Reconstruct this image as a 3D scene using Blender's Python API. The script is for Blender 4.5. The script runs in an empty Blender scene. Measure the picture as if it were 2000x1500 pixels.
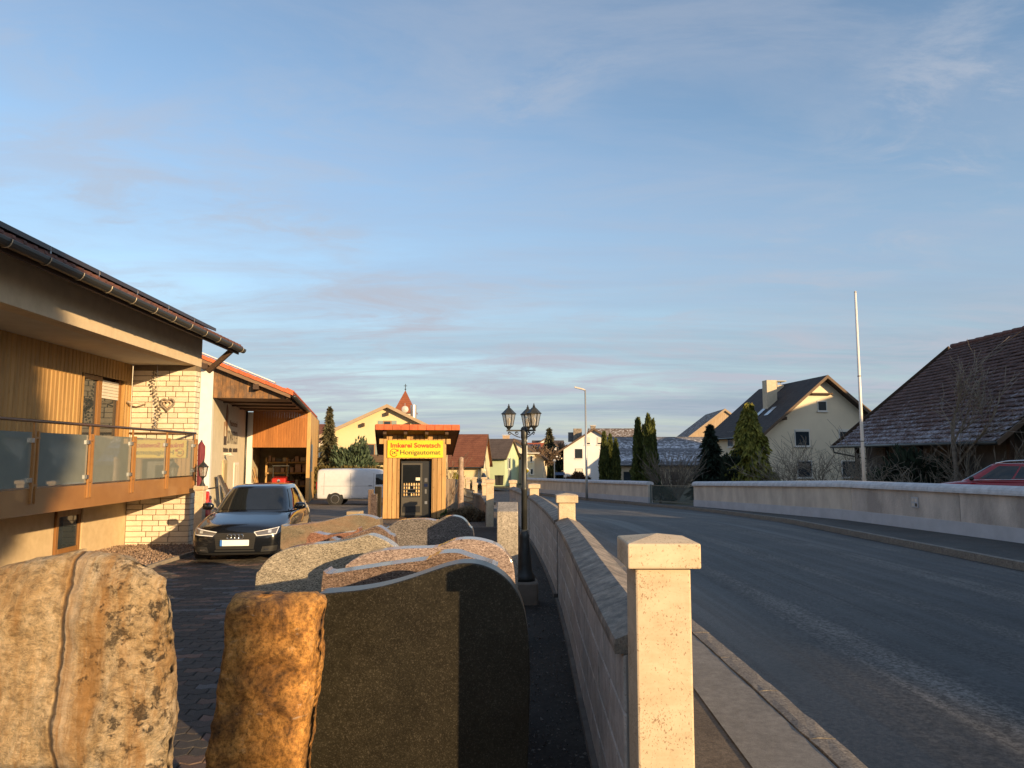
import bpy, math, random
import numpy as np
from mathutils import Vector, Matrix, noise
R = math.radians
scene = bpy.context.scene
COL = scene.collection
random.seed(7)

# ------------------------------------------------------------------ camera, sky, sun, exposure
FPX = 1400.0; EYE = 1.6; HORIZON = 888.0
PITCH = math.atan((HORIZON - 750) / FPX)
cam_d = bpy.data.cameras.new('camera'); cam = bpy.data.objects.new('camera', cam_d); COL.objects.link(cam)
cam_d.sensor_width = 36.0; cam_d.lens = 36.0 * FPX / 2000.0
cam_d.clip_start = 0.05; cam_d.clip_end = 3000
cam.location = (0, 0, EYE); cam.rotation_euler = (math.pi / 2 + PITCH, 0, 0)
scene.camera = cam

SUN_AZ = R(138); SUN_EL = R(12)
SDIR = Vector((math.sin(SUN_AZ) * math.cos(SUN_EL), math.cos(SUN_AZ) * math.cos(SUN_EL), math.sin(SUN_EL)))
world = bpy.data.worlds.new('World'); scene.world = world; world.use_nodes = True
def build_world():
    n = world.node_tree.nodes; l = world.node_tree.links
    bg = n['Background']; bg.inputs[1].default_value = 0.15
    sky = n.new('ShaderNodeTexSky'); sky.sky_type = 'NISHITA'; sky.sun_disc = False
    sky.sun_elevation = SUN_EL; sky.sun_rotation = SUN_AZ
    sky.air_density = 1.0; sky.dust_density = 0.7; sky.ozone_density = 1.6
    tc = n.new('ShaderNodeTexCoord'); sep = n.new('ShaderNodeSeparateXYZ'); l.new(tc.outputs['Generated'], sep.inputs[0])
    def math_(op, a, b=None):
        m = n.new('ShaderNodeMath'); m.operation = op
        for i, v in enumerate((a, b)):
            if v is None: continue
            if isinstance(v, (int, float)): m.inputs[i].default_value = v
            else: l.new(v, m.inputs[i])
        return m.outputs[0]
    zz = math_('MAXIMUM', sep.outputs[2], 0.0); zs = math_('ADD', zz, 0.10)
    u = math_('DIVIDE', sep.outputs[0], zs); v = math_('DIVIDE', sep.outputs[1], zs)
    comb = n.new('ShaderNodeCombineXYZ'); l.new(u, comb.inputs[0]); l.new(v, comb.inputs[1])
    def cloud(rot, sc, scale, detail, lo, hi, dist=0.0, loc=(0, 0, 0)):
        mp = n.new('ShaderNodeMapping'); mp.inputs['Rotation'].default_value[2] = rot
        mp.inputs['Scale'].default_value = sc; mp.inputs['Location'].default_value = loc
        l.new(comb.outputs[0], mp.inputs[0])
        t = n.new('ShaderNodeTexNoise'); t.inputs['Scale'].default_value = scale; t.inputs['Detail'].default_value = detail
        t.inputs['Roughness'].default_value = 0.66; t.inputs['Distortion'].default_value = dist
        l.new(mp.outputs[0], t.inputs['Vector'])
        r = n.new('ShaderNodeMapRange'); r.inputs[1].default_value = lo; r.inputs[2].default_value = hi; r.interpolation_type = 'SMOOTHSTEP'
        l.new(t.outputs['Fac'], r.inputs[0]); return r.outputs[0]
    veil = cloud(R(-24), (0.30, 0.75, 1), 0.7, 9, 0.40, 0.70, 0.7, (3.1, 1.7, 0))
    wisp = cloud(R(-20), (0.75, 1.7, 1), 1.35, 14, 0.41, 0.68, 0.6, (3.9, 7.1, 0))
    area = cloud(R(-10), (0.35, 0.8, 1), 0.7, 3, 0.38, 0.58, 0.3, (1.4, 9.1, 0))
    low = cloud(R(-4), (0.22, 0.9, 1), 0.9, 8, 0.40, 0.66, 0.4, (5.5, 2.6, 0))
    wf = math_('MULTIPLY', wisp, math_('ADD', math_('MULTIPLY', area, 0.80), 0.30))
    hi = n.new('ShaderNodeMapRange'); l.new(zz, hi.inputs[0]); hi.inputs[1].default_value = 0.16; hi.inputs[2].default_value = 0.46; hi.inputs[3].default_value = 1.0; hi.inputs[4].default_value = 0.30
    wf = math_('MULTIPLY', wf, hi.outputs[0])   # the broken cloud lies low over the land
    # evenly veiled toward the horizon: more of the layer is looked through
    hz = n.new('ShaderNodeMapRange'); l.new(zz, hz.inputs[0]); hz.inputs[1].default_value = 0.0; hz.inputs[2].default_value = 0.40
    hz.inputs[3].default_value = 1.0; hz.inputs[4].default_value = 0.0; hz.interpolation_type = 'SMOOTHSTEP'
    lowf = math_('MULTIPLY', hz.outputs[0], math_('ADD', math_('MULTIPLY', low, 0.40), 0.58))
    fleck = cloud(R(-14), (0.9, 1.3, 1), 3.2, 10, 0.42, 0.66, 0.5, (4.3, 8.8, 0)); patch = cloud(R(-8), (0.55, 0.75, 1), 0.9, 4, 0.46, 0.62, 0.3, (8.2, 3.3, 0))
    ff = math_('MULTIPLY', math_('MULTIPLY', fleck, patch), 0.60)
    def layer(prev, fac, c):
        m = n.new('ShaderNodeMixRGB'); l.new(fac, m.inputs[0]); l.new(prev, m.inputs[1]); m.inputs[2].default_value = (c[0], c[1], c[2], 1); return m
    mix = layer(sky.outputs[0], math_('MULTIPLY', veil, 0.50), (1.75, 2.18, 3.0))
    mix = layer(mix.outputs[0], lowf, (1.40, 1.74, 2.24))
    mix = layer(mix.outputs[0], ff, (2.15, 2.38, 2.8))
    mix = layer(mix.outputs[0], wf, (2.2, 2.36, 2.74))
    l.new(mix.outputs[0], bg.inputs[0])
build_world()
sun_d = bpy.data.lights.new('sun', 'SUN'); sun = bpy.data.objects.new('sun', sun_d); COL.objects.link(sun)
sun_d.energy = 5.0; sun_d.angle = R(0.55); sun_d.color = (1.0, 0.69, 0.36)
sun.rotation_euler = SDIR.to_track_quat('Z', 'Y').to_euler(); sun.location = (30, -30, 30)
vs = scene.view_settings
vs.view_transform = 'Standard'; vs.look = 'None'; vs.exposure = 0.6; vs.gamma = 1.0; vs.use_curve_mapping = False
scene.cycles.use_denoising = True

# ------------------------------------------------------------------ terrain functions
GY = [-60, 0, 14, 22, 38, 60, 100, 3000]; GZ = [0.5, 0, -0.21, -0.35, -0.98, -1.5, -1.8, -1.8]
def g(y): return float(np.interp(y, GY, GZ))
WY = [-40, 0, 2.73, 8.8, 16, 22.5]; WX = [0.40, 0.51, 0.525, 0.70, 0.53, 0.03]
def smooth_curve(ys, xs):
    yy = np.linspace(ys[0], ys[-1], 900); xx = np.interp(yy, ys, xs)
    k = max(3, int(3.0 / (yy[1] - yy[0])))
    pad = np.concatenate([2 * xx[0] - xx[k:0:-1], xx, 2 * xx[-1] - xx[-2:-k - 2:-1]])
    sm = np.convolve(pad, np.ones(2 * k + 1) / (2 * k + 1), mode='same')[k:-k]
    return lambda y: float(np.interp(y, yy, sm))
wall_x = smooth_curve(WY, WX)
left_edge = smooth_curve([-60, 8, 16, 22.5, 30, 40, 50, 60, 75, 100], [1.9, 1.9, 1.75, 1.3, 0.2, -2, -5, -9, -17, -33])
right_edge = smooth_curve([-60, 30, 35, 40, 49, 58, 75, 100], [8.5, 8.4, 8.0, 6.7, 3.8, 1.6, -6, -22])
FWY = [-40, 15, 35, 39.5, 49, 58, 72]; FWX = [12.2, 10.7, 8.75, 7.5, 4.55, 2.5, -3]
far_wall_x = smooth_curve(FWY, FWX)

def ray(px, py):
    u = (px - 1000) / FPX; v = (750 - py) / FPX
    return Vector((u, math.cos(PITCH) - v * math.sin(PITCH), math.sin(PITCH) + v * math.cos(PITCH)))
def P(px, py, Y):
    d = ray(px, py); return Vector((0, 0, EYE)) + d * (Y / d.y)
def XZ(px, py, Y):
    p = P(px, py, Y); return (p.x, p.z)

# ------------------------------------------------------------------ object helpers
def tag(o, label=None, cat=None, group=None, kind=None):
    if label: o['label'] = label
    if cat: o['category'] = cat
    if group: o['group'] = group
    if kind: o['kind'] = kind
    return o
def thing(name, label, cat, loc=(0, 0, 0), rotz=0.0, group=None):
    o = bpy.data.objects.new(name, None); COL.objects.link(o); o.empty_display_size = 0.2
    o.location = loc; o.rotation_euler = (0, 0, rotz)
    return tag(o, label, cat, group)
class MB:
    def __init__(s): s.v = []; s.f = []
    def add(s, vs_, fs):
        b = len(s.v); s.v += [tuple(p) for p in vs_]; s.f += [tuple(b + i for i in f) for f in fs]; return s
    def box(s, x0, x1, y0, y1, z0, z1):
        return s.add([(x0, y0, z0), (x1, y0, z0), (x1, y1, z0), (x0, y1, z0), (x0, y0, z1), (x1, y0, z1), (x1, y1, z1), (x0, y1, z1)],
                     [(0, 3, 2, 1), (4, 5, 6, 7), (0, 1, 5, 4), (1, 2, 6, 5), (2, 3, 7, 6), (3, 0, 4, 7)])
    def obox(s, c, size, m=None):
        hx, hy, hz = size[0] / 2, size[1] / 2, size[2] / 2
        vs_ = [Vector((a * hx, b * hy, d * hz)) for d in (-1, 1) for a, b in ((-1, -1), (1, -1), (1, 1), (-1, 1))]
        if m is not None: vs_ = [m @ q for q in vs_]
        c = Vector(c); return s.add([q + c for q in vs_], [(0, 3, 2, 1), (4, 5, 6, 7), (0, 1, 5, 4), (1, 2, 6, 5), (2, 3, 7, 6), (3, 0, 4, 7)])
    def bar(s, a, b, w, h):
        a = Vector(a); b = Vector(b); d = (b - a); L = d.length
        m = d.to_track_quat('Y', 'Z').to_matrix()
        return s.obox((a + b) / 2, (w, L, h), m)
    def prism_y(s, poly, y0, y1):
        n = len(poly); vs_ = [(x, y0, z) for x, z in poly] + [(x, y1, z) for x, z in poly]
        return s.add(vs_, [tuple(range(n)), tuple(range(2 * n - 1, n - 1, -1))] + [(i, i + n, (i + 1) % n + n, (i + 1) % n) for i in range(n)])
    def prism_x(s, poly, x0, x1):
        n = len(poly); vs_ = [(x0, y, z) for y, z in poly] + [(x1, y, z) for y, z in poly]
        return s.add(vs_, [tuple(range(n)), tuple(range(2 * n - 1, n - 1, -1))] + [(i, i + n, (i + 1) % n + n, (i + 1) % n) for i in range(n)])
    def prism_z(s, poly, z0, z1):
        n = len(poly); vs_ = [(x, y, z0) for x, y in poly] + [(x, y, z1) for x, y in poly]
        return s.add(vs_, [tuple(range(n - 1, -1, -1)), tuple(range(n, 2 * n))] + [(i, (i + 1) % n, (i + 1) % n + n, i + n) for i in range(n)])
    def tube(s, pts, rad, n=8, cap=True):
        pts = [Vector(p) for p in pts]
        if isinstance(rad, (int, float)): rad = [rad] * len(pts)
        rings = []
        up = Vector((0, 0, 1))
        for i, p in enumerate(pts):
            d = (pts[min(i + 1, len(pts) - 1)] - pts[max(i - 1, 0)])
            if d.length < 1e-9: d = Vector((0, 0, 1))
            d.normalize()
            a = d.cross(up)
            if a.length < 1e-3: a = d.cross(Vector((1, 0, 0)))
            a.normalize(); b = d.cross(a)
            rings.append([p + (a * math.cos(2 * math.pi * k / n) + b * math.sin(2 * math.pi * k / n)) * rad[i] for k in range(n)])
        vs_ = [q for r in rings for q in r]; fs = []
        for i in range(len(pts) - 1):
            for k in range(n):
                fs.append((i * n + k, (i + 1) * n + k, (i + 1) * n + (k + 1) % n, i * n + (k + 1) % n))
        if cap: fs += [tuple(range(n)), tuple(range(len(vs_) - 1, len(vs_) - n - 1, -1))]
        return s.add(vs_, fs)
    def lathe(s, prof, n=16, c=(0, 0, 0), axis='z', phase=0.0):
        vs_ = []
        for r, z in prof:
            for k in range(n):
                a = 2 * math.pi * k / n + phase
                if axis == 'z': q = (r * math.cos(a), r * math.sin(a), z)
                elif axis == 'x': q = (z, r * math.cos(a), r * math.sin(a))
                else: q = (r * math.cos(a), z, r * math.sin(a))
                vs_.append((q[0] + c[0], q[1] + c[1], q[2] + c[2]))
        fs = []
        for i in range(len(prof) - 1):
            for k in range(n):
                fs.append((i * n + k, i * n + (k + 1) % n, (i + 1) * n + (k + 1) % n, (i + 1) * n + k))
        fs += [tuple(range(n - 1, -1, -1)), tuple(range((len(prof) - 1) * n, len(prof) * n))]
        return s.add(vs_, fs)
    def mesh(s, name, mat, smooth=False):
        me = bpy.data.meshes.new(name); me.from_pydata(s.v, [], s.f); me.update()
        if mat is not None: me.materials.append(mat)
        if smooth: me.polygons.foreach_set('use_smooth', [True] * len(me.polygons))
        return me
    def build(s, name, mat, parent=None, smooth=False, bevel=0.0, seg=1, loc=None, rotz=0.0, sub=0, auto=None):
        me = s.mesh(name, mat, smooth); return put(name, me, parent, bevel, seg, loc, rotz, sub, auto)
def put(name, me, parent=None, bevel=0.0, seg=1, loc=None, rotz=0.0, sub=0, auto=None):
    o = bpy.data.objects.new(name, me); COL.objects.link(o)
    if parent is not None: o.parent = parent
    if loc is not None: o.location = loc
    if rotz: o.rotation_euler = (0, 0, rotz)
    if sub:
        m = o.modifiers.new('sub', 'SUBSURF'); m.levels = sub; m.render_levels = sub
    if bevel:
        m = o.modifiers.new('bevel', 'BEVEL'); m.width = bevel; m.segments = seg; m.limit_method = 'ANGLE'; m.angle_limit = R(35)
    return o
def text(name, body, mat, parent, loc, size, rot=(math.pi / 2, 0, 0), width=None, ext=0.003, bold=0.0, align='LEFT'):
    cu = bpy.data.curves.new(name, 'FONT'); cu.body = body; cu.size = size; cu.extrude = ext; cu.offset = bold; cu.align_x = align
    cu.materials.append(mat); cu.resolution_u = 3
    o = bpy.data.objects.new(name, cu); COL.objects.link(o); o.parent = parent; o.location = loc; o.rotation_euler = rot
    bpy.context.view_layer.update()
    if width: o.scale[0] = width / max(o.dimensions.x, 1e-4)
    me = bpy.data.meshes.new_from_object(o.evaluated_get(bpy.context.evaluated_depsgraph_get())); me.name = name
    q = bpy.data.objects.new(name, me); COL.objects.link(q); q.parent = parent; q.location = loc; q.rotation_euler = rot; q.scale = o.scale.copy()
    bpy.data.objects.remove(o); return q

# ------------------------------------------------------------------ materials
MATS = {}
def nodes_of(name):
    m = bpy.data.materials.new(name); m.use_nodes = True
    n = m.node_tree.nodes; return m, n, m.node_tree.links, n['Principled BSDF']
def setp(b, **k):
    names = dict(rough='Roughness', metal='Metallic', coat='Coat Weight', coatr='Coat Roughness', spec='Specular IOR Level', trans='Transmission Weight', ior='IOR', alpha='Alpha', sheen='Sheen Weight')
    for a, v in k.items(): b.inputs[names[a]].default_value = v
def coords(n, l, stretch=(1, 1, 1), rnd=True, kind='Object'):
    tc = n.new('ShaderNodeTexCoord'); mp = n.new('ShaderNodeMapping'); mp.inputs['Scale'].default_value = stretch
    if rnd:
        oi = n.new('ShaderNodeObjectInfo'); mul = n.new('ShaderNodeMath'); mul.operation = 'MULTIPLY'; mul.inputs[1].default_value = 37.0
        l.new(oi.outputs['Random'], mul.inputs[0])
        va = n.new('ShaderNodeVectorMath'); va.operation = 'ADD'; l.new(tc.outputs[kind], va.inputs[0]); l.new(mul.outputs[0], va.inputs[1]); l.new(va.outputs[0], mp.inputs[0])
    else: l.new(tc.outputs[kind], mp.inputs[0])
    return mp.outputs[0]
def tex_noise(n, l, vec, scale, detail=6, rough=.6, dist=0.0):
    t = n.new('ShaderNodeTexNoise'); t.inputs['Scale'].default_value = scale; t.inputs['Detail'].default_value = detail
    t.inputs['Roughness'].default_value = rough; t.inputs['Distortion'].default_value = dist; l.new(vec, t.inputs['Vector']); return t.outputs['Fac']
def ramp(n, l, fac, stops):
    r = n.new('ShaderNodeValToRGB'); e = r.color_ramp.elements
    while len(e) < len(stops): e.new(0.5)
    for i, (p, c) in enumerate(stops):
        e[i].position = p; e[i].color = (c[0], c[1], c[2], 1) if not isinstance(c, (int, float)) else (c, c, c, 1)
    l.new(fac, r.inputs[0]); return r.outputs[0]
def mixc(n, l, fac, a, b, mode='MIX'):
    m = n.new('ShaderNodeMixRGB'); m.blend_type = mode
    for i, v in enumerate((fac, a, b)):
        if isinstance(v, (int, float)): m.inputs[i].default_value = v if i == 0 else (v, v, v, 1)
        elif isinstance(v, tuple): m.inputs[i].default_value = (v[0], v[1], v[2], 1)
        else: l.new(v, m.inputs[i])
    return m.outputs[0]
def bumpn(n, l, b, h, strength, dist=.02):
    bu = n.new('ShaderNodeBump'); bu.inputs['Strength'].default_value = strength; bu.inputs['Distance'].default_value = dist
    l.new(h, bu.inputs['Height']); l.new(bu.outputs[0], b.inputs['Normal']); return bu
def obj_value(n, l, col, amount):
    """a per-object lightness difference"""
    oi = n.new('ShaderNodeObjectInfo'); gi = n.new('ShaderNodeNewGeometry')
    a = n.new('ShaderNodeMath'); a.operation = 'ADD'; l.new(oi.outputs['Random'], a.inputs[0]); l.new(gi.outputs['Random Per Island'], a.inputs[1])
    f = n.new('ShaderNodeMath'); f.operation = 'FRACT'; l.new(a.outputs[0], f.inputs[0])
    mr = n.new('ShaderNodeMapRange'); mr.inputs[3].default_value = 1 - amount; mr.inputs[4].default_value = 1 + amount; l.new(f.outputs[0], mr.inputs[0])
    hs = n.new('ShaderNodeHueSaturation'); l.new(mr.outputs[0], hs.inputs['Value']); l.new(col, hs.inputs['Color']); return hs.outputs[0], f.outputs[0]
def mat(name, c1, c2=None, rough=.75, scale=4, detail=7, stretch=(1, 1, 1), bump=0.0, bscale=40, bdist=.01, metal=0, spec=.5, coat=0, rnd=0.0, lo=.35, hi=.65, fine=0.0, trans=0):
    if name in MATS: return MATS[name]
    m, n, l, b = nodes_of(name)
    c2 = c2 or tuple(min(1, c * 1.25) for c in c1)
    v = coords(n, l, stretch); f = tex_noise(n, l, v, scale, detail)
    col = ramp(n, l, f, [(lo, c1), (hi, c2)])
    if fine:
        ff = tex_noise(n, l, v, bscale * 2.2, 3); col = mixc(n, l, fine, col, ramp(n, l, ff, [(.3, .25), (.7, 1.0)]), 'MULTIPLY')
    if rnd: col, _ = obj_value(n, l, col, rnd)
    l.new(col, b.inputs['Base Color']); setp(b, rough=rough, metal=metal, spec=spec, coat=coat)
    if bump: bumpn(n, l, b, tex_noise(n, l, v, bscale, 5), bump, bdist)
    MATS[name] = m; return m
def plain(name, c, rough=.5, metal=0, spec=.5, coat=0, **k):
    if name in MATS: return MATS[name]
    m, n, l, b = nodes_of(name)
    v = coords(n, l); f = tex_noise(n, l, v, 6, 4); col = ramp(n, l, f, [(.3, tuple(x * .9 for x in c)), (.7, c)])
    l.new(col, b.inputs['Base Color']); setp(b, rough=rough, metal=metal, spec=spec, coat=coat, **k); MATS[name] = m; return m
def wood(name, c1, c2, knots=.6, rough=.7, rnd=.18, axis='z', weather=None):
    if name in MATS: return MATS[name]
    m, n, l, b = nodes_of(name)
    st = {'z': (9, 9, .7), 'x': (.7, 9, 9), 'y': (9, .7, 9)}[axis]
    v = coords(n, l, st); f = tex_noise(n, l, v, 2.2, 6, .65, .6)
    col = ramp(n, l, f, [(.3, c1), (.7, c2)])
    v2 = coords(n, l, {'z': (3.2, 3.2, 1.6), 'x': (1.6, 3.2, 3.2), 'y': (3.2, 1.6, 3.2)}[axis])
    vo = n.new('ShaderNodeTexVoronoi'); vo.inputs['Scale'].default_value = 2.3; l.new(v2, vo.inputs['Vector'])
    kn = ramp(n, l, vo.outputs['Distance'], [(.05, .25), (.14, 1.0)])
    col = mixc(n, l, knots, col, kn, 'MULTIPLY')
    if weather:
        v3 = coords(n, l, (1.3, 1.3, .8)); w = tex_noise(n, l, v3, 2.0, 6, .7)
        col = mixc(n, l, ramp(n, l, w, [(.42, 0.0), (.62, 1.0)]), col, weather)
    col, _ = obj_value(n, l, col, rnd); l.new(col, b.inputs['Base Color']); setp(b, rough=rough, spec=.35)
    bumpn(n, l, b, f, .25, .006); MATS[name] = m; return m
def granite(name, base, dark, light, scale=90, rough=.18, flow=0.0, tint=None, spec=.5):
    m, n, l, b = nodes_of(name)
    v = coords(n, l, (1, 1, 1) if not flow else (1, 1, 2.2), rnd=False)
    vo = n.new('ShaderNodeTexVoronoi'); vo.inputs['Scale'].default_value = scale; l.new(v, vo.inputs['Vector'])
    sp = n.new('ShaderNodeSeparateColor'); l.new(vo.outputs['Color'], sp.inputs[0])
    f1 = tex_noise(n, l, v, scale * .35, 5, .7, flow)
    ad = n.new('ShaderNodeMath'); ad.operation = 'ADD'; l.new(sp.outputs[0], ad.inputs[0]); l.new(f1, ad.inputs[1])
    ha = n.new('ShaderNodeMath'); ha.operation = 'MULTIPLY'; l.new(ad.outputs[0], ha.inputs[0]); ha.inputs[1].default_value = .5
    col = ramp(n, l, ha.outputs[0], [(.24, dark), (.45, base), (.62, base), (.80, light)])
    f2 = tex_noise(n, l, v, 3.0, 5, .6, 1.0 + flow)
    f3 = tex_noise(n, l, v, 11, 7, .7, 2.5 + flow)
    col = mixc(n, l, .7, col, ramp(n, l, f2, [(.3, .55), (.7, 1.15)]), 'MULTIPLY'); col = mixc(n, l, .5, col, ramp(n, l, f3, [(.34, .45), (.6, 1.15)]), 'MULTIPLY')
    if tint: col = mixc(n, l, ramp(n, l, tex_noise(n, l, v, 1.6, 5, .6, 1.5), [(.45, 0.0), (.65, .7)]), col, tint)
    l.new(col, b.inputs['Base Color']); setp(b, rough=rough, spec=spec)
    return m
def tiled_roof(name, c1, c2, course=.17, snow=0.0, rough=.8, corr=0.0, cscale=18):
    """courses of tiles too far off to tell apart"""
    m, n, l, b = nodes_of(name)
    v = coords(n, l, rnd=False); sep = n.new('ShaderNodeSeparateXYZ'); l.new(v, sep.inputs[0])
    w = n.new('ShaderNodeMath'); w.operation = 'DIVIDE'; l.new(sep.outputs[2], w.inputs[0]); w.inputs[1].default_value = course
    fr = n.new('ShaderNodeMath'); fr.operation = 'FRACT'; l.new(w.outputs[0], fr.inputs[0])
    f = tex_noise(n, l, v, 1.5, 7, .65); f2 = tex_noise(n, l, v, 9, 3, .6)
    col = ramp(n, l, f, [(.3, c1), (.7, c2)])
    col = mixc(n, l, .6, col, ramp(n, l, f2, [(.3, .55), (.7, 1.1)]), 'MULTIPLY')
    col = mixc(n, l, .55, col, ramp(n, l, fr.outputs[0], [(.0, .3), (.22, 1.0)]), 'MULTIPLY')
    if corr:
        wx = n.new('ShaderNodeMath'); wx.operation = 'SINE'; mx = n.new('ShaderNodeMath'); mx.operation = 'MULTIPLY'; mx.inputs[1].default_value = cscale
        l.new(sep.outputs[0], mx.inputs[0]); l.new(mx.outputs[0], wx.inputs[0]); col = mixc(n, l, corr, col, ramp(n, l, wx.outputs[0], [(0, .35), (.8, 1.0)]), 'MULTIPLY')
    if snow:
        vs2 = coords(n, l, (1, 1, 2.5), rnd=False); s = tex_noise(n, l, vs2, 3.0, 8, .75)
        lowf = n.new('ShaderNodeMapRange'); l.new(fr.outputs[0], lowf.inputs[0]); lowf.inputs[3].default_value = .10; lowf.inputs[4].default_value = -.06
        ad = n.new('ShaderNodeMath'); ad.operation = 'ADD'; l.new(s, ad.inputs[0]); l.new(lowf.outputs[0], ad.inputs[1])
        col = mixc(n, l, ramp(n, l, ad.outputs[0], [(.62 - .2 * snow, 0.0), (.72 - .12 * snow, .85)]), col, (.72, .74, .8))
    l.new(col, b.inputs['Base Color']); setp(b, rough=rough, spec=.3)
    bumpn(n, l, b, fr.outputs[0], .5, .03); return m
def glassy(name, c, rough=.04, spec=.8, alpha=1.0, coat=0):
    if name in MATS: return MATS[name]
    m = plain(name, c, rough, 0, spec, coat, alpha=alpha); return m
# ------------------------------------------------------------------ special materials
def road_material():
    m, n, l, b = nodes_of('road_asphalt')
    uv = n.new('ShaderNodeUVMap'); uv.uv_map = 'along'
    def band(sc, scale, det):
        mp = n.new('ShaderNodeMapping'); mp.inputs['Scale'].default_value = sc; l.new(uv.outputs[0], mp.inputs[0]); return tex_noise(n, l, mp.outputs[0], scale, det, .6, .15)
    f1 = band((1.15, .03, 1), 1.0, 4); f2 = band((6, .16, 1), 1.0, 7)
    v = coords(n, l, rnd=False); gr = tex_noise(n, l, v, 120, 3, .7); pt = tex_noise(n, l, v, .8, 6, .6)
    col = ramp(n, l, f1, [(.42, (.034, .034, .036)), (.5, (.072, .070, .068)), (.58, (.165, .157, .146))])
    col = mixc(n, l, .5, col, ramp(n, l, f2, [(.3, .55), (.7, 1.3)]), 'MULTIPLY')
    col = mixc(n, l, .6, col, ramp(n, l, pt, [(.35, .6), (.65, 1.2)]), 'MULTIPLY'); mg = tex_noise(n, l, v, 26, 6, .8); col = mixc(n, l, .85, col, ramp(n, l, mg, [(.42, .30), (.60, 1.5)]), 'MULTIPLY')
    col = mixc(n, l, .6, col, ramp(n, l, gr, [(.3, .35), (.7, 1.3)]), 'MULTIPLY')
    # the long crack that runs with the lane
    se = n.new('ShaderNodeSeparateXYZ'); l.new(uv.outputs[0], se.inputs[0])
    wob = tex_noise(n, l, v, 1.2, 5); a = n.new('ShaderNodeMath'); a.operation = 'MULTIPLY_ADD'; a.inputs[1].default_value = .10; l.new(wob, a.inputs[0]); l.new(se.outputs[0], a.inputs[2])
    d = n.new('ShaderNodeMath'); d.operation = 'SUBTRACT'; l.new(a.outputs[0], d.inputs[0]); d.inputs[1].default_value = 2.35
    ab = n.new('ShaderNodeMath'); ab.operation = 'ABSOLUTE'; l.new(d.outputs[0], ab.inputs[0])
    col = mixc(n, l, ramp(n, l, ab.outputs[0], [(.004, .75), (.016, 0.0)]), col, (.012, .012, .013))
    l.new(col, b.inputs['Base Color']); setp(b, spec=.32)
    l.new(ramp(n, l, f1, [(.40, .48), (.60, .8)]), b.inputs['Roughness']); bumpn(n, l, b, gr, .35, .006); return m
def asphalt(name, c1, c2, grain=140, gl=.35):
    m, n, l, b = nodes_of(name); v = coords(n, l, rnd=False)
    gr = tex_noise(n, l, v, grain, 3, .75); pt = tex_noise(n, l, v, 1.3, 7, .65)
    col = ramp(n, l, pt, [(.35, c1), (.65, c2)]); mg = tex_noise(n, l, v, 16, 6, .75); col = mixc(n, l, .6, col, ramp(n, l, mg, [(.35, .55), (.65, 1.2)]), 'MULTIPLY'); col = mixc(n, l, .6, col, ramp(n, l, gr, [(.3, gl), (.7, 1.3)]), 'MULTIPLY')
    vo = n.new('ShaderNodeTexVoronoi'); vo.inputs['Scale'].default_value = 26; l.new(v, vo.inputs['Vector'])
    col = mixc(n, l, ramp(n, l, vo.outputs['Distance'], [(.03, .8), (.055, 0.0)]), col, (.5, .48, .44))
    l.new(col, b.inputs['Base Color']); setp(b, rough=.85, spec=.25); bumpn(n, l, b, gr, .5, .006); return m
def paver_material():
    m, n, l, b = nodes_of('paver_concrete'); v = coords(n, l); gr = tex_noise(n, l, v, 150, 3, .75); pt = tex_noise(n, l, v, 9, 5)
    base = ramp(n, l, pt, [(.3, (.075, .067, .06)), (.7, (.13, .116, .104))])
    col, f = obj_value(n, l, base, .28)
    hue = ramp(n, l, f, [(.0, (.08, .072, .065)), (.66, (.10, .08, .068)), (.76, (.18, .11, .08)), (.85, (.27, .155, .115)), (.93, (.15, .15, .155)), (1.0, (.12, .115, .112))])
    r = hue.node.color_ramp; r.interpolation = 'CONSTANT'
    col = mixc(n, l, .62, col, hue)
    col = mixc(n, l, .65, col, ramp(n, l, gr, [(.3, .35), (.7, 1.4)]), 'MULTIPLY')
    vo = n.new('ShaderNodeTexVoronoi'); vo.inputs['Scale'].default_value = 45; l.new(v, vo.inputs['Vector'])
    col = mixc(n, l, ramp(n, l, vo.outputs['Distance'], [(.05, .7), (.10, 0.0)]), col, (.42, .41, .4))
    l.new(col, b.inputs['Base Color']); setp(b, rough=.8, spec=.25); bumpn(n, l, b, gr, .5, .004); return m
def paved_material():
    """paving too far off to build piece by piece"""
    m, n, l, b = nodes_of('far_paving'); v = coords(n, l, rnd=False); mp = n.new('ShaderNodeMapping'); mp.inputs['Rotation'].default_value[2] = R(-6); l.new(v, mp.inputs[0])
    br = n.new('ShaderNodeTexBrick'); br.inputs['Scale'].default_value = 1.0; br.inputs['Brick Width'].default_value = .22; br.inputs['Row Height'].default_value = .11; br.inputs['Mortar Size'].default_value = .006
    br.inputs['Color1'].default_value = (.13, .112, .095, 1); br.inputs['Color2'].default_value = (.21, .175, .145, 1); br.inputs['Mortar'].default_value = (.03, .028, .025, 1)
    l.new(mp.outputs[0], br.inputs['Vector']); pt = tex_noise(n, l, v, .6, 6); col = mixc(n, l, .5, br.outputs['Color'], ramp(n, l, pt, [(.3, .6), (.7, 1.3)]), 'MULTIPLY')
    l.new(col, b.inputs['Base Color']); setp(b, rough=.85, spec=.2); bumpn(n, l, b, br.outputs['Fac'], -.4, .01); return m
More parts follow.
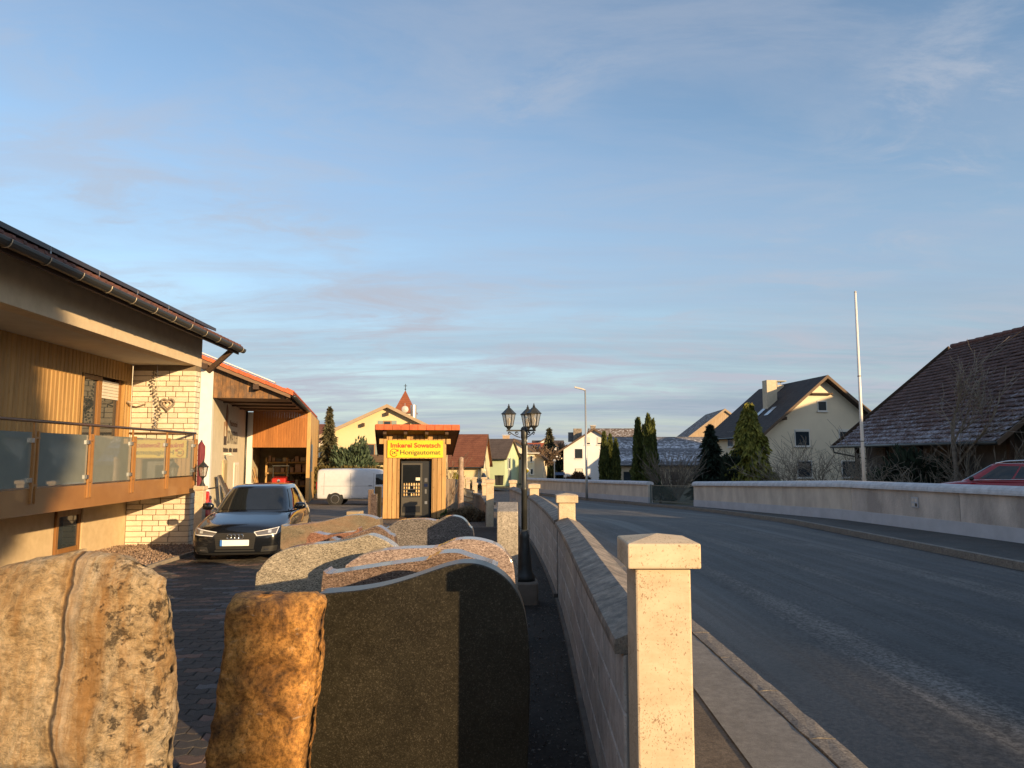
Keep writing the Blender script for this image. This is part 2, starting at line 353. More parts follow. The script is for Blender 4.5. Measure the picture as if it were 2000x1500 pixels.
def cream_stone(name, c1, c2, pit=.7, scale=1.0, rnd=.06, stain=0.0):
    m, n, l, b = nodes_of(name); v = coords(n, l)
    col = ramp(n, l, tex_noise(n, l, v, 7 * scale, 7, .65, .4), [(.3, c1), (.7, c2)])
    wv = coords(n, l, (2.0, 2.0, 9)); col = mixc(n, l, .16, col, ramp(n, l, tex_noise(n, l, wv, 2.2, 5, .6, 1.2), [(.38, (.62, .42, .27)), (.55, (1, 1, 1))]), 'MULTIPLY')
    wv = coords(n, l, (1.2, 1.2, .8)); sp = tex_noise(n, l, wv, 100 * scale, 3, .5, .8)
    big = tex_noise(n, l, v, 5 * scale, 4)
    ad = n.new('ShaderNodeMath'); ad.operation = 'MULTIPLY_ADD'; ad.inputs[1].default_value = .35; l.new(big, ad.inputs[0]); l.new(sp, ad.inputs[2])
    pits = ramp(n, l, ad.outputs[0], [(.52, 1.0), (.58, 0.0)])
    col = mixc(n, l, pits, col, (.22, .14, .08)) if pit >= 1 else mixc(n, l, mixc(n, l, 1.0, pits, pit, 'MULTIPLY'), col, (.22, .14, .08))
    if stain: col = mixc(n, l, ramp(n, l, tex_noise(n, l, v, 6.5, 9, .8), [(.42, stain), (.60, 0.0)]), col, (.09, .085, .075))
    col, _ = obj_value(n, l, col, rnd); l.new(col, b.inputs['Base Color']); setp(b, rough=.8, spec=.3)
    bumpn(n, l, b, pits, -.5, .004); return m
def travertine_material():
    m, n, l, b = nodes_of('rough_travertine'); v = coords(n, l, rnd=False); sep = n.new('ShaderNodeSeparateXYZ'); l.new(v, sep.inputs[0])
    def m_(op, a, c, d=None):
        q = n.new('ShaderNodeMath'); q.operation = op
        for i, t in enumerate((a, c, d)):
            if t is None: continue
            if isinstance(t, (int, float)): q.inputs[i].default_value = t
            else: l.new(t, q.inputs[i])
        return q.outputs[0]
    big = tex_noise(n, l, coords(n, l, (1.6, 1, .8), rnd=False), 5, 10, .78, .5)
    col = ramp(n, l, big, [(.30, (.34, .19, .08)), (.42, (.56, .38, .19)), (.54, (.70, .53, .32)), (.70, (.82, .71, .53))])
    fib = tex_noise(n, l, coords(n, l, (1, 1, 1.5), rnd=False), 34, 10, .82, .5)
    col = mixc(n, l, .75, col, ramp(n, l, fib, [(.40, .32), (.56, 1.15)]), 'MULTIPLY')
    # the vein: a dark seam with a pale band on its right, wandering down the face
    wob = tex_noise(n, l, coords(n, l, (.2, .2, 1), rnd=False), 2.2, 6); dx = m_('SUBTRACT', m_('MULTIPLY_ADD', wob, .06, sep.outputs[0]), VEIN_X + .03)
    col = mixc(n, l, ramp(n, l, m_('ADD', dx, .5), [(.495, 0.0), (.503, .55), (.53, .5), (.56, 0.0)]), col, (.74, .62, .47))
    seam = ramp(n, l, m_('ADD', dx, .5), [(.490, 0.0), (.497, 1.0), (.502, 1.0), (.507, 0.0)]); col = mixc(n, l, m_('MULTIPLY', seam, .85), col, (.07, .04, .02))
    rust = ramp(n, l, tex_noise(n, l, coords(n, l, (5.0, 1, .45), rnd=False), 3.2, 8, .7, .6), [(.47, 0.0), (.62, .75)]); col = mixc(n, l, rust, col, (.42, .21, .06))
    # right of the vein the stone is pitted, with dark lichen
    right = ramp(n, l, m_('ADD', dx, .5), [(.5, .0), (.60, .13)]); pits = tex_noise(n, l, v, 26, 10, .8, .25); pf_ = ramp(n, l, m_('ADD', m_('MULTIPLY_ADD', tex_noise(n, l, v, 6, 4), .25, pits), right), [(.80, 0.0), (.87, .8)])
    col = mixc(n, l, pf_, col, (.15, .105, .06))
    l.new(col, b.inputs['Base Color']); setp(b, rough=.8, spec=.3)
    hgt = m_('SUBTRACT', m_('SUBTRACT', fib, m_('MULTIPLY', pf_, .9)), m_('MULTIPLY', seam, .8)); bumpn(n, l, b, hgt, 1.0, .025); return m
VEIN_X = 0.20
def rust_material():
    m, n, l, b = nodes_of('rust_stone'); v = coords(n, l, rnd=False)
    f = tex_noise(n, l, v, 6, 9, .75, .6); col = ramp(n, l, f, [(.32, (.07, .04, .02)), (.44, (.29, .135, .036)), (.56, (.54, .265, .065)), (.70, (.58, .39, .20))])
    f2 = tex_noise(n, l, v, 60, 8, .8); col = mixc(n, l, .9, col, ramp(n, l, f2, [(.36, .18), (.56, 1.15)]), 'MULTIPLY')
    st = coords(n, l, (1, 1, 4)); f3 = tex_noise(n, l, st, 7, 7, .7, 1.5); col = mixc(n, l, ramp(n, l, f3, [(.63, 0.0), (.70, .6)]), col, (.42, .38, .33))
    gz = n.new('ShaderNodeNewGeometry'); sp = n.new('ShaderNodeSeparateXYZ'); l.new(gz.outputs['Normal'], sp.inputs[0])
    l.new(col, b.inputs['Base Color']); setp(b, rough=.72, spec=.35); bumpn(n, l, b, f2, .7, .012); return m
M_ROAD = road_material()
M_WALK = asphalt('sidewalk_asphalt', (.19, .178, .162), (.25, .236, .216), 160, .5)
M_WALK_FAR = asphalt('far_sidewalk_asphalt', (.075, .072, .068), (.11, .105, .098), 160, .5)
M_GRIT = asphalt('gritty_strip', (.12, .095, .07), (.20, .16, .12), 70, .3)
M_SOIL = asphalt('dark_soil', (.028, .024, .02), (.055, .048, .04), 40, .3)
M_GROUND = mat('meadow_ground', (.055, .055, .03), (.10, .09, .05), .95, 1.2, bump=.4, bscale=20)
M_PAVER = paver_material(); M_PAVED = paved_material()
M_KERB = granite('kerb_granite', (.22, .19, .155), (.11, .095, .08), (.34, .30, .25), 110, .8)
M_PILLAR = cream_stone('pillar_stone', (.54, .43, .29), (.66, .54, .38), .8, 1.35)
M_BLOCK = cream_stone('wall_block_stone', (.46, .43, .39), (.60, .56, .51), .45, .6, .10, .35)
M_CAPST = cream_stone('capstone', (.28, .235, .19), (.46, .39, .31), .7, 1.6, .12, .75)
M_TRAV = travertine_material(); M_RUST = rust_material()

# ------------------------------------------------------------------ ground, road, pavements
def strip(name, f0, f1, ys, dz, nx, material, parent=None, kind='structure', crown=0.0):
    m = MB(); vs_ = []; uvs = []
    for y in ys:
        a, b = f0(y), f1(y)
        for i in range(nx + 1):
            t = i / nx; vs_.append((a + (b - a) * t, y, g(y) + dz + crown * (1 - (2 * t - 1) ** 2))); uvs.append(((b - a) * t, y))
    fs = [(j * (nx + 1) + i, j * (nx + 1) + i + 1, (j + 1) * (nx + 1) + i + 1, (j + 1) * (nx + 1) + i) for j in range(len(ys) - 1) for i in range(nx)]
    m.add(vs_, fs); o = m.build(name, material, parent, smooth=True)
    uv = o.data.uv_layers.new(name='along')
    for lp in o.data.loops: uv.data[lp.index].uv = uvs[lp.vertex_index]
    return tag(o, kind=kind)
def fr(a, b, s):
    n = max(1, int(round((b - a) / s))); return [a + (b - a) * i / n for i in range(n + 1)]
strip('ground', lambda y: -900, lambda y: 900, [-300, -60, -30, 0, 7, 14, 18, 22, 30, 38, 49, 60, 80, 100, 200, 500, 1500], -.16, 30, M_GROUND)
strip('road', lambda y: left_edge(y) - .02, lambda y: right_edge(y) + .02, fr(-55, 100, .8), -.125, 12, M_ROAD, crown=.05)
strip('sidewalk', lambda y: wall_x(min(y, 22.4)) + .72 if y < 22.4 else left_edge(y) - .75, lambda y: left_edge(y) - .16, fr(-40, 60, .6), -.006, 4, M_WALK)
strip('verge_strip', lambda y: wall_x(y) + .05, lambda y: wall_x(y) + .74, fr(-40, 22.4, .6), -.016, 3, M_GRIT)
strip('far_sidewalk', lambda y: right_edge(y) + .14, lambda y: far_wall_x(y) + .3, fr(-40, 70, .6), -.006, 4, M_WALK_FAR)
strip('planting_bed', lambda y: wall_x(y) - 1.35, lambda y: wall_x(y) - .02, fr(2.3, 19, .5), .004, 6, M_SOIL)
strip('yard_paving', lambda y: -40, lambda y: min(wall_x(min(y, 22.4)), 0.6) + .06, fr(-30, 62, 1.0), -.014, 4, M_PAVED)

def kerb(name, edge, side, y0, y1, w, h, L, up, rough):
    root = tag(bpy.data.objects.new(name, None), kind='structure'); COL.objects.link(root)
    meshes = []
    for k in range(4):
        m = MB(); rng = random.Random(k + int(w * 1000)); nx, ny = 3, 6; top = []
        hw, hl = w / 2, L / 2 - .004
        for j in range(ny + 1):
            for i in range(nx + 1):
                x = -hw + w * i / nx + rng.uniform(-1, 1) * rough * (1 if i in (0, nx) else .3); y = -hl + 2 * hl * j / ny
                top.append((x, y, up - (rough * .8 if i in (0, nx) else 0) + rng.uniform(-.5, .5) * rough))
        nb = len(top); fs = [(j * (nx + 1) + i, j * (nx + 1) + i + 1, (j + 1) * (nx + 1) + i + 1, (j + 1) * (nx + 1) + i) for j in range(ny) for i in range(nx)]
        bot = [(x, y, -h) for x, y, z in top]; loop = [i for i in range(nx + 1)] + [(j) * (nx + 1) + nx for j in range(1, ny + 1)] + [ny * (nx + 1) + i for i in range(nx - 1, -1, -1)] + [j * (nx + 1) for j in range(ny - 1, 0, -1)]
        fs += [(loop[(q + 1) % len(loop)], loop[q], loop[q] + nb, loop[(q + 1) % len(loop)] + nb) for q in range(len(loop))]
        m.add(top + bot, fs); meshes.append(m.mesh('kerb_stone', M_KERB))
    y = y0; k = 0
    while y < y1:
        yc = y + L / 2; x = edge(yc) + side * w / 2; sl = (edge(yc + .3) - edge(yc - .3)) / .6
        o = put('kerb_stone', meshes[k % 4], root, loc=(x, yc, g(yc))); o.rotation_euler = (math.atan((g(yc + .3) - g(yc - .3)) / .6), 0, -math.atan(sl)); y += L; k += 1
kerb('kerb', left_edge, -1, 2.6, 40, .15, .22, .9, .006, .006)
kerb('far_kerb', right_edge, 1, 6.0, 60, .14, .2, 1.0, .012, .004)

# pavers of the yard, in the interlocking zigzag shape
PW, PH = .224, .112
def paver_poly(ins):
    z = .018; w, h = PW / 2 - ins, PH / 2 - ins
    return [(-w, -h + z), (-w / 2, -h - z + .006), (0, -h + z), (w / 2, -h - z + .006), (w, -h + z), (w, h + z), (w / 2, h - z + .006), (0, h + z), (-w / 2, h - z + .006), (-w, h + z)]
def paver_geo():
    a, b, c = paver_poly(.006), paver_poly(.0022), paver_poly(.0022); n = len(a)
    vs_ = [(x, y, 0) for x, y in a] + [(x, y, -.006) for x, y in b] + [(x, y, -.03) for x, y in c]
    fs = [tuple(range(n))] + [(k + i, k + n + i, k + n + (i + 1) % n, k + (i + 1) % n) for k in (0, n) for i in range(n)]
    return vs_, fs
pv, pf = paver_geo(); paver_me = MB().add(pv, pf).mesh('paver', M_PAVER)
pav_root = bpy.data.objects['yard_paving']
ROWA = R(7); ca, sa = math.cos(ROWA), math.sin(ROWA)
spots = []; stuff = []
rng = random.Random(3)
for j in range(-10, 150):
    for i in range(-45, 12):
        lx = i * PW + (PW / 2 if j % 2 else 0); ly = 2.2 + j * PH; x = lx * ca - ly * sa + .4; y = lx * sa + ly * ca
        if not (2.6 < y < 15.5) or x > wall_x(y) - 1.35 or x < -7.3: continue
        px = 1000 + FPX * x / y
        if px < -30: continue
        inside = 300 - (y - 3) * 2 < px < 452 and y < 9.5
        (spots if inside else stuff).append((y, x))
spots.sort(); stuff += spots[300:]; spots = spots[:300]
sl = math.atan(-.015)
for y, x in spots:
    o = put('paver', paver_me, pav_root, loc=(x, y, g(y) + .004 + rng.uniform(-.0035, .0035))); o.rotation_euler = (sl, rng.uniform(-.008, .008), ROWA)
m = MB(); A = np.array(pv); rot = np.array([[ca, -sa], [sa, ca]])
for y, x in stuff:
    q = A.copy(); q[:, :2] = q[:, :2] @ rot.T; q += (x, y, g(y) + .002 + rng.uniform(-.003, .003)); m.add(q.tolist(), pf)
tag(m.build('paver_field', M_PAVER, pav_root), kind='stuff')

# bits of leaf and grit on the planting bed
m = MB(); rng = random.Random(12)
for k in range(5200):
    y = 2.6 + rng.random() ** 1.6 * 9; x = wall_x(y) - .03 - rng.random() * 1.1; s = rng.uniform(.004, .011) * (1 if rng.random() < .9 else 1.6); a = rng.random() * 6.3; z = g(y) + .006
    m.add([(x + math.cos(a) * s, y + math.sin(a) * s, z + rng.random() * s), (x - math.sin(a) * s * .6, y + math.cos(a) * s * .6, z), (x - math.cos(a) * s, y - math.sin(a) * s, z + rng.random() * s), (x, y, z + s * .7)], [(0, 1, 3), (1, 2, 3), (2, 0, 3)])
tag(m.build('grit_and_leaf_litter', mat('litter', (.06, .05, .04), (.26, .24, .21), .9, 300, rnd=.5)), 'dark grit and leaf litter on the bed beside the wall', 'litter', kind='stuff')

# ------------------------------------------------------------------ the cream block wall with pillars
wall = thing('garden_wall', 'low stone block wall with cream capped pillars dividing yard and road', 'wall', (wall_x(2.73), 2.73, g(2.73)))
W0 = Vector(wall.location)
def pillar(px_, py_, h, parent, origin, w=.200, cw=.262, name='pillar', jointed=False):
    z0 = g(py_)
    root = MB().box(-w / 2, w / 2, -w / 2, w / 2, -.15, h - .114).build(name, M_PILLAR, parent, bevel=.008, seg=2, loc=Vector((px_, py_, z0)) - origin)
    c = cw / 2; m = MB(); z1, z2, z3 = h - .112, h - .024, h
    m.add([(-c, -c, z1), (c, -c, z1), (c, c, z1), (-c, c, z1), (-c, -c, z2), (c, -c, z2), (c, c, z2), (-c, c, z2), (0, 0, z3)], [(0, 3, 2, 1), (0, 1, 5, 4), (1, 2, 6, 5), (2, 3, 7, 6), (3, 0, 4, 7), (4, 5, 8), (5, 6, 8), (6, 7, 8), (7, 4, 8)])
    m.build('pillar_cap', M_PILLAR, root, bevel=.006, seg=2); return root
PIL = [(2.73, 1.348), (8.8, 1.27), (16, 1.22), (22.5, 1.20), (-.1, 1.34), (-6.2, 1.33)]
for y, h in PIL: pillar(wall_x(y), y, h, wall, W0)
block_me = [MB().box(-.115, .115, -hl, hl, -.1065, .1065).mesh('block', M_BLOCK) for hl in (.246, .14)]
def wall_run(y0, y1):
    L = .5; n = int(round((y1 - y0) / L)); L = (y1 - y0) / n
    for c in range(4):
        y = y0
        segs = []
        if c % 2: segs.append((y0, L / 2)); yy = y0 + L / 2
        else: yy = y0
        while yy < y1 - .01: ll = min(L, y1 - yy); segs.append((yy, ll)); yy += ll
        for a, ll in segs:
            yc = a + ll / 2; o = put('block', block_me[0], wall, bevel=.007, loc=Vector((wall_x(yc), yc, g(yc) + .0 + (c + .5) * .218)) - W0)
            o.scale = (1 + random.uniform(-.012, .012), (ll - .007) / .492, 1); o.rotation_euler = (math.atan((g(yc + .3) - g(yc - .3)) / .6), 0, -math.atan((wall_x(yc + .2) - wall_x(yc - .2)) / .4))
    # mortar core, set back from the faces of the blocks
    m = MB(); ys = fr(y0, y1, .5); k = len(ys); vs_ = []
    for y in ys:
        x = wall_x(y); z = g(y)
        vs_ += [(x - .104, y, z - .2), (x + .104, y, z - .2), (x + .104, y, z + .872), (x - .104, y, z + .872)]
    fs = [(i * 4 + q, i * 4 + (q + 1) % 4, i * 4 + 4 + (q + 1) % 4, i * 4 + 4 + q) for i in range(k - 1) for q in range(4)] + [(0, 3, 2, 1), (k * 4 - 4, k * 4 - 3, k * 4 - 2, k * 4 - 1)]
    m.add([Vector(v) - W0 for v in vs_], fs).build('mortar_core', mat('mortar', (.22, .2, .18), (.3, .28, .25), .9), wall)
    MB().add([Vector(v) - W0 for y in ys for v in ((wall_x(y) - .15, y, g(y) - .2), (wall_x(y) + .15, y, g(y) - .2), (wall_x(y) + .15, y, g(y) + .05), (wall_x(y) - .15, y, g(y) + .05))], fs).build('footing', mat('footing', (.10, .085, .07), (.17, .145, .12), .9, bump=.3), wall)
    # capstones
    L = 1.0; n = max(1, int(round((y1 - y0) / L))); L = (y1 - y0) / n
    for k in range(n):
        a = y0 + k * L + .003; b = y0 + (k + 1) * L - .003; m = MB(); vs_ = []; q = 4
        for i in range(q + 1):
            y = a + (b - a) * i / q; x = wall_x(y); z = g(y)
            for dx, dz in ((-.146, .875), (.136, .875), (.140, .905), (.135, .93), (.0, .985), (-.145, .93), (-.150, .905)): vs_.append(Vector((x + dx, y, z + dz)) - W0)
        fs = [(i * 7 + e, i * 7 + (e + 1) % 7, i * 7 + 7 + (e + 1) % 7, i * 7 + 7 + e) for i in range(q) for e in range(7)] + [tuple(range(6, -1, -1)), tuple(range(q * 7, q * 7 + 7))]
        m.add(vs_, fs).build('capstone', M_CAPST, wall)
for a, b in ((2.86, 8.67), (8.93, 15.87), (16.13, 22.37), (-6.07, -.23)): wall_run(a, b)

# ------------------------------------------------------------------ standing stones in the foreground
def rough_slab(name, label, outline_l, outline_r, Y, T, material, amp, seed, z_top_fn, nx=70, nz=90, ex=5, top_round=8):
    """outline_l / outline_r: (z, x) pairs from the ground up; a closed pillow-shaped slab with uneven faces"""
    zl, xl = zip(*outline_l); zr, xr = zip(*outline_r); z0 = g(Y) - .03
    vs_ = []; base = Vector(((xl[0] + xr[0]) / 2, Y, g(Y)))
    for side in (-1, 1):
        for j in range(nz + 1):
            w = j / nz
            for i in range(nx + 1):
                s = -1 + 2 * i / nx; s2 = math.copysign(abs(s) ** .8, s); 
                zt0 = z_top_fn((s2 + 1) / 2); z = z0 + (zt0 - z0) * (w ** .93)
                a = float(np.interp(z, zl, xl)); b = float(np.interp(z, zr, xr)); x = a + (b - a) * (s2 + 1) / 2
                d = max(0, 1 - abs(s) ** ex) ** (1 / 2.2) * max(0, 1 - w ** top_round * 1.0) ** (1 / 2.2)
                p = Vector((x, Y + T / 2 + side * d * T / 2, z))
                nn = noise.fractal(p * 5.5 + Vector((seed, 0, 0)), 1.0, 2.0, 5) * amp + noise.fractal(p * 26 + Vector((0, seed, 0)), 1.0, 2.0, 4) * amp * .25
                p.y += side * nn * (.25 + d); p.x += nn * .8 * s; p.z += nn * .5 * w
                vs_.append(p - base)
    nn_ = (nx + 1) * (nz + 1); fs = []
    for j in range(nz):
        for i in range(nx):
            a = j * (nx + 1) + i; fs.append((a, a + 1, a + nx + 2, a + nx + 1)); fs.append((nn_ + a, nn_ + a + nx + 1, nn_ + a + nx + 2, nn_ + a + 1))
    # close the rim
    for j in range(nz):
        for i in (0, nx):
            a = j * (nx + 1) + i; f = (a, a + nx + 1, nn_ + a + nx + 1, nn_ + a); fs.append(f if i == 0 else f[::-1])
    for i in range(nx):
        a = nz * (nx + 1) + i; fs.append((a, a + 1, nn_ + a + 1, nn_ + a))
    o = MB().add(vs_, fs).build(name, material, smooth=True, loc=base)
    return tag(o, label, 'stone')
zz = lambda py, Y: XZ(1000, py, Y)[1]
xx = lambda px, Y: XZ(px, 888, Y)[0]
Yt = 2.15
rough_slab('rough_stone', 'rough ochre travertine slab with dark pits and a vertical vein beside the driveway', [(-.1, xx(-330, Yt)), (1.2, xx(-300, Yt)), (1.34, xx(-240, Yt))],
           [(-.1, xx(345, Yt)), (zz(1500, Yt), xx(328, Yt)), (zz(1300, Yt), xx(322, Yt)), (zz(1190, Yt), xx(314, Yt)), (zz(1140, Yt), xx(300, Yt)), (zz(1110, Yt), xx(280, Yt)), (zz(1085, Yt), xx(255, Yt))],
           Yt, .20, M_TRAV, .026, 2.0, lambda t: zz(float(np.interp(t, [0, .3, .55, .75, .88, .95, 1], [1170, 1135, 1103, 1085, 1092, 1110, 1145])), Yt), 110, 110, 6, 12)
Yb = 2.72
rough_slab('rough_stone', 'narrow rust brown rough standing stone in front of the polished gravestones', [(-.1, xx(395, Yb)), (zz(1500, Yb), xx(412, Yb)), (zz(1350, Yb), xx(430, Yb)), (zz(1160, Yb), xx(452, Yb))],
           [(-.1, xx(600, Yb)), (zz(1500, Yb), xx(608, Yb)), (zz(1400, Yb), xx(612, Yb)), (zz(1290, Yb), xx(622, Yb)), (zz(1180, Yb), xx(627, Yb)), (zz(1160, Yb), xx(620, Yb))],
           Yb, .21, M_RUST, .02, 9.0, lambda t: zz(float(np.interp(t, [0, .1, .5, .85, .96, 1], [1172, 1168, 1172, 1170, 1176, 1186])), Yb), 80, 120, 9, 60)

def stone(name, label, pts, Y, T, material, cat='gravestone', yaw=0.0, bevel=.006, extra=0):
    """polished stone: the front outline (photograph's px at depth Y) with a smooth edge, thickness T behind it"""
    pl = [XZ(px, py, Y) for px, py in pts]; cx = (pl[0][0] + pl[-1][0]) / 2; zb = g(Y)
    # smooth the outline
    q = []
    for i in range(len(pl) - 1):
        p0 = pl[max(i - 1, 0)]; p1 = pl[i]; p2 = pl[i + 1]; p3 = pl[min(i + 2, len(pl) - 1)]
        for k in range(4):
            t = k / 4; q.append(tuple(.5 * ((2 * p1[a]) + (-p0[a] + p2[a]) * t + (2 * p0[a] - 5 * p1[a] + 4 * p2[a] - p3[a]) * t * t + (-p0[a] + 3 * p1[a] - 3 * p2[a] + p3[a]) * t ** 3) for a in (0, 1)))
    q.append(pl[-1])
    poly = [(q[0][0] - cx, -.01)] + [(x - cx, z - zb) for x, z in q] + [(q[-1][0] - cx, -.01)]
    o = MB().prism_y(poly[::-1] if False else poly, 0, T).build(name, material, bevel=bevel, seg=2, loc=(cx, Y, zb), rotz=yaw)
    return tag(o, label, cat)
G_BLACK = granite('black_granite', (.028, .0245, .0165), (.020, .0175, .012), (.075, .066, .05), 230, .30, 0.0, None, .3)
G_BROWN = granite('brown_granite', (.20, .14, .11), (.05, .035, .03), (.42, .32, .26), 150, .12, 1.4)
G_PINK = granite('pink_granite', (.37, .29, .255), (.12, .08, .07), (.62, .50, .44), 130, .12, 1.6)
G_BEIGE = granite('beige_granite', (.38, .33, .25), (.10, .09, .07), (.66, .60, .48), 140, .14, .4)
G_GREY = granite('grey_granite', (.20, .18, .165), (.05, .045, .045), (.42, .38, .35), 130, .14, .6)
G_RED = granite('red_granite', (.30, .15, .10), (.08, .04, .03), (.48, .30, .22), 150, .12, .8)
G_OLIVE = granite('olive_granite', (.23, .195, .14), (.10, .08, .05), (.38, .31, .21), 150, .2, 1.2, (.30, .19, .12))
G_DARK = granite('dark_granite', (.12, .09, .085), (.04, .03, .03), (.26, .22, .21), 80, .15)
G_STELE = granite('stele_stone', (.40, .35, .28), (.20, .17, .13), (.55, .49, .40), 120, .7)
stone('gravestone', 'large polished black gravestone with a wave shaped top beside the wall', [(603, 1530), (609, 1350), (612, 1200), (616, 1164), (650, 1158), (700, 1153), (750, 1144), (800, 1130), (850, 1113), (880, 1104), (905, 1100), (935, 1102), (965, 1113), (990, 1131), (1010, 1157), (1023, 1190), (1031, 1235), (1035, 1300), (1034, 1400), (1030, 1530)], 3.4, .15, G_BLACK)
stone('gravestone', 'low brown gravestone with a raised shoulder just behind the black one', [(622, 1240), (630, 1123), (645, 1121), (730, 1108), (800, 1098), (832, 1094), (848, 1086), (862, 1081), (893, 1080), (915, 1087), (950, 1098), (968, 1105), (974, 1120), (976, 1240)], 3.97, .17, G_BROWN)
stone('gravestone', 'pink granite gravestone with a humped top and pale polished rim', [(665, 1300), (672, 1125), (680, 1101), (700, 1088), (725, 1079), (780, 1072), (845, 1070), (868, 1063), (888, 1055), (920, 1053), (950, 1058), (975, 1068), (995, 1088), (1004, 1112), (1008, 1180), (1010, 1300)], 4.62, .15, G_PINK)
stone('gravestone', 'broad beige speckled gravestone with a leaf shaped top', [(493, 1300), (498, 1138), (507, 1113), (524, 1091), (556, 1073), (600, 1064), (640, 1061), (680, 1055), (706, 1048), (722, 1045), (742, 1051), (762, 1062), (776, 1075), (790, 1100), (800, 1300)], 5.0, .15, G_BEIGE)
stone('gravestone', 'grey brown gravestone with a pointed crest leaning among the others', [(632, 1200), (640, 1062), (660, 1055), (690, 1044), (712, 1036), (733, 1028), (745, 1031), (760, 1043), (772, 1062), (780, 1200)], 6.1, .13, G_BROWN)
stone('gravestone', 'short red granite block gravestone with a straight sloping top', [(596, 1180), (599, 1051), (640, 1045), (690, 1039), (702, 1042), (708, 1180)], 6.75, .16, G_RED)
stone('gravestone', 'dark grey gravestone with a round knob on its top', [(748, 1160), (752, 1042), (758, 1031), (772, 1020), (792, 1015), (830, 1014), (852, 1017), (862, 1013), (872, 1009), (888, 1008), (904, 1013), (917, 1028), (925, 1048), (930, 1160)], 7.3, .16, G_GREY)
stone('gravestone', 'olive brown gravestone with a hump beside the black car', [(546, 1140), (549, 1034), (558, 1028), (620, 1021), (655, 1013), (675, 1008), (698, 1006), (718, 1008), (735, 1014), (742, 1024), (746, 1140)], 8.2, .2, G_OLIVE)

# square stele by the lamp
p = P(991, 1000, 6.5); st = MB(); hw = .095; st.add([(-hw, 0, -.02), (hw, 0, -.02), (hw, .34, -.02), (-hw, .34, -.02), (-hw, 0, 1.19), (hw, 0, 1.19), (hw, .34, 1.255), (-hw, .34, 1.255)], [(0, 3, 2, 1), (4, 5, 6, 7), (0, 1, 5, 4), (1, 2, 6, 5), (2, 3, 7, 6), (3, 0, 4, 7)])
tag(st.build('stone_stele', G_STELE, bevel=.006, loc=(p.x, 6.5, g(6.5))), 'square sandy stone stele with a sloped top beside the lamp post', 'stele')
# ------------------------------------------------------------------ the house at the left
M_PLAST = mat('tan_plaster', (.52, .40, .24), (.60, .47, .29), .9, 6, bump=.25, bscale=160, bdist=.004)
M_BEAM = mat('cream_beam_plaster', (.58, .47, .32), (.66, .54, .38), .9, 6, bump=.25, bscale=160, bdist=.004)
M_CEIL = mat('ceiling_plaster', (.55, .5, .42), (.62, .57, .48), .9, 3)
M_CLAD = wood('golden_cladding', (.33, .19, .062), (.47, .285, .105), .3, .55, .10)
M_COPPER = mat('copper_brown_metal', (.30, .14, .045), (.36, .18, .06), .35, 3, metal=.0, spec=.6, coat=.3)
M_DKBROWN = wood('dark_brown_timber', (.045, .025, .015), (.085, .05, .03), .3, .7, .1, 'y')
M_GUTTER = plain('gutter_metal', (.075, .08, .078), .38, .6)
M_BRICK = cream_stone('pale_clinker', (.66, .58, .44), (.78, .70, .56), .3, .7, .10)
M_MORTAR = mat('dark_mortar', (.17, .13, .085), (.24, .185, .125), .95)
M_FRAME = wood('window_frame_wood', (.20, .09, .03), (.30, .15, .05), .2, .45, .05)
M_PANE = glassy('window_pane', (.035, .045, .05), .03, .9)
M_SHUT = mat('roller_shutter', (.62, .58, .50), (.68, .64, .56), .5, 3)
M_FROST = glassy('frosted_balcony_glass', (.23, .245, .21), .008, 1.0, 1.0, .8)
M_STEEL = plain('clip_steel', (.6, .6, .6), .3, 1.0)
M_BTILE = mat('brown_roof_tile', (.10, .045, .035), (.16, .07, .05), .7, 5, rnd=.15)
M_PANELS = plain('panel_frame_brown', (.05, .035, .03), .35, .3)
HA = math.atan(.06)
house = thing('dwelling_house', 'house with glass balcony, golden wood cladding and pale brick pier', 'house', (-6.50, 14.9, g(14.9)), HA)
HZ = g(14.9)
def hz(z): return z - HZ
def H(m, name, material, parent=None, **k): return m.build(name, material, parent or house, **k)
Z0 = -.35
RW = -1.25   # recessed wall
H(MB().box(RW - .3, RW, -14, .0, Z0, hz(1.12)).box(-7, RW - .3, -.02, 0, Z0, hz(4.6)), 'basement_wall', M_PLAST)
H(MB().box(RW - .3, RW - .024, -14, -2.14, hz(1.12), hz(3.42)).box(RW - .3, RW - .024, -.60, -.3, hz(1.12), hz(3.42)).box(RW - .3, RW - .024, -2.14, -.60, hz(3.065), hz(3.42)).box(RW - .3, RW - .2, -2.14, -.60, hz(1.12), hz(3.065)), 'wall_backing', M_DKBROWN)
H(MB().box(-.28, 0, -14, 0, hz(3.42), hz(4.15)), 'facade_beam', M_BEAM)
H(MB().box(RW - .1, -.28, -14, 0, hz(3.425), hz(3.55)), 'loggia_ceiling', M_CEIL)
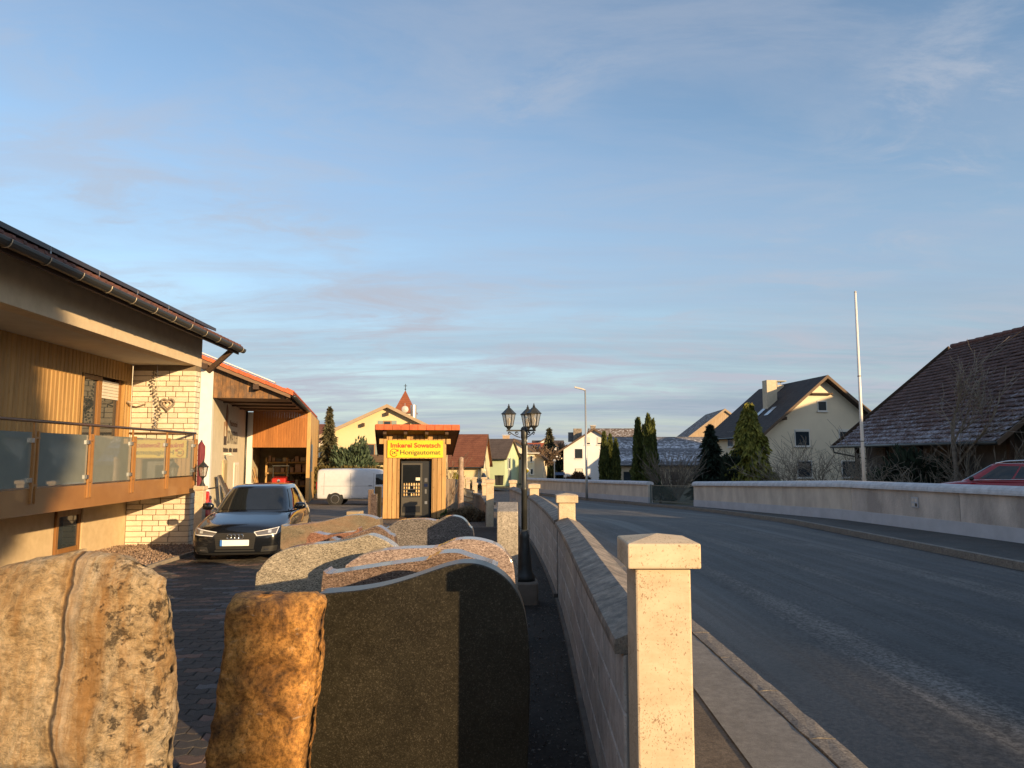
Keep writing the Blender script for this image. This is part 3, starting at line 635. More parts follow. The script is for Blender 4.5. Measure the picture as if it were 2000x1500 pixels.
# cladding boards beside and above the glazed door
bw = .118
door0, door1, door_top = -2.12, -.62, 3.06
board_full = MB().add([(RW - .02, -bw / 2, hz(1.12)), (RW - .02, bw / 2, hz(1.12)), (RW - .02, bw / 2, hz(3.42)), (RW - .02, -bw / 2, hz(3.42)),
                       (RW, -bw / 2 + .02, hz(1.12)), (RW, bw / 2 - .02, hz(1.12)), (RW, bw / 2 - .02, hz(3.42)), (RW, -bw / 2 + .02, hz(3.42))], [(4, 5, 6, 7), (0, 1, 5, 4), (2, 3, 7, 6), (1, 2, 6, 5), (3, 0, 4, 7)]).mesh('cladding_board', M_CLAD)
board_short = MB().add([(RW - .02, -bw / 2, hz(door_top)), (RW - .02, bw / 2, hz(door_top)), (RW - .02, bw / 2, hz(3.42)), (RW - .02, -bw / 2, hz(3.42)),
                        (RW, -bw / 2 + .02, hz(door_top)), (RW, bw / 2 - .02, hz(door_top)), (RW, bw / 2 - .02, hz(3.42)), (RW, -bw / 2 + .02, hz(3.42))], [(4, 5, 6, 7), (0, 1, 5, 4), (2, 3, 7, 6), (1, 2, 6, 5), (3, 0, 4, 7)]).mesh('cladding_board', M_CLAD)
y = -.3 - bw / 2
while y > -8.2:
    put('cladding_board', board_short if door0 - bw / 2 < y < door1 + bw / 2 - .02 else board_full, house, loc=(0, y, 0)); y -= bw
# glazed balcony door
dr = H(MB().box(RW - .14, RW - .06, door0, door0 + .09, hz(1.12), hz(door_top)).box(RW - .14, RW - .06, door0 + .62, door0 + .76, hz(1.12), hz(door_top)).box(RW - .14, RW - .06, door1 - .09, door1, hz(1.12), hz(door_top)).box(RW - .14, RW - .06, door0 + .09, door0 + .62, hz(door_top - .08), hz(door_top)), 'balcony_door', M_FRAME, bevel=.006)
H(MB().box(RW - .11, RW - .10, door0 + .09, door0 + .62, hz(1.12), hz(door_top - .08)), 'pane', M_PANE, dr)
H(MB().box(RW - .11, RW - .10, door0 + .76, door1 - .09, hz(1.12), hz(door_top - .3)), 'pane', M_PANE, dr)
sh = H(MB(), 'roller_shutter', M_SHUT, dr)
for k in range(6): H(MB().box(RW - .085, RW - .066, door0 + .77, door1 - .095, hz(door_top - .05 - (k + 1) * .058), hz(door_top - .054 - k * .058)), 'shutter_slat', M_SHUT, dr, bevel=.006)
bpy.data.objects.remove(sh)
for q_ in (door1, door0 - .02): H(MB().box(RW - .19, RW + .004, q_, q_ + .02, hz(1.12), hz(door_top)), 'door_reveal', M_CLAD, dr)
# balcony: fascia, floor, posts, glass, rail
H(MB().box(.04, .075, -14, -.31, hz(.84), hz(1.165)), 'balcony_fascia', M_COPPER)
H(MB().box(RW + .002, .038, -14, -.305, hz(.95), hz(1.12)), 'balcony_slab', M_CEIL)
H(MB().tube([(.06, -14, hz(2.03)), (.06, -.33, hz(2.03))], .022, 10).tube([(.06, -.36, hz(2.03)), (RW + .02, -.36, hz(2.03))], .018, 8), 'handrail', mat('rail_metal', (.14, .07, .035), (.18, .09, .045), .4), smooth=True)
posts = [-.36, -1.70, -3.05, -4.40, -5.75, -7.10, -8.45]
post_me = MB().box(.078, .105, -.055, -.027, hz(.98), hz(1.90)).box(.078, .105, .027, .055, hz(.98), hz(1.90)).box(.05, .072, -.012, .012, hz(1.165), hz(2.01)).box(.074, .108, -.058, .058, hz(1.20), hz(1.225)).box(.074, .108, -.058, .058, hz(1.80), hz(1.825)).mesh('railing_post', M_COPPER)
clip_me = MB().box(.055, .095, -.025, .025, -.028, .028).mesh('glass_clip', M_STEEL)
for k, y in enumerate(posts):
    po = put('railing_post', post_me, house, loc=(0, y, 0))
    for dz in (1.28, 1.78): put('glass_clip', clip_me, po, loc=(.012, -.085, hz(dz)))
for a, b in zip(posts[1:], posts[:-1]): H(MB().box(.062, .074, a + .066, b - .066, hz(1.19), hz(1.885)), 'glass_panel', M_FROST, bevel=.002)
# basement window
bw0, bw1, bz0, bz1 = -2.80, -2.00, -.05, .66
H(MB().box(RW + .002, RW + .004, bw0, bw1, hz(bz0), hz(bz1)), 'window_niche', plain('niche_dark', (.02, .018, .016), .9))
wn = H(MB().box(RW + .002, RW + .045, bw0, bw0 + .07, hz(bz0), hz(bz1)).box(RW + .002, RW + .045, bw1 - .12, bw1 - .05, hz(bz0), hz(bz1)).box(RW + .002, RW + .045, bw0 + .07, bw1 - .12, hz(bz0), hz(bz0 + .08)).box(RW + .002, RW + .05, bw0, bw1 - .05, hz(bz1 - .1), hz(bz1)), 'window', M_FRAME, bevel=.005)
H(MB().box(RW + .006, RW + .02, bw0 + .07, bw1 - .12, hz(bz0 + .08), hz(bz1 - .1)), 'pane', M_PANE, wn)
H(MB().box(RW, RW + .12, bw0 - .06, bw1 + .06, hz(bz0 - .045), hz(bz0 - .002)), 'window_sill', mat('sill_stone', (.35, .28, .2), (.45, .37, .28), .6), wn)
H(MB().box(RW, RW + .07, bw1 - .045, bw1 + .0, hz(bz0), hz(bz1)).box(RW, RW + .07, bw0 - .03, bw1, hz(bz1 + .002), hz(bz1 + .03)), 'window_reveal', M_PLAST, wn)
# brick pier, each brick its own piece
pier = H(MB().box(RW, -.012, -.288, 0, Z0, hz(3.42)), 'brick_pier', M_MORTAR)
rng = random.Random(5); bh = .108; nrow = int((3.42 - HZ - Z0 - .02 + HZ * 0) / bh) + 1; rows = int((hz(3.42) - Z0) / bh)
bcache = {}
def brick(lx, ly):
    k = (round(lx, 2), round(ly, 2))
    if k not in bcache: bcache[k] = MB().box(-k[0] / 2, k[0] / 2, -k[1] / 2, k[1] / 2, -bh / 2 + .006, bh / 2 - .006).mesh('brick', M_BRICK)
    return bcache[k]
for r in range(rows):
    z = Z0 + (r + .5) * bh; x = RW + .005
    while x < -.02:
        L = rng.choice((.20, .26, .32, .40)); L = min(L, -x)
        if -x - L < .09: L = -x
        put('brick', brick(L - .016, .03), pier, bevel=.004, loc=(x + L / 2, -.288 - rng.uniform(.0, .005), z)); x += L
    for a, b in (((-.29, -.16), (-.16, 0)) if r % 2 else ((-.29, -.1), (-.1, 0))): put('brick', brick(.03, b - a - .016), pier, bevel=.004, loc=(-.012 + rng.uniform(0, .004), (a + b) / 2, z))
H(MB().box(.006, .018, -.22, -.08, hz(1.55), hz(1.85)), 'house_number_plate', mat('plate_stone', (.5, .42, .34), (.58, .5, .4), .6))
# eaves: soffit, tiles, gutter
EO = .56
H(MB().prism_y([(0, hz(4.08)), (EO, hz(3.86)), (EO, hz(3.92)), (-6, hz(6.05)), (-6, hz(5.98)), (0, hz(4.12))], -14, .62), 'roof_deck', M_DKBROWN)
H(MB().box(EO - .03, EO, -14, .62, hz(3.78), hz(3.86)), 'eaves_board', M_DKBROWN)
gp = []
for k in range(9): a = math.pi * k / 8; gp.append((EO + .075 - .07 * math.cos(a), hz(3.895) - .085 * math.sin(a)))
gp += [(x * 1 - .0, z) for x, z in [(EO + .139, hz(3.90)), (EO + .011, hz(3.90))]]
gut = H(MB().prism_y(gp, -14, .66), 'gutter', M_GUTTER, smooth=False)
br_me = MB()
pts = []
for k in range(9): a = math.pi * k / 8; pts.append((EO + .075 - .076 * math.cos(a), 0, hz(3.895) - .091 * math.sin(a)))
br_me = MB().tube(pts, .007, 5).mesh('gutter_bracket', plain('bracket_zinc', (.32, .28, .22), .5, .5))
for k in range(18): put('gutter_bracket', br_me, gut, loc=(0, .45 - k * .72, 0))
# eaves course of tiles (single tiles show along the edge)
tile_me = MB().prism_y([(EO + .08, hz(3.925)), (EO + .08, hz(3.955)), (EO - .35, hz(4.11)), (EO - .35, hz(4.08))], -.095, .095).mesh('roof_tile', M_BTILE)
roll_me = MB().prism_y([(EO + .085, hz(3.94)), (EO + .085, hz(3.975)), (EO - .35, hz(4.13)), (EO - .35, hz(4.08))], -.03, .03).mesh('tile_roll', M_BTILE)
rt = H(MB().prism_y([(EO - .30, hz(4.07)), (EO - .30, hz(4.095)), (-6, hz(6.42)), (-6, hz(6.39))], -14, .64), 'roof_tiling', M_BTILE)
for k in range(56):
    t = put('roof_tile', tile_me, rt, loc=(0, .54 - k * .2, 0)); 
    put('tile_roll', roll_me, rt, loc=(0, .45 - k * .2, 0))
for k in range(9):
    y1 = -.55 - k * 1.16; H(MB().prism_y([(EO - .10, hz(4.09)), (EO - .10, hz(4.15)), (EO - 1.7, hz(4.73)), (EO - 1.7, hz(4.67))], y1 - 1.13, y1), 'roof_panel', M_PANELS)
    H(MB().prism_y([(EO - .105, hz(4.14)), (EO - .105, hz(4.06)), (EO - .15, hz(4.06)), (EO - .15, hz(4.14))], y1 - 1.145, y1 - 1.13), 'panel_clamp', M_STEEL)
H(MB().bar((.02, .30, hz(3.36)), (EO - .02, .30, hz(3.86)), .10, .10), 'knee_brace', M_DKBROWN, bevel=.008)
# gravel bed against the house
hm = house.matrix_basis
def HW(x, y, z): 
    c, s = math.cos(HA), math.sin(HA); return Vector((house.location.x + x * c - y * s, house.location.y + x * s + y * c, house.location.z + z))
m = MB(); rng = random.Random(9); 
for k in range(7000):
    x = rng.uniform(RW, .55); y = rng.uniform(-6.5, -.35)
    if x > .0 + .5 * math.sin((y + 6.5) * .3): pass
    s = rng.uniform(.010, .022); p = HW(x, y, 0); p.z = g(p.y) + .03 + rng.uniform(0, .02)
    a = rng.random() * 6; m.add([p + Vector((math.cos(a) * s, math.sin(a) * s, 0)), p + Vector((math.cos(a + 2.1) * s, math.sin(a + 2.1) * s, 0)), p + Vector((math.cos(a + 4.2) * s, math.sin(a + 4.2) * s, 0)), p + Vector((0, 0, s * .9)), p - Vector((0, 0, s * .9))], [(0, 1, 3), (1, 2, 3), (2, 0, 3), (1, 0, 4), (2, 1, 4), (0, 2, 4)])
q = [HW(RW, -6.5, 0), HW(.6, -6.5, 0), HW(.6, -.35, 0), HW(RW, -.35, 0)]; m.add([(p.x, p.y, g(p.y) + .028) for p in q], [(0, 1, 2, 3)])
tag(m.build('gravel', mat('gravel_stones', (.14, .09, .06), (.36, .26, .19), .85, 30, rnd=.45)), 'brown gravel strip along the foot of the house', 'gravel', kind='stuff')
e0, e1 = HW(.62, -6.5, 0), HW(.62, -.3, 0); tag(MB().bar((e0.x, e0.y, g(e0.y) + .0), (e1.x, e1.y, g(e1.y) + .0), .06, .12).build('edging_kerb', mat('edging_concrete', (.25, .21, .16), (.34, .29, .23), .85)), kind='structure')

# wall ornaments: wind chime, heart, driftwood
rootp = HW(-.72, -.42, hz(3.40)); ch = thing('wind_chime', 'hanging string of dark shells and driftwood under the loggia ceiling', 'wind chime', rootp, HA)
rng = random.Random(21); MB().tube([(0, 0, .02), (.01, 0, -.15)], .003, 4).build('cord', M_STEEL, ch); z = -.12
M_SHELL = mat('shell_dark', (.10, .09, .07), (.30, .26, .2), .6, 20, rnd=.4)
k = 0
while z > -1.28:
    off = .07 * math.sin(z * 5) ; MB().lathe([(.004, -.024), (.022, -.005), (.018, .012), (.004, .024)], 7).build('shell', M_SHELL, ch, smooth=True, loc=(off + (-.014 if k % 2 else .02) * (1 + rng.random()), rng.uniform(-.02, .02), z)); z -= .033; k += 1
MB().tube([(0, 0, -.1), (.05, 0, -.4), (-.05, 0, -.7), (-.02, 0, -1.0), (.03, 0, -1.3)], .003, 4).build('string', M_STEEL, ch)
hp = HW(-.52, -.345, hz(2.62)); m = MB(); pts = []
for k in range(40): t = 2 * math.pi * k / 40; pts.append((.0085 * 16 * math.sin(t) ** 3, 0, .0085 * (13 * math.cos(t) - 5 * math.cos(2 * t) - 2 * math.cos(3 * t) - math.cos(4 * t))))
hr = thing('heart_wreath', 'grey twig heart wreath hung on the pale brick pier', 'wreath', hp, HA)
m.tube(pts + [pts[0]], .022, 7).build('twig_ring', mat('twig_grey', (.16, .12, .09), (.34, .28, .22), .9, 60, bump=.8, bscale=80), hr, smooth=True)
MB().tube([(x * .55, -.01, z * .55) for x, _, z in pts + [pts[0]]], .012, 6).build('inner_ring', mat('twig_pale', (.45, .32, .2), (.55, .42, .28), .9), hr, smooth=True)
dp = HW(-1.05, -.55, hz(2.63)); tag(MB().tube([(-.16, 0, .02), (-.08, .01, -.005), (.0, 0, .008), (.08, .02, -.012), (.09, .22, -.012)], [.032, .026, .026, .02, .012], 7).build('driftwood', mat('driftwood_mat', (.5, .4, .28), (.62, .52, .38), .9, 12), smooth=True, loc=dp, rotz=HA), 'pale driftwood stick mounted at the corner of the loggia', 'driftwood')

# ------------------------------------------------------------------ gate pier, wall lantern, closed parasol beside the car
def lantern(parent, loc, s=1.0, mats=None, lit=True):
    """hexagonal lantern: base at z=0"""
    fm, gm, bm_ = mats
    L = MB()
    L.lathe([(.004, 0), (.02, .012), (.03, .03), (.052, .045), (.056, .055)], 6)
    L.lathe([(.098, .205), (.10, .213), (.075, .235), (.05, .262), (.03, .282), (.014, .295), (.018, .305), (.010, .315), (.006, .335), (.001, .345)], 6)
    for k in range(6):
        a = math.pi / 3 * k; L.bar((.054 * math.cos(a), .054 * math.sin(a), .052), (.084 * math.cos(a), .084 * math.sin(a), .207), .009, .009)
    L.v = [(x * s, y * s, z * s) for x, y, z in L.v]
    o = L.build('lantern', fm, parent, loc=loc)
    for k in range(6):
        a = math.pi / 3 * k; b = a + math.pi / 3
        MB().add([(.053 * s * math.cos(a), .053 * s * math.sin(a), .054 * s), (.053 * s * math.cos(b), .053 * s * math.sin(b), .054 * s), (.082 * s * math.cos(b), .082 * s * math.sin(b), .205 * s), (.082 * s * math.cos(a), .082 * s * math.sin(a), .205 * s)], [(0, 1, 2, 3)]).build('lantern_pane', gm, o)
    MB().lathe([(.012 * s, .05 * s), (.012 * s, .08 * s), (.022 * s, .10 * s), (.026 * s, .125 * s), (.016 * s, .15 * s), (.004 * s, .158 * s)], 10).build('bulb', bm_, o, smooth=True)
    return o
M_IRON = mat('lamp_iron', (.030, .032, .030), (.05, .052, .048), .45, 8, metal=.3)
M_LPANE = bpy.data.materials.new('lantern_glass'); M_LPANE.use_nodes = True
def _lp():
    n = M_LPANE.node_tree.nodes; l = M_LPANE.node_tree.links; b = n['Principled BSDF']; setp(b, rough=.15, spec=.6); pass
    v = coords(n, l); l.new(ramp(n, l, tex_noise(n, l, v, 40, 3), [(.3, (.26, .24, .20)), (.7, (.40, .37, .31))]), b.inputs['Base Color'])
    tr = n.new('ShaderNodeBsdfTransparent'); mx = n.new('ShaderNodeMixShader'); mx.inputs[0].default_value = .45
    l.new(tr.outputs[0], mx.inputs[1]); l.new(b.outputs[0], mx.inputs[2]); l.new(mx.outputs[0], n['Material Output'].inputs['Surface'])
_lp()
M_BULB = mat('bulb_white', (.85, .82, .72), (.9, .87, .78), .3)
LM = (M_IRON, M_LPANE, M_BULB)
gx = P(390, 1000, 14.2); gpz = g(14.2)
gp_ = thing('gate_pier', 'cream gate pier with a flat cap beside the brick house', 'pier', (gx.x - .02, 14.25, gpz))
MB().box(-.08, .08, -.08, .08, -.05, 1.12).build('shaft', M_PILLAR, gp_, bevel=.008); MB().box(-.105, .105, -.105, .105, 1.122, 1.20).build('cap', M_PILLAR, gp_, bevel=.008)
ln = thing('lantern_lamp', 'grey iron lantern lamp standing on the cream gate pier', 'lantern', (gx.x + .01, 14.25, gpz + 1.2))
MB().lathe([(.06, 0), (.055, .02), (.03, .06), (.022, .1), (.02, .14)], 10).build('foot', M_IRON, ln, smooth=True); lantern(ln, (0, 0, .13), 1.15, LM)
pp = P(392, 900, 15.6); pz = g(15.6); um = thing('closed_parasol', 'closed dark red parasol behind the brick pier', 'parasol', (pp.x, 15.6, pz))
MB().tube([(0, 0, 0), (0, 0, 2.15)], .022, 8).build('pole', M_STEEL, um, smooth=True)
MB().lathe([(.04, .55), (.10, .7), (.085, 1.2), (.07, 1.6), (.09, 1.85), (.085, 2.02), (.02, 2.12)], 9).build('canopy', mat('maroon_cloth', (.12, .02, .03), (.2, .035, .045), .8, 6, stretch=(8, 8, .6), bump=.6, bscale=6), um)
MB().box(-.24, .24, -.24, .24, 0, .09).build('base', M_GUTTER, um, bevel=.02)

# ------------------------------------------------------------------ workshop hall with porch and open shed
WA = R(12.5); wc, ws_ = math.cos(WA), math.sin(WA)
WO = P(411, 888, 30.0); WG = g(36)
shop = thing('workshop_hall', 'plastered workshop with lettering, orange roof edge and wooden porch gable', 'workshop', (WO.x, 30.0, WG), WA)
def wz(z): return z - WG
M_SHOPW = mat('workshop_plaster', (.60, .53, .38), (.68, .60, .44), .9, 3, bump=.15, bscale=100)
M_SHOPP = mat('workshop_white', (.72, .70, .64), (.78, .76, .70), .85, 3)
M_OLDW = wood('weathered_boards', (.20, .095, .035), (.36, .19, .075), .5, .75, .25, 'z', (.12, .075, .045))
M_REDW = wood('larch_boards', (.26, .095, .022), (.42, .17, .045), .3, .6, .14)
M_LIGHTW = wood('spruce_post', (.42, .25, .09), (.56, .36, .15), .4, .65, .1)
M_SOFF = wood('soffit_boards', (.12, .06, .03), (.19, .10, .055), .3, .7, .1, 'y')
M_ORANGE = mat('orange_tile', (.42, .085, .025), (.56, .13, .04), .65, 8, rnd=.12)
def S(m, name, material, parent=None, **k): return m.build(name, material, parent or shop, **k)
S(MB().box(-4, -.5, 0, .3, -.3, wz(5.6)), 'front_wall', M_SHOPW); S(MB().box(-.5, 0, -.04, .3, -.3, wz(5.55)), 'corner_pilaster', M_SHOPP)
S(MB().box(-.3, 0, .3, 10.0, -.3, wz(5.0)), 'side_wall', M_SHOPW)
# porch: gable boards, soffit, roof
PWD = 3.05; rise = .40
def rake(x): return wz(4.05) + (PWD - x) * rise + .18
nb = 18
for k in range(nb):
    x0 = .02 + (PWD - .02) * k / nb; x1 = .02 + (PWD - .02) * (k + 1) / nb - .006
    S(MB().prism_y([(x0, wz(3.98)), (x1, wz(3.98)), (x1, rake(x1) - .20), (x0, rake(x0) - .20)], -.03 - .004 * (k % 2), .0), 'gable_board', M_OLDW)
S(MB().box(.0, PWD, .0, 10.0, wz(4.0), wz(4.06)), 'porch_soffit', M_SOFF)
for k in range(1, 4): S(MB().box(.02, PWD - .05, k * 2.4, k * 2.4 + .14, wz(3.93), wz(4.0)), 'soffit_beam', M_DKBROWN)
S(MB().prism_y([(-4.4, rake(-4.4) + .02), (PWD + .18, rake(PWD + .18) + .02), (PWD + .18, rake(PWD + .18) - .1), (-4.4, rake(-4.4) - .1)], -.35, 22), 'roof_deck', M_DKBROWN)
S(MB().prism_y([(-4.4, rake(-4.4) - .02), (PWD + .1, rake(PWD + .1) - .02), (PWD + .1, rake(PWD + .1) - .20), (-4.4, rake(-4.4) - .20)], -.40, -.352), 'verge_board', wood('verge_timber', (.16, .09, .05), (.26, .16, .09), .3, .7, .1, 'x'))
rtile = S(MB().prism_y([(-4.4, rake(-4.4) + .10), (PWD + .2, rake(PWD + .2) + .10), (PWD + .2, rake(PWD + .2) + .03), (-4.4, rake(-4.4) + .03)], -.3, 22), 'roof_tiling', tiled_roof('orange_roof', (.40, .08, .025), (.52, .12, .04), .13))
vt_me = MB().prism_y([(-.19, .19 * rise + .02), (.19, -.19 * rise + .0), (.19, -.19 * rise - .16), (-.19, .19 * rise - .14)], -.45, -.28).mesh('verge_tile', M_ORANGE)
for k in range(19): x = PWD + .02 - k * .375; put('verge_tile', vt_me, rtile, loc=(x, 0, rake(x) + .11))
S(MB().bar((-4.4, -.1, rake(-4.4) + .20), (PWD - .55, -.1, rake(PWD - .55) + .20), .5, .05), 'metal_verge_strip', mat('pale_metal', (.7, .7, .7), (.78, .78, .78), .4, metal=.4))
for k in range(9): S(MB().prism_y([(PWD + .22 - k * .0 - .3, rake(PWD - .08) + .12), (PWD + .22, rake(PWD + .22) + .12), (PWD + .22, rake(PWD + .22) + .18), (PWD - .08, rake(PWD - .08) + .19)], -.25 + k * 2.4, 2.05 + k * 2.4), 'eaves_tile_row', M_ORANGE, rtile)
S(MB().tube([(PWD + .27, -.45, wz(4.05)), (PWD + .27, 22, wz(4.0))], .075, 10), 'gutter', M_GUTTER, smooth=True)
for xq in (-.3, 1.75): S(MB().box(xq - .12, xq + .12, -.42, .02, rake(xq) - .42, rake(xq) - .2), 'purlin_end', M_DKBROWN, bevel=.01)
# wall lettering and logo on the side wall
rot_side = (math.pi / 2, 0, math.pi / 2)
M_INK = plain('sign_ink', (.06, .05, .045), .6); M_INKB = plain('sign_ink_brown', (.22, .10, .04), .6)
sg = S(MB().box(.004, .012, 3.0, 3.75, wz(.0 + 2.05), wz(2.45)), 'logo_block', M_INK)
S(MB().box(.004, .02, 2.95, 3.05, wz(2.45), wz(3.1)).box(.004, .02, 3.62, 3.72, wz(2.45), wz(3.1)), 'logo_frame', M_INKB, sg)
S(MB().prism_x([(3.75, wz(2.4)), (3.45, wz(3.0)), (3.6, wz(3.95)), (3.95, wz(3.6))], .005, .02).prism_x([(3.3, wz(2.9)), (3.25, wz(3.1)), (3.5, wz(3.9)), (3.56, wz(3.8))], .005, .02), 'logo_chisel', M_INKB, sg)
text('lettering', 'Meisterbetrieb', M_INKB, shop, (.006, 4.5, wz(2.98)), .42, rot_side, width=2.3)
text('lettering', 'SOWATSCH', M_INK, shop, (.006, 3.95, wz(2.12)), .92, rot_side, width=3.0)
rng = random.Random(2)
for a, b in ((2.95, 4.3), (4.5, 5.45), (5.65, 7.1)):   # three small words, too blurred to read
    yq = a
    while yq < b - .05: w_ = rng.uniform(.05, .11); S(MB().box(.004, .008, yq, min(b, yq + w_), wz(1.72), wz(1.72) + rng.choice((.2, .2, .17))), 'small_lettering', M_INK); yq += w_ + .045
# door, window, lamp, downpipe
dd = S(MB().box(.004, .05, 2.85, 3.95, -.25, wz(1.35)), 'door', mat('door_cream', (.5, .4, .22), (.58, .47, .28), .5)); S(MB().box(.05, .075, 3.0, 3.8, -.15, wz(1.2)), 'door_panel', mat('door_panel_m', (.42, .32, .16), (.5, .4, .22), .5), dd)
ww = S(MB().box(.004, .04, 6.1, 7.6, wz(-.2), wz(1.2)), 'window', M_SHOPP); S(MB().box(.04, .045, 6.22, 6.8, wz(-.1), wz(1.1)).box(.04, .045, 6.9, 7.5, wz(-.1), wz(1.1)), 'pane', mat('curtain_pane', (.75, .68, .5), (.85, .78, .6), .3), ww); S(MB().box(.004, .12, 6.0, 7.7, wz(-.27), wz(-.2)), 'sill', M_SHOPP, ww)
S(MB().lathe([(.02, .12), (.10, .05), (.20, -.0), (.02, -.02)], 10, (.28, 3.2, wz(1.55))).bar((.0, 3.2, wz(1.62)), (.28, 3.2, wz(1.66)), .04, .04), 'wall_lamp', mat('lamp_shade_white', (.7, .66, .55), (.78, .74, .62), .4))
S(MB().tube([(.07, 9.6, -.3), (.07, 9.6, wz(4.0))], .05, 8), 'downpipe', M_GUTTER, smooth=True)
# shed front at the far end: board wall over an open bay
SX0, SX1, SY = .35, 3.25, 10.0
S(MB().box(0, .35, SY - .05, SY + .3, -.3, wz(3.95)), 'shed_pier', M_SHOPP)
nb = 21
for k in range(nb):
    x0 = SX0 + (SX1 - SX0) * k / nb; S(MB().box(x0, x0 + (SX1 - SX0) / nb - .007, SY - .02 - .005 * (k % 2), SY + .03, wz(2.0), wz(4.03)), 'shed_board', M_REDW)
S(MB().box(SX1, SX1 + .2, SY - .05, SY + .2, -.3, wz(3.98)), 'shed_post', M_LIGHTW, bevel=.01)
for k in range(14): yb = SY + .2 + k * .8; S(MB().box(SX1 + .12, SX1 + .16 + .004 * (k % 2), yb, yb + .79, -.2, wz(3.98)), 'side_board', M_LIGHTW)
S(MB().box(SX1 + .165, SX1 + .18, SY + 1.0, SY + 3.2, wz(.6), wz(2.2)), 'side_sign', mat('grey_board', (.25, .27, .26), (.32, .34, .33), .5))
S(MB().box(0, .05, SY + .3, SY + 6, -.3, wz(3.95)), 'shed_inner_wall', mat('shed_plaster', (.5, .42, .28), (.58, .5, .34), .9)); S(MB().box(0, SX1 + .15, SY + 6, SY + 6.1, -.3, wz(3.95)), 'shed_rear_wall', mat('shed_rear', (.28, .22, .15), (.36, .3, .2), .9))
S(MB().box(.05, SX1 + .1, SY + .05, SY + 6, wz(2.9), wz(3.0)), 'shed_ceiling', M_DKBROWN)
def SW(x, y, z): return Vector((shop.location.x + x * wc - y * ws_, shop.location.y + x * ws_ + y * wc, WG + z))
# shelf with stones in the shed
sp = SW(.6, SY + 4.3, 0); shf = thing('storage_shelf', 'timber shelf loaded with stones at the back of the open shed', 'shelf', (sp.x, sp.y, g(sp.y)), WA)
for z in (.75, 1.55, 2.2): MB().box(0, 2.5, 0, .7, z, z + .09).build('shelf_board', M_LIGHTW, shf)
for x in (0, 1.2, 2.4): MB().box(x, x + .1, .0, .7, 0, 2.55).build('upright', M_LIGHTW, shf)
rng = random.Random(31); names_ = ('cream', 'dark brown', 'reddish', 'black'); cols = [mat('store_a', (.5, .42, .3), (.6, .52, .4)), mat('store_b', (.2, .15, .12), (.3, .22, .18)), mat('store_c', (.45, .28, .2), (.55, .36, .26)), mat('store_d', (.1, .1, .1), (.16, .16, .16))]
for z in (.845, 1.645, 2.295):
    x = .15
    while x < 2.3:
        w_ = rng.uniform(.12, .35); h_ = rng.uniform(.15, .5 if z < 2 else .4); c = SW(.6 + x + w_ / 2, SY + 4.3 + .3, 0)
        ci = rng.randrange(4); lvl = 'lowest' if z < 1 else 'middle' if z < 2 else 'top'; tag(MB().box(-w_ / 2, w_ / 2, -.2, .2, 0, h_).build('stone_sample', cols[ci], bevel=.015, loc=(c.x, c.y, g(sp.y) + z), rotz=WA), f'{names_[ci]} cut stone sample on the {lvl} board of the shed shelf', 'stone sample', 'stone samples on the shed shelf'); x += w_ + rng.uniform(.02, .1)
# boards and slabs leaning about
def leaning(name, label, wx, wy, L, w, t, lean, rz, material, cat, group=None):
    p = SW(wx, wy, 0); o = MB().box(-t / 2, t / 2, -w / 2, w / 2, 0, L).build(name, material, bevel=.006, loc=(p.x, p.y, g(p.y) + .05)); o.rotation_euler = (0, -lean, WA + rz); return tag(o, label, cat, group)
for k in range(6): leaning('leaning_board', 'long pale board leaning on the wall inside the open shed' if k % 2 else 'long weathered brown board leaning inside the open shed', .75 + rng.uniform(-.1, .15), SY + .6 + k * .32, rng.uniform(1.3, 2.0), .12, .035, .28 + rng.uniform(-.05, .08), 0, M_LIGHTW if k % 2 else M_OLDW, 'board', 'boards leaning in the shed')
leaning('stone_slab', 'tall grey stone slab leaning against the lettered workshop wall', .75, 1.2, 1.5, .75, .07, .4, 0, G_GREY, 'slab')
leaning('stone_slab', 'reddish narrow slab leaning beside the tall grey slab', .7, 2.2, 1.15, .4, .06, .42, 0, G_RED, 'slab')
leaning('stone_slab', 'small pale framed slab leaning by the workshop door', .5, 4.6, .9, .5, .05, .3, 0, G_BEIGE, 'slab')

# ------------------------------------------------------------------ honey kiosk
KA = R(8.8); KO = P(747, 1000, 22.2); KG = g(22.2)
ki = thing('honey_kiosk', 'small wooden kiosk with yellow sign and orange roof edge', 'kiosk', (KO.x, 22.2, KG), KA)
def kz(py): return XZ(1000, py, 22.2)[1] - KG
KW = 1.93; M_KW = wood('kiosk_boards', (.35, .19, .068), (.54, .335, .135), .8, .65, .2)
def K(m, name, material, parent=None, **k): return m.build(name, material, parent or ki, **k)
d0, d1, dz = .50, 1.49, kz(896)
edges = fr(0, KW, KW / 14)
for k in range(14):
    x0, x1 = edges[k] + .006, edges[k + 1] - .006; z0 = .01
    if x1 > d0 and x0 < d1:
        if x0 < d0 - .02: x1 = d0
        elif x1 > d1 + .02: x0 = d1
        else: z0 = dz
    K(MB().box(x0, x1, -.005 * (k % 2), .03, z0, kz(846)), 'wall_board', M_KW, bevel=.004)
    if z0 == dz: continue
    # the rest of a board cut by the doorway
    if edges[k] + .003 < d0 - .02 < edges[k + 1] and edges[k + 1] - .003 > d0: K(MB().box(d0, edges[k + 1] - .003, 0, .03, dz, kz(846)), 'wall_board', M_KW)
    if edges[k] + .003 < d1 < edges[k + 1] - .025: K(MB().box(edges[k] + .003, d1, 0, .03, dz, kz(846)), 'wall_board', M_KW)
for k in range(13):
    for x in (-.0, KW - .03): K(MB().box(x, x + .03, .033 + k * .15, .18 + k * .15, .01, kz(860) - k * .045), 'side_board', M_KW)
K(MB().box(.03, KW - .03, 1.95, 1.98, .01, kz(880)), 'rear_wall', M_KW)
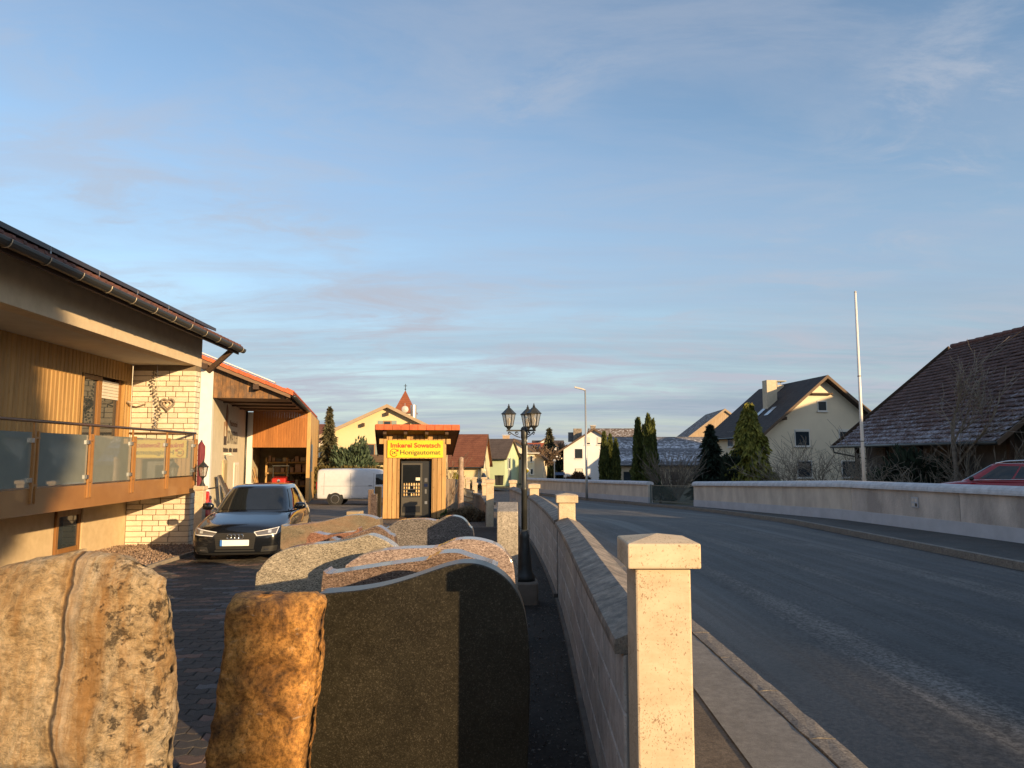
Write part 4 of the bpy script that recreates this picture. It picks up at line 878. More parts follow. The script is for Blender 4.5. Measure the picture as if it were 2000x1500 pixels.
K(MB().box(.03, KW - .03, .035, 1.95, .0, .03), 'floor', M_DKBROWN)
K(MB().box(d0 - .04, d0, .032, .5, .03, dz + .1).box(d1, d1 + .04, .032, .5, .03, dz + .1).box(d0, d1, .032, .5, dz + .002, dz + .1), 'door_lining', plain('lining_black', (.012, .012, .012), .6))
zf, zb_, yf, yb = kz(838), kz(838) - .80, -.65, 2.35; xl, xr = -.22, KW + .34
K(MB().add([(xl, yf, zf - .02), (xr, yf, zf - .02), (xr, yb, zb_), (xl, yb, zb_), (xl, yf, zf + .08), (xr, yf, zf + .08), (xr, yb, zb_ + .08), (xl, yb, zb_ + .08)], [(0, 3, 2, 1), (4, 5, 6, 7), (0, 1, 5, 4), (1, 2, 6, 5), (2, 3, 7, 6), (3, 0, 4, 7)]), 'roof', wood('kiosk_soffit', (.10, .05, .02), (.17, .09, .04), .3, .7, .1, 'y'))
n_ = 10; tw = (xr - xl + .04) / n_; ftile = MB().box(-tw / 2 + .003, tw / 2 - .003, -.03, .06, -.05, .12).mesh('edge_tile', M_ORANGE)
for k in range(n_): put('edge_tile', ftile, ki, bevel=.006, loc=(xl - .02 + (k + .5) * tw, yf - .03, zf))
for k in range(7):
    for x in (xl - .035, xr + .005): K(MB().add([(x, yf + .06 + k * .42, zf - .06 - (k * .42 + .0) * .267), (x + .03, yf + .06 + k * .42, zf - .06 - k * .42 * .267), (x + .03, yf + .47 + k * .42, zf - .06 - (k * .42 + .41) * .267), (x, yf + .47 + k * .42, zf - .06 - (k * .42 + .41) * .267),
            (x, yf + .06 + k * .42, zf + .1 - k * .42 * .267), (x + .03, yf + .06 + k * .42, zf + .1 - k * .42 * .267), (x + .03, yf + .47 + k * .42, zf + .1 - (k * .42 + .41) * .267), (x, yf + .47 + k * .42, zf + .1 - (k * .42 + .41) * .267)], [(0, 3, 2, 1), (4, 5, 6, 7), (0, 1, 5, 4), (1, 2, 6, 5), (2, 3, 7, 6), (3, 0, 4, 7)]), 'verge_board', M_DKBROWN)
for x in (.04, .66, 1.30, KW - .02): K(MB().bar((x, yf + .12, zf - .10), (x, .03, zf - .10 - .5 * .267), .10, .15), 'rafter_end', M_DKBROWN)
K(MB().box(-.13, 0, -.06, .06, kz(867), kz(857)).box(KW, KW + .13, -.06, .06, kz(867), kz(857)), 'crossbar_end', M_LIGHTW)
sx0, sx1, sz0, sz1 = .12, 1.83, kz(894), kz(860)
sgn = K(MB().box(sx0, sx1, -.045, -.012, sz0, sz1), 'sign_board', mat('sign_yellow', (.74, .54, .012), (.78, .58, .015), .45))
M_SRED = plain('sign_red', (.55, .035, .004), .6); M_SDK = plain('sign_dark', (.035, .03, .01), .6)
text('sign_lettering', 'Imkerei Sowatsch', M_SRED, sgn, (sx0 + .085, -.046, sz0 + .315), .20, width=1.53, bold=.006)
text('sign_lettering', 'Honigautomat', M_SDK, sgn, (sx0 + .375, -.046, sz0 + .10), .20, width=1.24, bold=.0025)
text('sign_lettering', '24', M_SDK, sgn, (sx0 + .125, -.046, sz0 + .11), .125, bold=.003); text('sign_lettering', 'h', M_SRED, sgn, (sx0 + .265, -.046, sz0 + .10), .08)
arc = [(.115 * math.cos(t), 0, .115 * math.sin(t)) for t in [R(a) for a in range(35, 325, 12)]]
K(MB().tube(arc, .011, 5).prism_y([(.06, .03), (.125, .115), (.145, .04)], -.006, .006), 'clock_arrow', M_SRED, sgn, loc=(sx0 + .20, -.05, sz0 + .155))
# vending machine stands inside
vp = Vector((ki.location.x + 1.0 * math.cos(KA) - .09 * math.sin(KA), ki.location.y + 1.0 * math.sin(KA) + .09 * math.cos(KA), KG + .03))
vm = thing('vending_machine', 'black vending machine with a glass front of honey jars in the kiosk', 'vending machine', vp, KA)
M_VB = plain('machine_black', (.02, .021, .022), .35); M_VD = plain('machine_door_grey', (.075, .068, .055), .4)
vh = dz - .10
MB().box(-.47, .47, .05, .8, 0, vh).build('cabinet', M_VB, vm, bevel=.01)
MB().box(-.45, .20, .02, .049, .05, vh - .06).build('door', M_VD, vm, bevel=.012)
MB().box(-.40, .14, .012, .019, .62, vh - .12).build('window', plain('machine_window', (.012, .014, .016), .05, 0, .7), vm, bevel=.005)
M_JAR = mat('honey_jar', (.45, .24, .05), (.75, .6, .35), .3, 20, rnd=.3)
jar_me = MB().lathe([(.022, 0), (.026, .012), (.026, .05), (.019, .062), (.022, .064), (.022, .08), (.004, .082)], 9).mesh('jar', M_JAR, True)
for r_ in range(4):
    zr = .66 + r_ * .105
    MB().box(-.38, .12, -.02, .011, zr - .012, zr - .004).build('tray', M_STEEL, vm)
    for c_ in range(7):
        if (r_, c_) in ((0, 2), (1, 2), (1, 3), (1, 4), (2, 3)): continue
        tag(put('honey_jar', jar_me, None, loc=vp + Vector((math.cos(KA) * (-.355 + c_ * .075), math.sin(KA) * (-.355 + c_ * .075) , zr)) + Vector((0, -.006, -.003))), 'honey jar on the ' + ('lowest', 'second', 'third', 'topmost')[r_] + ' tray in the vending machine', 'jar', 'honey jars in the vending machine')
MB().box(.0, .13, .004, .011, 1.13, 1.22).build('notice', mat('notice_paper', (.7, .66, .5), (.78, .74, .58), .7), vm)
MB().box(-.09, .07, .012, .019, .27, .30).box(-.05, .03, .012, .019, .245, .255).build('maker_plate', mat('plate_white', (.7, .68, .6), (.75, .73, .65), .5), vm)
MB().box(-.40, .14, .008, .019, .15, .34).build('delivery_flap', M_VB, vm, bevel=.01)
MB().box(.27, .36, .04, .049, 1.08, 1.20).build('keypad', plain('keypad_grey', (.10, .10, .11), .5), vm); MB().box(.26, .37, .04, .049, .93, 1.03).build('display', plain('display_blue', (.012, .02, .06), .2), vm)
MB().box(.28, .36, .035, .049, .40, .49).build('coin_return', M_STEEL, vm); MB().box(.28, .34, .03, .049, .72, .86).build('card_reader', plain('reader_grey', (.14, .14, .14), .4), vm)
# ------------------------------------------------------------------ vehicles
from mathutils.bvhtree import BVHTree
def cr(a, u):
    i = int(min(max(math.floor(u), 0), len(a) - 2)); t = u - i
    p0 = a[i - 1] if i > 0 else (-a[1][0], a[1][1]); p1 = a[i]; p2 = a[i + 1]; p3 = a[i + 2] if i + 2 < len(a) else (-a[-2][0], a[-2][1])
    return [.5 * (2 * p1[k] + (p2[k] - p0[k]) * t + (2 * p0[k] - 5 * p1[k] + 4 * p2[k] - p3[k]) * t * t + (3 * p1[k] - p0[k] - 3 * p2[k] + p3[k]) * t ** 3) for k in (0, 1)]
def body_loft(stations, half):
    vs_ = []; n = 0
    for st in stations:
        h = half(*st); ring = [(x, st[0], z) for x, z in h] + [(-x, st[0], z) for x, z in h[-2:0:-1]]; n = len(ring); vs_ += ring
    k = len(stations); fs = [(i * n + e, i * n + (e + 1) % n, i * n + n + (e + 1) % n, i * n + n + e) for i in range(k - 1) for e in range(n)]
    fs += [tuple(range(n - 1, -1, -1)), tuple(range((k - 1) * n, k * n))]
    return MB().add(vs_, fs)
class Surf:
    def __init__(s, o):
        bpy.context.view_layer.update(); s.b = BVHTree.FromObject(o, bpy.context.evaluated_depsgraph_get())
    def patch(s, corners, nx, nz, axis, off):
        """corners (a, z) bottom-left, bottom-right, top-right, top-left seen along axis; projected on the body"""
        vs_ = []; ok = True
        for j in range(nz + 1):
            for i in range(nx + 1):
                u, w = i / nx, j / nz
                a = [(1 - w) * ((1 - u) * corners[0][k] + u * corners[1][k]) + w * ((1 - u) * corners[3][k] + u * corners[2][k]) for k in (0, 1)]
                if axis == '-y': o_, d = Vector((a[0], -6, a[1])), Vector((0, 1, 0))
                elif axis == '+y': o_, d = Vector((a[0], 6, a[1])), Vector((0, -1, 0))
                elif axis == '+x': o_, d = Vector((6, a[0], a[1])), Vector((-1, 0, 0))
                else: o_, d = Vector((-6, a[0], a[1])), Vector((1, 0, 0))
                h = s.b.ray_cast(o_, d)
                q = h[0] if h[0] is not None else o_ + d * 5.2
                vs_.append(q - d * off)
        f = [(j * (nx + 1) + i, j * (nx + 1) + i + 1, (j + 1) * (nx + 1) + i + 1, (j + 1) * (nx + 1) + i) for j in range(nz) for i in range(nx)]
        if axis in ('+y', '-x'): f = [q[::-1] for q in f]
        return MB().add(vs_, f)
M_TYRE = mat('tyre_rubber', (.015, .015, .015), (.028, .027, .026), .85, 20)
M_RIM = plain('alloy_rim', (.45, .45, .46), .35, .9)
M_CGLASS = glassy('car_glass', (.016, .019, .021), .03, .9)
M_BLKP = plain('black_plastic', (.018, .018, .018), .55)
M_CHROME = plain('chrome_trim', (.75, .75, .76), .15, 1.0)
M_PLATE = mat('number_plate_white', (.88, .88, .86), (.92, .92, .9), .4); M_EU = plain('plate_blue', (.05, .2, .6), .4)
def wheel(parent, x, y, r, w, side, spokes=5):
    t = MB().lathe([(r * .62, -w / 2), (r * .93, -w / 2), (r, -w / 2 + .03), (r, w / 2 - .03), (r * .93, w / 2), (r * .62, w / 2)], 28, (x, y, r), 'x').build('tyre', M_TYRE, parent, smooth=False)
    m = MB().lathe([(r * .66, -.01), (r * .66, w / 2 + .004), (r * .60, w / 2 + .006), (r * .56, w / 2 - .05), (r * .02, w / 2 - .045)] if side > 0 else [(r * .02, -w / 2 + .045), (r * .56, -w / 2 + .05), (r * .60, -w / 2 - .006), (r * .66, -w / 2 - .004), (r * .66, .01)], 24, (x, y, r), 'x')
    for k in range(spokes): a = 2 * math.pi * k / spokes; m.bar((x + side * (w / 2 - .012), y, r), (x + side * (w / 2 - .005), y + r * .6 * math.cos(a), r + r * .6 * math.sin(a)), .06, .03)
    m.build('rim', M_RIM, t); return t
def greenhouse(root, belt, top, zb, zt, paint, panes, crown=.045):
    def GH(c, t):
        s = 1 if c >= 0 else -1; a = cr(belt, abs(c)); b = cr(top, abs(c)); k = t ** .9
        bul = .02 * math.sin(math.pi * t)
        return Vector((s * (a[0] + (b[0] - a[0]) * k + bul * (abs(a[0]) > .05)), a[1] + (b[1] - a[1]) * k, zb + (zt - zb) * t))
    nC = (len(belt) - 1) * 4; nt_ = 6; vs_ = []; n = 2 * nC
    for j in range(nt_ + 1):
        for i in range(n):
            c = i / 4 if i <= nC else -(2 * nC - i) / 4; vs_.append(GH(c, j / nt_))
    for f_, dz in ((.9, crown * .55), (.6, crown), (.0, crown * 1.25)):
        cy = (top[0][1] + top[-1][1]) / 2
        for i in range(n):
            p = vs_[nt_ * n + i]; vs_.append(Vector((p.x * f_, cy + (p.y - cy) * f_, zt + dz)))
    J = nt_ + 3; fs = [(j * n + i, j * n + (i + 1) % n, (j + 1) * n + (i + 1) % n, (j + 1) * n + i) for j in range(J) for i in range(n)]
    gh = MB().add(vs_, fs).build('cabin', paint, root, smooth=True)
    for nm, c0, c1, t0, t1 in panes:
        for s in ((1,) if nm in ('windscreen', 'rear_window') else (1, -1)):
            q = []; nx, nz = 14, 6
            for j in range(nz + 1):
                for i in range(nx + 1):
                    c = c0 + (c1 - c0) * i / nx; t = t0 + (t1 - t0) * j / nz; p = GH(c, t); e = .01
                    d1 = GH(c + e, t) - p; d2 = GH(c, t + e) - p; nn = d1.cross(d2); nn.normalize(); p = p + nn * .007
                    q.append(Vector((p.x * s, p.y, p.z)))
            f = [(j * (nx + 1) + i, j * (nx + 1) + i + 1, (j + 1) * (nx + 1) + i + 1, (j + 1) * (nx + 1) + i) for j in range(nz) for i in range(nx)]
            if s < 0: f = [k[::-1] for k in f]
            MB().add(q, f).build(nm, M_CGLASS, gh, smooth=True)
    return gh, GH
def half_car(y, zc, ze, w, zm, zb): return [(0, zc), (w * .42, zc - .004), (w * .78, ze + .01), (w * .93, ze - .035), (w * .985, (ze + zm) / 2), (w, zm), (w * .985, .38), (w * .94, zb + .02), (w * .80, zb), (0, zb)]

# --- the black hatchback, facing the camera
p0 = P(470, 1100, 13.3)
CA = R(7.0)
car = thing('parked_car', 'black hatchback with white number plate parked in the paved yard', 'car', (-4.74, 13.62, g(13.3)), CA); car.scale = (.87, .87, .87)
M_BLACK = plain('black_car_paint', (.006, .007, .009), .22, 0, .5, 1.0)
body = body_loft([(-1.97, .55, .54, .60, .42, .22), (-1.94, .67, .645, .72, .46, .19), (-1.84, .745, .70, .80, .50, .18), (-1.60, .80, .76, .85, .56, .18), (-1.2, .885, .84, .868, .6, .18), (-.85, .955, .91, .872, .62, .18), (0, .98, .93, .875, .62, .18), (1.1, .98, .95, .875, .62, .18), (1.65, .96, .93, .85, .6, .2), (1.9, .88, .82, .76, .55, .24), (1.97, .7, .68, .66, .5, .3)], half_car).build('body', M_BLACK, car, smooth=True, sub=2)
s_ = Surf(body)
belt = [(0, -1.02), (.42, -.985), (.68, -.84), (.79, -.40), (.815, .2), (.80, .9), (.74, 1.5), (.48, 1.76), (0, 1.80)]
topl = [(0, -.26), (.36, -.24), (.52, -.14), (.575, .12), (.585, .45), (.575, .85), (.52, 1.2), (.34, 1.34), (0, 1.37)]
greenhouse(car, belt, topl, .91, 1.385, M_BLACK, [('windscreen', -1.78, 1.78, .09, .93), ('side_window', 2.5, 4.15, .12, .9), ('side_window', 4.3, 5.9, .12, .9), ('rear_window', 6.6, 8.0, .3, .9)])
for s in (1, -1):
    hl = s_.patch([(.40 * s, .545), (.735 * s, .575), (.755 * s, .685), (.34 * s, .615)] if s > 0 else [(-.735, .575), (-.40, .545), (-.34, .615), (-.755, .685)], 14, 5, '-y', .006).build('headlight', plain('headlight_lens', (.16, .15, .14), .06, .2, .8, 1.0), car, smooth=True)
    fr_ = [(.40, .545), (.735, .575), (.755, .685), (.34, .615)]
    for a, b in zip(fr_, fr_[1:] + fr_[:1]):
        q = s_.patch([(a[0] * s - .006, a[1] - .006), (b[0] * s - .006, b[1] - .006), (b[0] * s + .006, b[1] + .006), (a[0] * s + .006, a[1] + .006)], 8, 1, '-y', .012); q.build('light_strip', mat('drl_white', (.75, .75, .75), (.85, .85, .85), .25), hl)
    c = (.62 * s, .627); q = s_.patch([(c[0] - .03, c[1] - .028), (c[0] + .03, c[1] - .028), (c[0] + .03, c[1] + .028), (c[0] - .03, c[1] + .028)], 4, 4, '-y', .012); q.build('projector_lens', mat('lamp_reflector', (.8, .78, .7), (.9, .88, .8), .15, metal=.6), hl, smooth=True)
    lo = [(.47, .245), (.74, .255), (.76, .36), (.50, .345)]; lo = [(x * s, z) for x, z in lo]; lo = lo if s > 0 else [lo[1], lo[0], lo[3], lo[2]]
    it = s_.patch(lo, 8, 3, '-y', .005).build('air_intake', M_BLKP, car, smooth=True)
    q = s_.patch([(.58 * s - .05, .285), (.58 * s + .05, .285), (.58 * s + .05, .30), (.58 * s - .05, .30)], 4, 1, '-y', .012); q.build('fog_lamp', M_CHROME, it)
    mz = MB().lathe([(.01, -.11), (.06, -.10), (.075, -.02), (.07, .06), (.045, .10), (.01, .115)], 12, (0, 0, 0), 'x'); mz.v = [(x + s * .93, y * .8 - .46, z * 1.0 + 1.0) for x, y, z in mz.v]; mz.bar((s * .78, -.46, .95), (s * .88, -.46, .98), .06, .03)
    mz.build('door_mirror', M_BLACK, car, smooth=True)
gr = s_.patch([(-.34, .30), (.34, .30), (.385, .60), (-.385, .60)], 16, 8, '-y', .004).build('grille', M_BLKP, car, smooth=True)
for k in range(8): z = .325 + k * .036; w_ = .33 + (z - .3) * .14; s_.patch([(-w_, z - .005), (w_, z - .005), (w_, z + .005), (-w_, z + .005)], 16, 1, '-y', .014).build('grille_bar', plain('grille_bar_m', (.06, .055, .045), .35, .5), gr)
for k in range(4):
    cx_ = -.105 + k * .07; ring = [(cx_ + .045 * math.cos(2 * math.pi * t / 18), .0, .535 + .045 * math.sin(2 * math.pi * t / 18)) for t in range(19)]
    yq = s_.b.ray_cast(Vector((cx_, -6, .535)), Vector((0, 1, 0)))[0].y; MB().tube([(x, yq - .022, z) for x, _, z in ring], .006, 6).build('emblem_ring', M_CHROME, gr, smooth=True)
yq = s_.b.ray_cast(Vector((0, -6, .42)), Vector((0, 1, 0)))[0].y
pl = MB().box(-.26, .26, yq - .04, yq - .025, .365, .475).build('number_plate', M_PLATE, car, bevel=.004); MB().box(-.26, -.22, yq - .0425, yq - .0405, .366, .474).build('country_strip', M_EU, pl)
s_.patch([(-.62, .20), (.62, .20), (.66, .232), (-.66, .232)], 16, 2, '-y', .02).build('splitter', M_BLKP, car, smooth=True)
s_.patch([(-.36, .258), (.36, .258), (.36, .285), (-.36, .285)], 12, 1, '-y', .006).build('lower_grille', plain('lower_grille_m', (.03, .03, .028), .4), car)
for sx in (-1, 1):
    for y in (-1.23, 1.24): wheel(car, sx * .765, y, .305, .215, sx)
    MB().tube([tuple(Vector((sx * x, y, z))) for x, y, z in ((.765, -.78, .93), (.80, -.2, .955), (.815, .6, .965), (.77, 1.3, .98))], .009, 6).build('window_trim', M_CHROME, car, smooth=True)

# --- the white van behind the yard
def half_van(y, zr, w, zm, zb): return [(0, zr), (w * .6, zr - .005), (w * .84, zr - .03), (w * .93, zr - .14), (w * .985, max(zm + .1, zr - .55)), (w, zm), (w, .62), (w * .985, .4), (w * .93, zb), (0, zb)]
vy = 38.0; van = thing('delivery_van', 'white panel van with dark rear bumper parked behind the kiosk', 'van', (-7.75, vy, g(vy) - .0), R(94))
van.scale = (.95, .95, .95)
M_WHITE = plain('white_van_paint', (.62, .63, .66), .35, 0, .5, .5)
vb = body_loft([(-2.45, .80, .72, .6, .32), (-2.40, .95, .84, .7, .3), (-2.2, 1.08, .92, .75, .3), (-1.75, 1.22, .95, .9, .3), (-1.45, 1.55, .95, 1.0, .3), (-1.05, 1.90, .95, 1.0, .3), (-.6, 1.965, .95, 1.0, .3), (.5, 1.97, .95, 1.0, .3), (2.2, 1.955, .95, 1.0, .3), (2.38, 1.93, .93, 1.0, .32), (2.45, 1.80, .88, 1.0, .36)], half_van).build('body', M_WHITE, van, smooth=True, sub=2)
vs2 = Surf(vb)
for ax, sg_ in (('-x', -1), ('+x', 1)):
    o1 = [(-1.62, 1.13), (-.72, 1.10), (-.72, 1.66), (-1.13, 1.68)]
    if ax == '-x': o1 = [o1[1], o1[0], o1[3], o1[2]]
    vs2.patch(o1, 8, 6, ax, .006).build('cab_window', M_CGLASS, van, smooth=True)
    for ya in (-.62, .62, 2.02): vs2.patch([(ya, .55), (ya + .018, .55), (ya + .018, 1.72), (ya, 1.72)] if ax == '+x' else [(ya + .018, .55), (ya, .55), (ya, 1.72), (ya + .018, 1.72)], 1, 8, ax, .003).build('door_gap', plain('gap_grey', (.22, .22, .23), .7), van)
    vs2.patch([(-.62, 1.02), (2.2, 1.02), (2.2, 1.035), (-.62, 1.035)] if ax == '+x' else [(2.2, 1.02), (-.62, 1.02), (-.62, 1.035), (2.2, 1.035)], 12, 1, ax, .003).build('door_gap', plain('gap_grey', (.22, .22, .23), .7), van)
    vs2.patch([(-.52, 1.02), (-.34, 1.02), (-.34, 1.06), (-.52, 1.06)] if ax == '+x' else [(-.34, 1.02), (-.52, 1.02), (-.52, 1.06), (-.34, 1.06)], 2, 1, ax, .02).build('door_handle', M_BLKP, van)
    for yc in (-1.55, 1.42):
        MB().lathe([(.43, -.02), (.43, .02)], 28, (sg_ * .925, yc, .36), 'x').build('wheel_arch', M_BLKP, van); wheel(van, sg_ * .87, yc, .34, .23, sg_, 0)
    MB().box(sg_ * .80 - .06, sg_ * .80 + .06, 2.40, 2.47, .85, 1.25).build('tail_light', plain('tail_red', (.45, .015, .01), .25), van, bevel=.02)
    MB().box(sg_ * 1.02 - .06, sg_ * 1.02 + .06, -1.35, -1.2, 1.12, 1.38).build('door_mirror', M_BLKP, van, bevel=.03)
MB().box(-.92, .92, 2.36, 2.54, .36, .60).build('rear_bumper', M_BLKP, van, bevel=.04, seg=2)

# --- the red car behind the far wall
sy = 24.6; suv = thing('parked_car', 'red estate car with silver roof rails showing above the far wall', 'car', (P(1935, 900, sy).x + .25, sy, g(24) + .07), R(-127))
M_RED = plain('red_car_paint', (.30, .012, .02), .2, 0, .5, 1.0)
sb = body_loft([(-2.22, .72, .70, .7, .5, .26), (-2.15, .85, .82, .82, .55, .24), (-1.9, .95, .92, .88, .6, .24), (-1.3, 1.06, 1.02, .92, .7, .24), (-.9, 1.12, 1.07, .93, .7, .24), (.2, 1.14, 1.1, .93, .72, .24), (1.4, 1.16, 1.12, .93, .74, .26), (1.95, 1.14, 1.10, .88, .74, .3), (2.22, 1.0, .95, .78, .7, .36)], half_car).build('body', M_RED, suv, smooth=True, sub=2)
beltS = [(0, -1.15), (.45, -1.1), (.72, -.95), (.84, -.45), (.865, .3), (.85, 1.1), (.80, 1.75), (.55, 2.05), (0, 2.1)]
topS = [(0, -.2), (.42, -.17), (.57, -.05), (.62, .25), (.63, .65), (.62, 1.1), (.58, 1.45), (.4, 1.6), (0, 1.63)]
greenhouse(suv, beltS, topS, 1.06, 1.64, M_RED, [('windscreen', -1.75, 1.75, .1, .93), ('side_window', 2.6, 4.0, .16, .9), ('side_window', 4.1, 5.2, .2, .88), ('side_window', 5.28, 6.0, .26, .84), ('rear_window', 6.7, 8, .2, .85)])
for sx in (-1, 1):
    MB().tube([(sx * .60, -.05, 1.66), (sx * .61, .25, 1.74), (sx * .61, .7, 1.765), (sx * .60, 1.1, 1.745), (sx * .56, 1.5, 1.66)], .022, 8).build('roof_rail', M_CHROME, suv, smooth=True)
    MB().tube([(sx * .845, -.7, 1.11), (sx * .885, .2, 1.135), (sx * .875, 1.1, 1.17), (sx * .80, 1.62, 1.33)], .012, 6).build('window_trim', M_CHROME, suv, smooth=True)
    for y in (-1.35, 1.35): wheel(suv, sx * .82, y, .34, .23, sx)
    MB().lathe([(.01, -.11), (.07, -.08), (.075, .05), (.01, .11)], 10, (sx * .98, -.72, 1.16), 'x').build('door_mirror', M_BLKP, suv, smooth=True)
    MB().box(sx * .78 - .06, sx * .78 + .06, 1.98, 2.16, .95, 1.3).build('tail_light', plain('tail_red', (.45, .015, .01), .25), suv, bevel=.03)

# --- a small dark car far down the street
dcar = thing('parked_car', 'small dark blue car parked far off behind the pillar row', 'car', (P(935, 950, 70).x, 70, g(70)), R(5)); M_DB = plain('dark_blue_paint', (.02, .03, .05), .25, 0, .5, .8)
body_loft([(-1.95, .6, .58, .65, .45, .2), (-1.7, .78, .74, .84, .56, .18), (-.85, .95, .9, .87, .62, .18), (1.2, .98, .95, .87, .62, .18), (1.9, .8, .78, .74, .5, .24)], half_car).build('body', M_DB, dcar, smooth=True, sub=2)
greenhouse(dcar, belt, topl, .9, 1.4, M_DB, [('windscreen', -1.78, 1.78, .09, .93), ('side_window', 2.5, 5.9, .12, .9)])
for sx in (-1, 1):
    for y in (-1.2, 1.2): wheel(dcar, sx * .77, y, .3, .2, sx)
    MB().box(sx * .6 - .12, sx * .6 + .12, -1.93, -1.8, .58, .68).build('headlight', M_RIM, dcar, bevel=.02)

# --- red compact tractor in the shed
tp = SW(1.75, SY + 1.5, 0); tr = thing('compact_tractor', 'red compact tractor with a roll bar standing in the open shed', 'tractor', (tp.x, tp.y, g(tp.y)), WA)
M_TRED = plain('tractor_red', (.45, .03, .025), .35, 0, .5, .4)
MB().prism_x([(-1.0, .55), (-1.02, 1.05), (-.9, 1.35), (.1, 1.42), (.2, .6)], -.38, .38).build('bonnet', M_TRED, tr, bevel=.07, seg=3)
MB().box(-.30, .30, -1.045, -1.01, .68, 1.0).build('radiator_grille', M_BLKP, tr, bevel=.02); MB().box(-.4, .4, -1.08, -.9, .40, .56).build('front_guard', M_TRED, tr, bevel=.03)
MB().lathe([(.005, -.01), (.09, 0), (.005, .01)], 12, (0, -1.0, 1.2), 'y').build('badge', M_CHROME, tr); MB().box(.08, .22, -1.05, -1.03, 1.02, 1.06).build('headlight', M_PLATE, tr)
MB().tube([(-.46, .5, .7), (-.44, .55, 2.0), (.44, .55, 2.0), (.46, .5, .7)], .03, 8).build('roll_bar', M_BLKP, tr); MB().tube([(-.40, -.2, 1.4), (-.42, .1, 2.02)], .02, 6).tube([(.40, -.2, 1.4), (.42, .1, 2.02)], .02, 6).box(-.46, .46, .0, .1, 2.0, 2.06).build('windscreen_frame', M_IRON, tr)
MB().box(-.25, .25, .55, .95, .9, 1.35).build('seat', M_BLKP, tr, bevel=.05); MB().lathe([(.16, -.015), (.19, 0), (.16, .015)], 16, (0, .25, 1.5)).build('steering_wheel', M_BLKP, tr)
for sx in (-1, 1):
    wheel(tr, sx * .45, -.75, .32, .2, sx); wheel(tr, sx * .55, .75, .52, .3, sx)
    MB().box(sx * .55 - .2, sx * .55 + .2, .25, 1.2, 1.06, 1.12).build('mudguard', M_TRED, tr, bevel=.03)

# --- red scooter glimpsed between the pier and the car
kp = P(399, 960, 16.6); ks = thing('motor_scooter', 'red and black scooter parked behind the gate pier', 'scooter', (kp.x, 16.6, g(16.6)), R(20))
wm = MB().lathe([(.13, -.05), (.22, -.05), (.24, 0), (.22, .05), (.13, .05)], 18, (0, -.5, .24), 'x').build('tyre', M_TYRE, ks); MB().lathe([(.13, -.05), (.22, -.05), (.24, 0), (.22, .05), (.13, .05)], 18, (0, .6, .24), 'x').build('tyre', M_TYRE, ks)
MB().prism_x([(-.45, .5), (-.38, 1.0), (-.28, 1.05), (-.25, .35), (.15, .3), (.25, .7), (.85, .8), (.85, .55), (.5, .3), (-.2, .22)], -.13, .13).build('bodywork', M_TRED, ks, bevel=.04, seg=2)
MB().box(-.13, .13, .15, .8, .78, .88).build('seat', M_BLKP, ks, bevel=.03); MB().tube([(-.3, -.35, 1.12), (0, -.38, 1.08), (.3, -.35, 1.12)], .018, 6).tube([(0, -.36, 1.1), (0, -.5, .3)], .03, 6).build('handlebar', M_BLKP, ks)
MB().box(-.10, .10, -.48, -.40, .85, 1.0).build('tail_lamp', plain('tail_red', (.45, .015, .01), .25), ks, bevel=.03)

# ------------------------------------------------------------------ street lamps, flagpole, signs
ly = 8.6; lp = P(1024, 1000, ly); lz = g(ly)
lamp = thing('street_lamp', 'dark iron lamp post with three lanterns beside the cream wall', 'lamp post', (lp.x, ly, lz))
MB().box(-.16, .16, -.16, .16, -.05, .26).build('plinth', mat('plinth_stone', (.16, .13, .1), (.24, .2, .16), .9, bump=.4), lamp, bevel=.02)
MB().lathe([(.125, .26), (.13, .30), (.115, .33), (.095, .36), (.085, .44), (.08, .52), (.07, .60), (.06, .68), (.055, .74), (.062, .78), (.05, .80), (.05, .85)], 16).build('base', M_IRON, lamp, smooth=True)
ztop = P(1024, 850, ly).z - lz
MB().lathe([(.036, .84), (.034, 1.3), (.039, 1.31), (.039, 1.34), (.032, 1.35), (.028, ztop - .13), (.037, ztop - .12), (.037, ztop - .08), (.03, ztop - .07), (.04, ztop - .03), (.04, ztop + .08), (.025, ztop + .10), (.005, ztop + .105)], 14).build('post', M_IRON, lamp, smooth=True)
for k, (ang, rr) in enumerate(((R(186), .185), (R(-48), .17), (R(72), .15))):
    ax, ay = math.cos(ang) * rr, math.sin(ang) * rr; zA = ztop + .055
    arm = MB().bar((ax * .2, ay * .2, zA), (ax * 1.15, ay * 1.15, zA), .014, .02)
    sc_ = [Vector((ax * t, ay * t, zA - .085 + .08 * t ** 2.2)) for t in [.25 + .08 * q for q in range(9)]]; arm.tube(sc_, .006, 5)
    for t0, rad in ((.95, .02), (.48, .022)):
        arm.tube([Vector((ax * t0, ay * t0, zA - .035)) + Vector((math.cos(ang) * rad * math.cos(a), math.sin(ang) * rad * math.cos(a), rad * math.sin(a))) * (1 - a / 14) for a in [q * .6 for q in range(14)]], .005, 5)
    arm.build('arm', M_IRON, lamp); lantern(lamp, (ax, ay, zA + .005), .92, LM)
def pole_lamp():
    Y = 46.0; b = P(1146, 970, Y); z = g(Y); t = thing('street_light', 'tall slim grey street light with a flat lamp head by the far wall', 'street light', (b.x, Y, z)); h = P(1146, 762, Y).z - z
    MB().tube([(0, 0, 0), (0, 0, 1.2), (-.03, 0, h)], [.09, .075, .05], 10).build('pole', M_GALV, t, smooth=True)
    MB().tube([(-.02, 0, h), (-.5, 0, h + .12)], [.05, .04], 8).obox((-.42, 0, h + .12), (.62, .22, .09), Matrix.Rotation(R(14), 3, 'Y')).build('lamp_head', M_PALEGREY, t)
M_GALV = plain('galvanised', (.42, .43, .42), .42, .5); M_PALEGREY = mat('lamp_head_grey', (.5, .47, .42), (.6, .57, .52), .5)
pole_lamp()
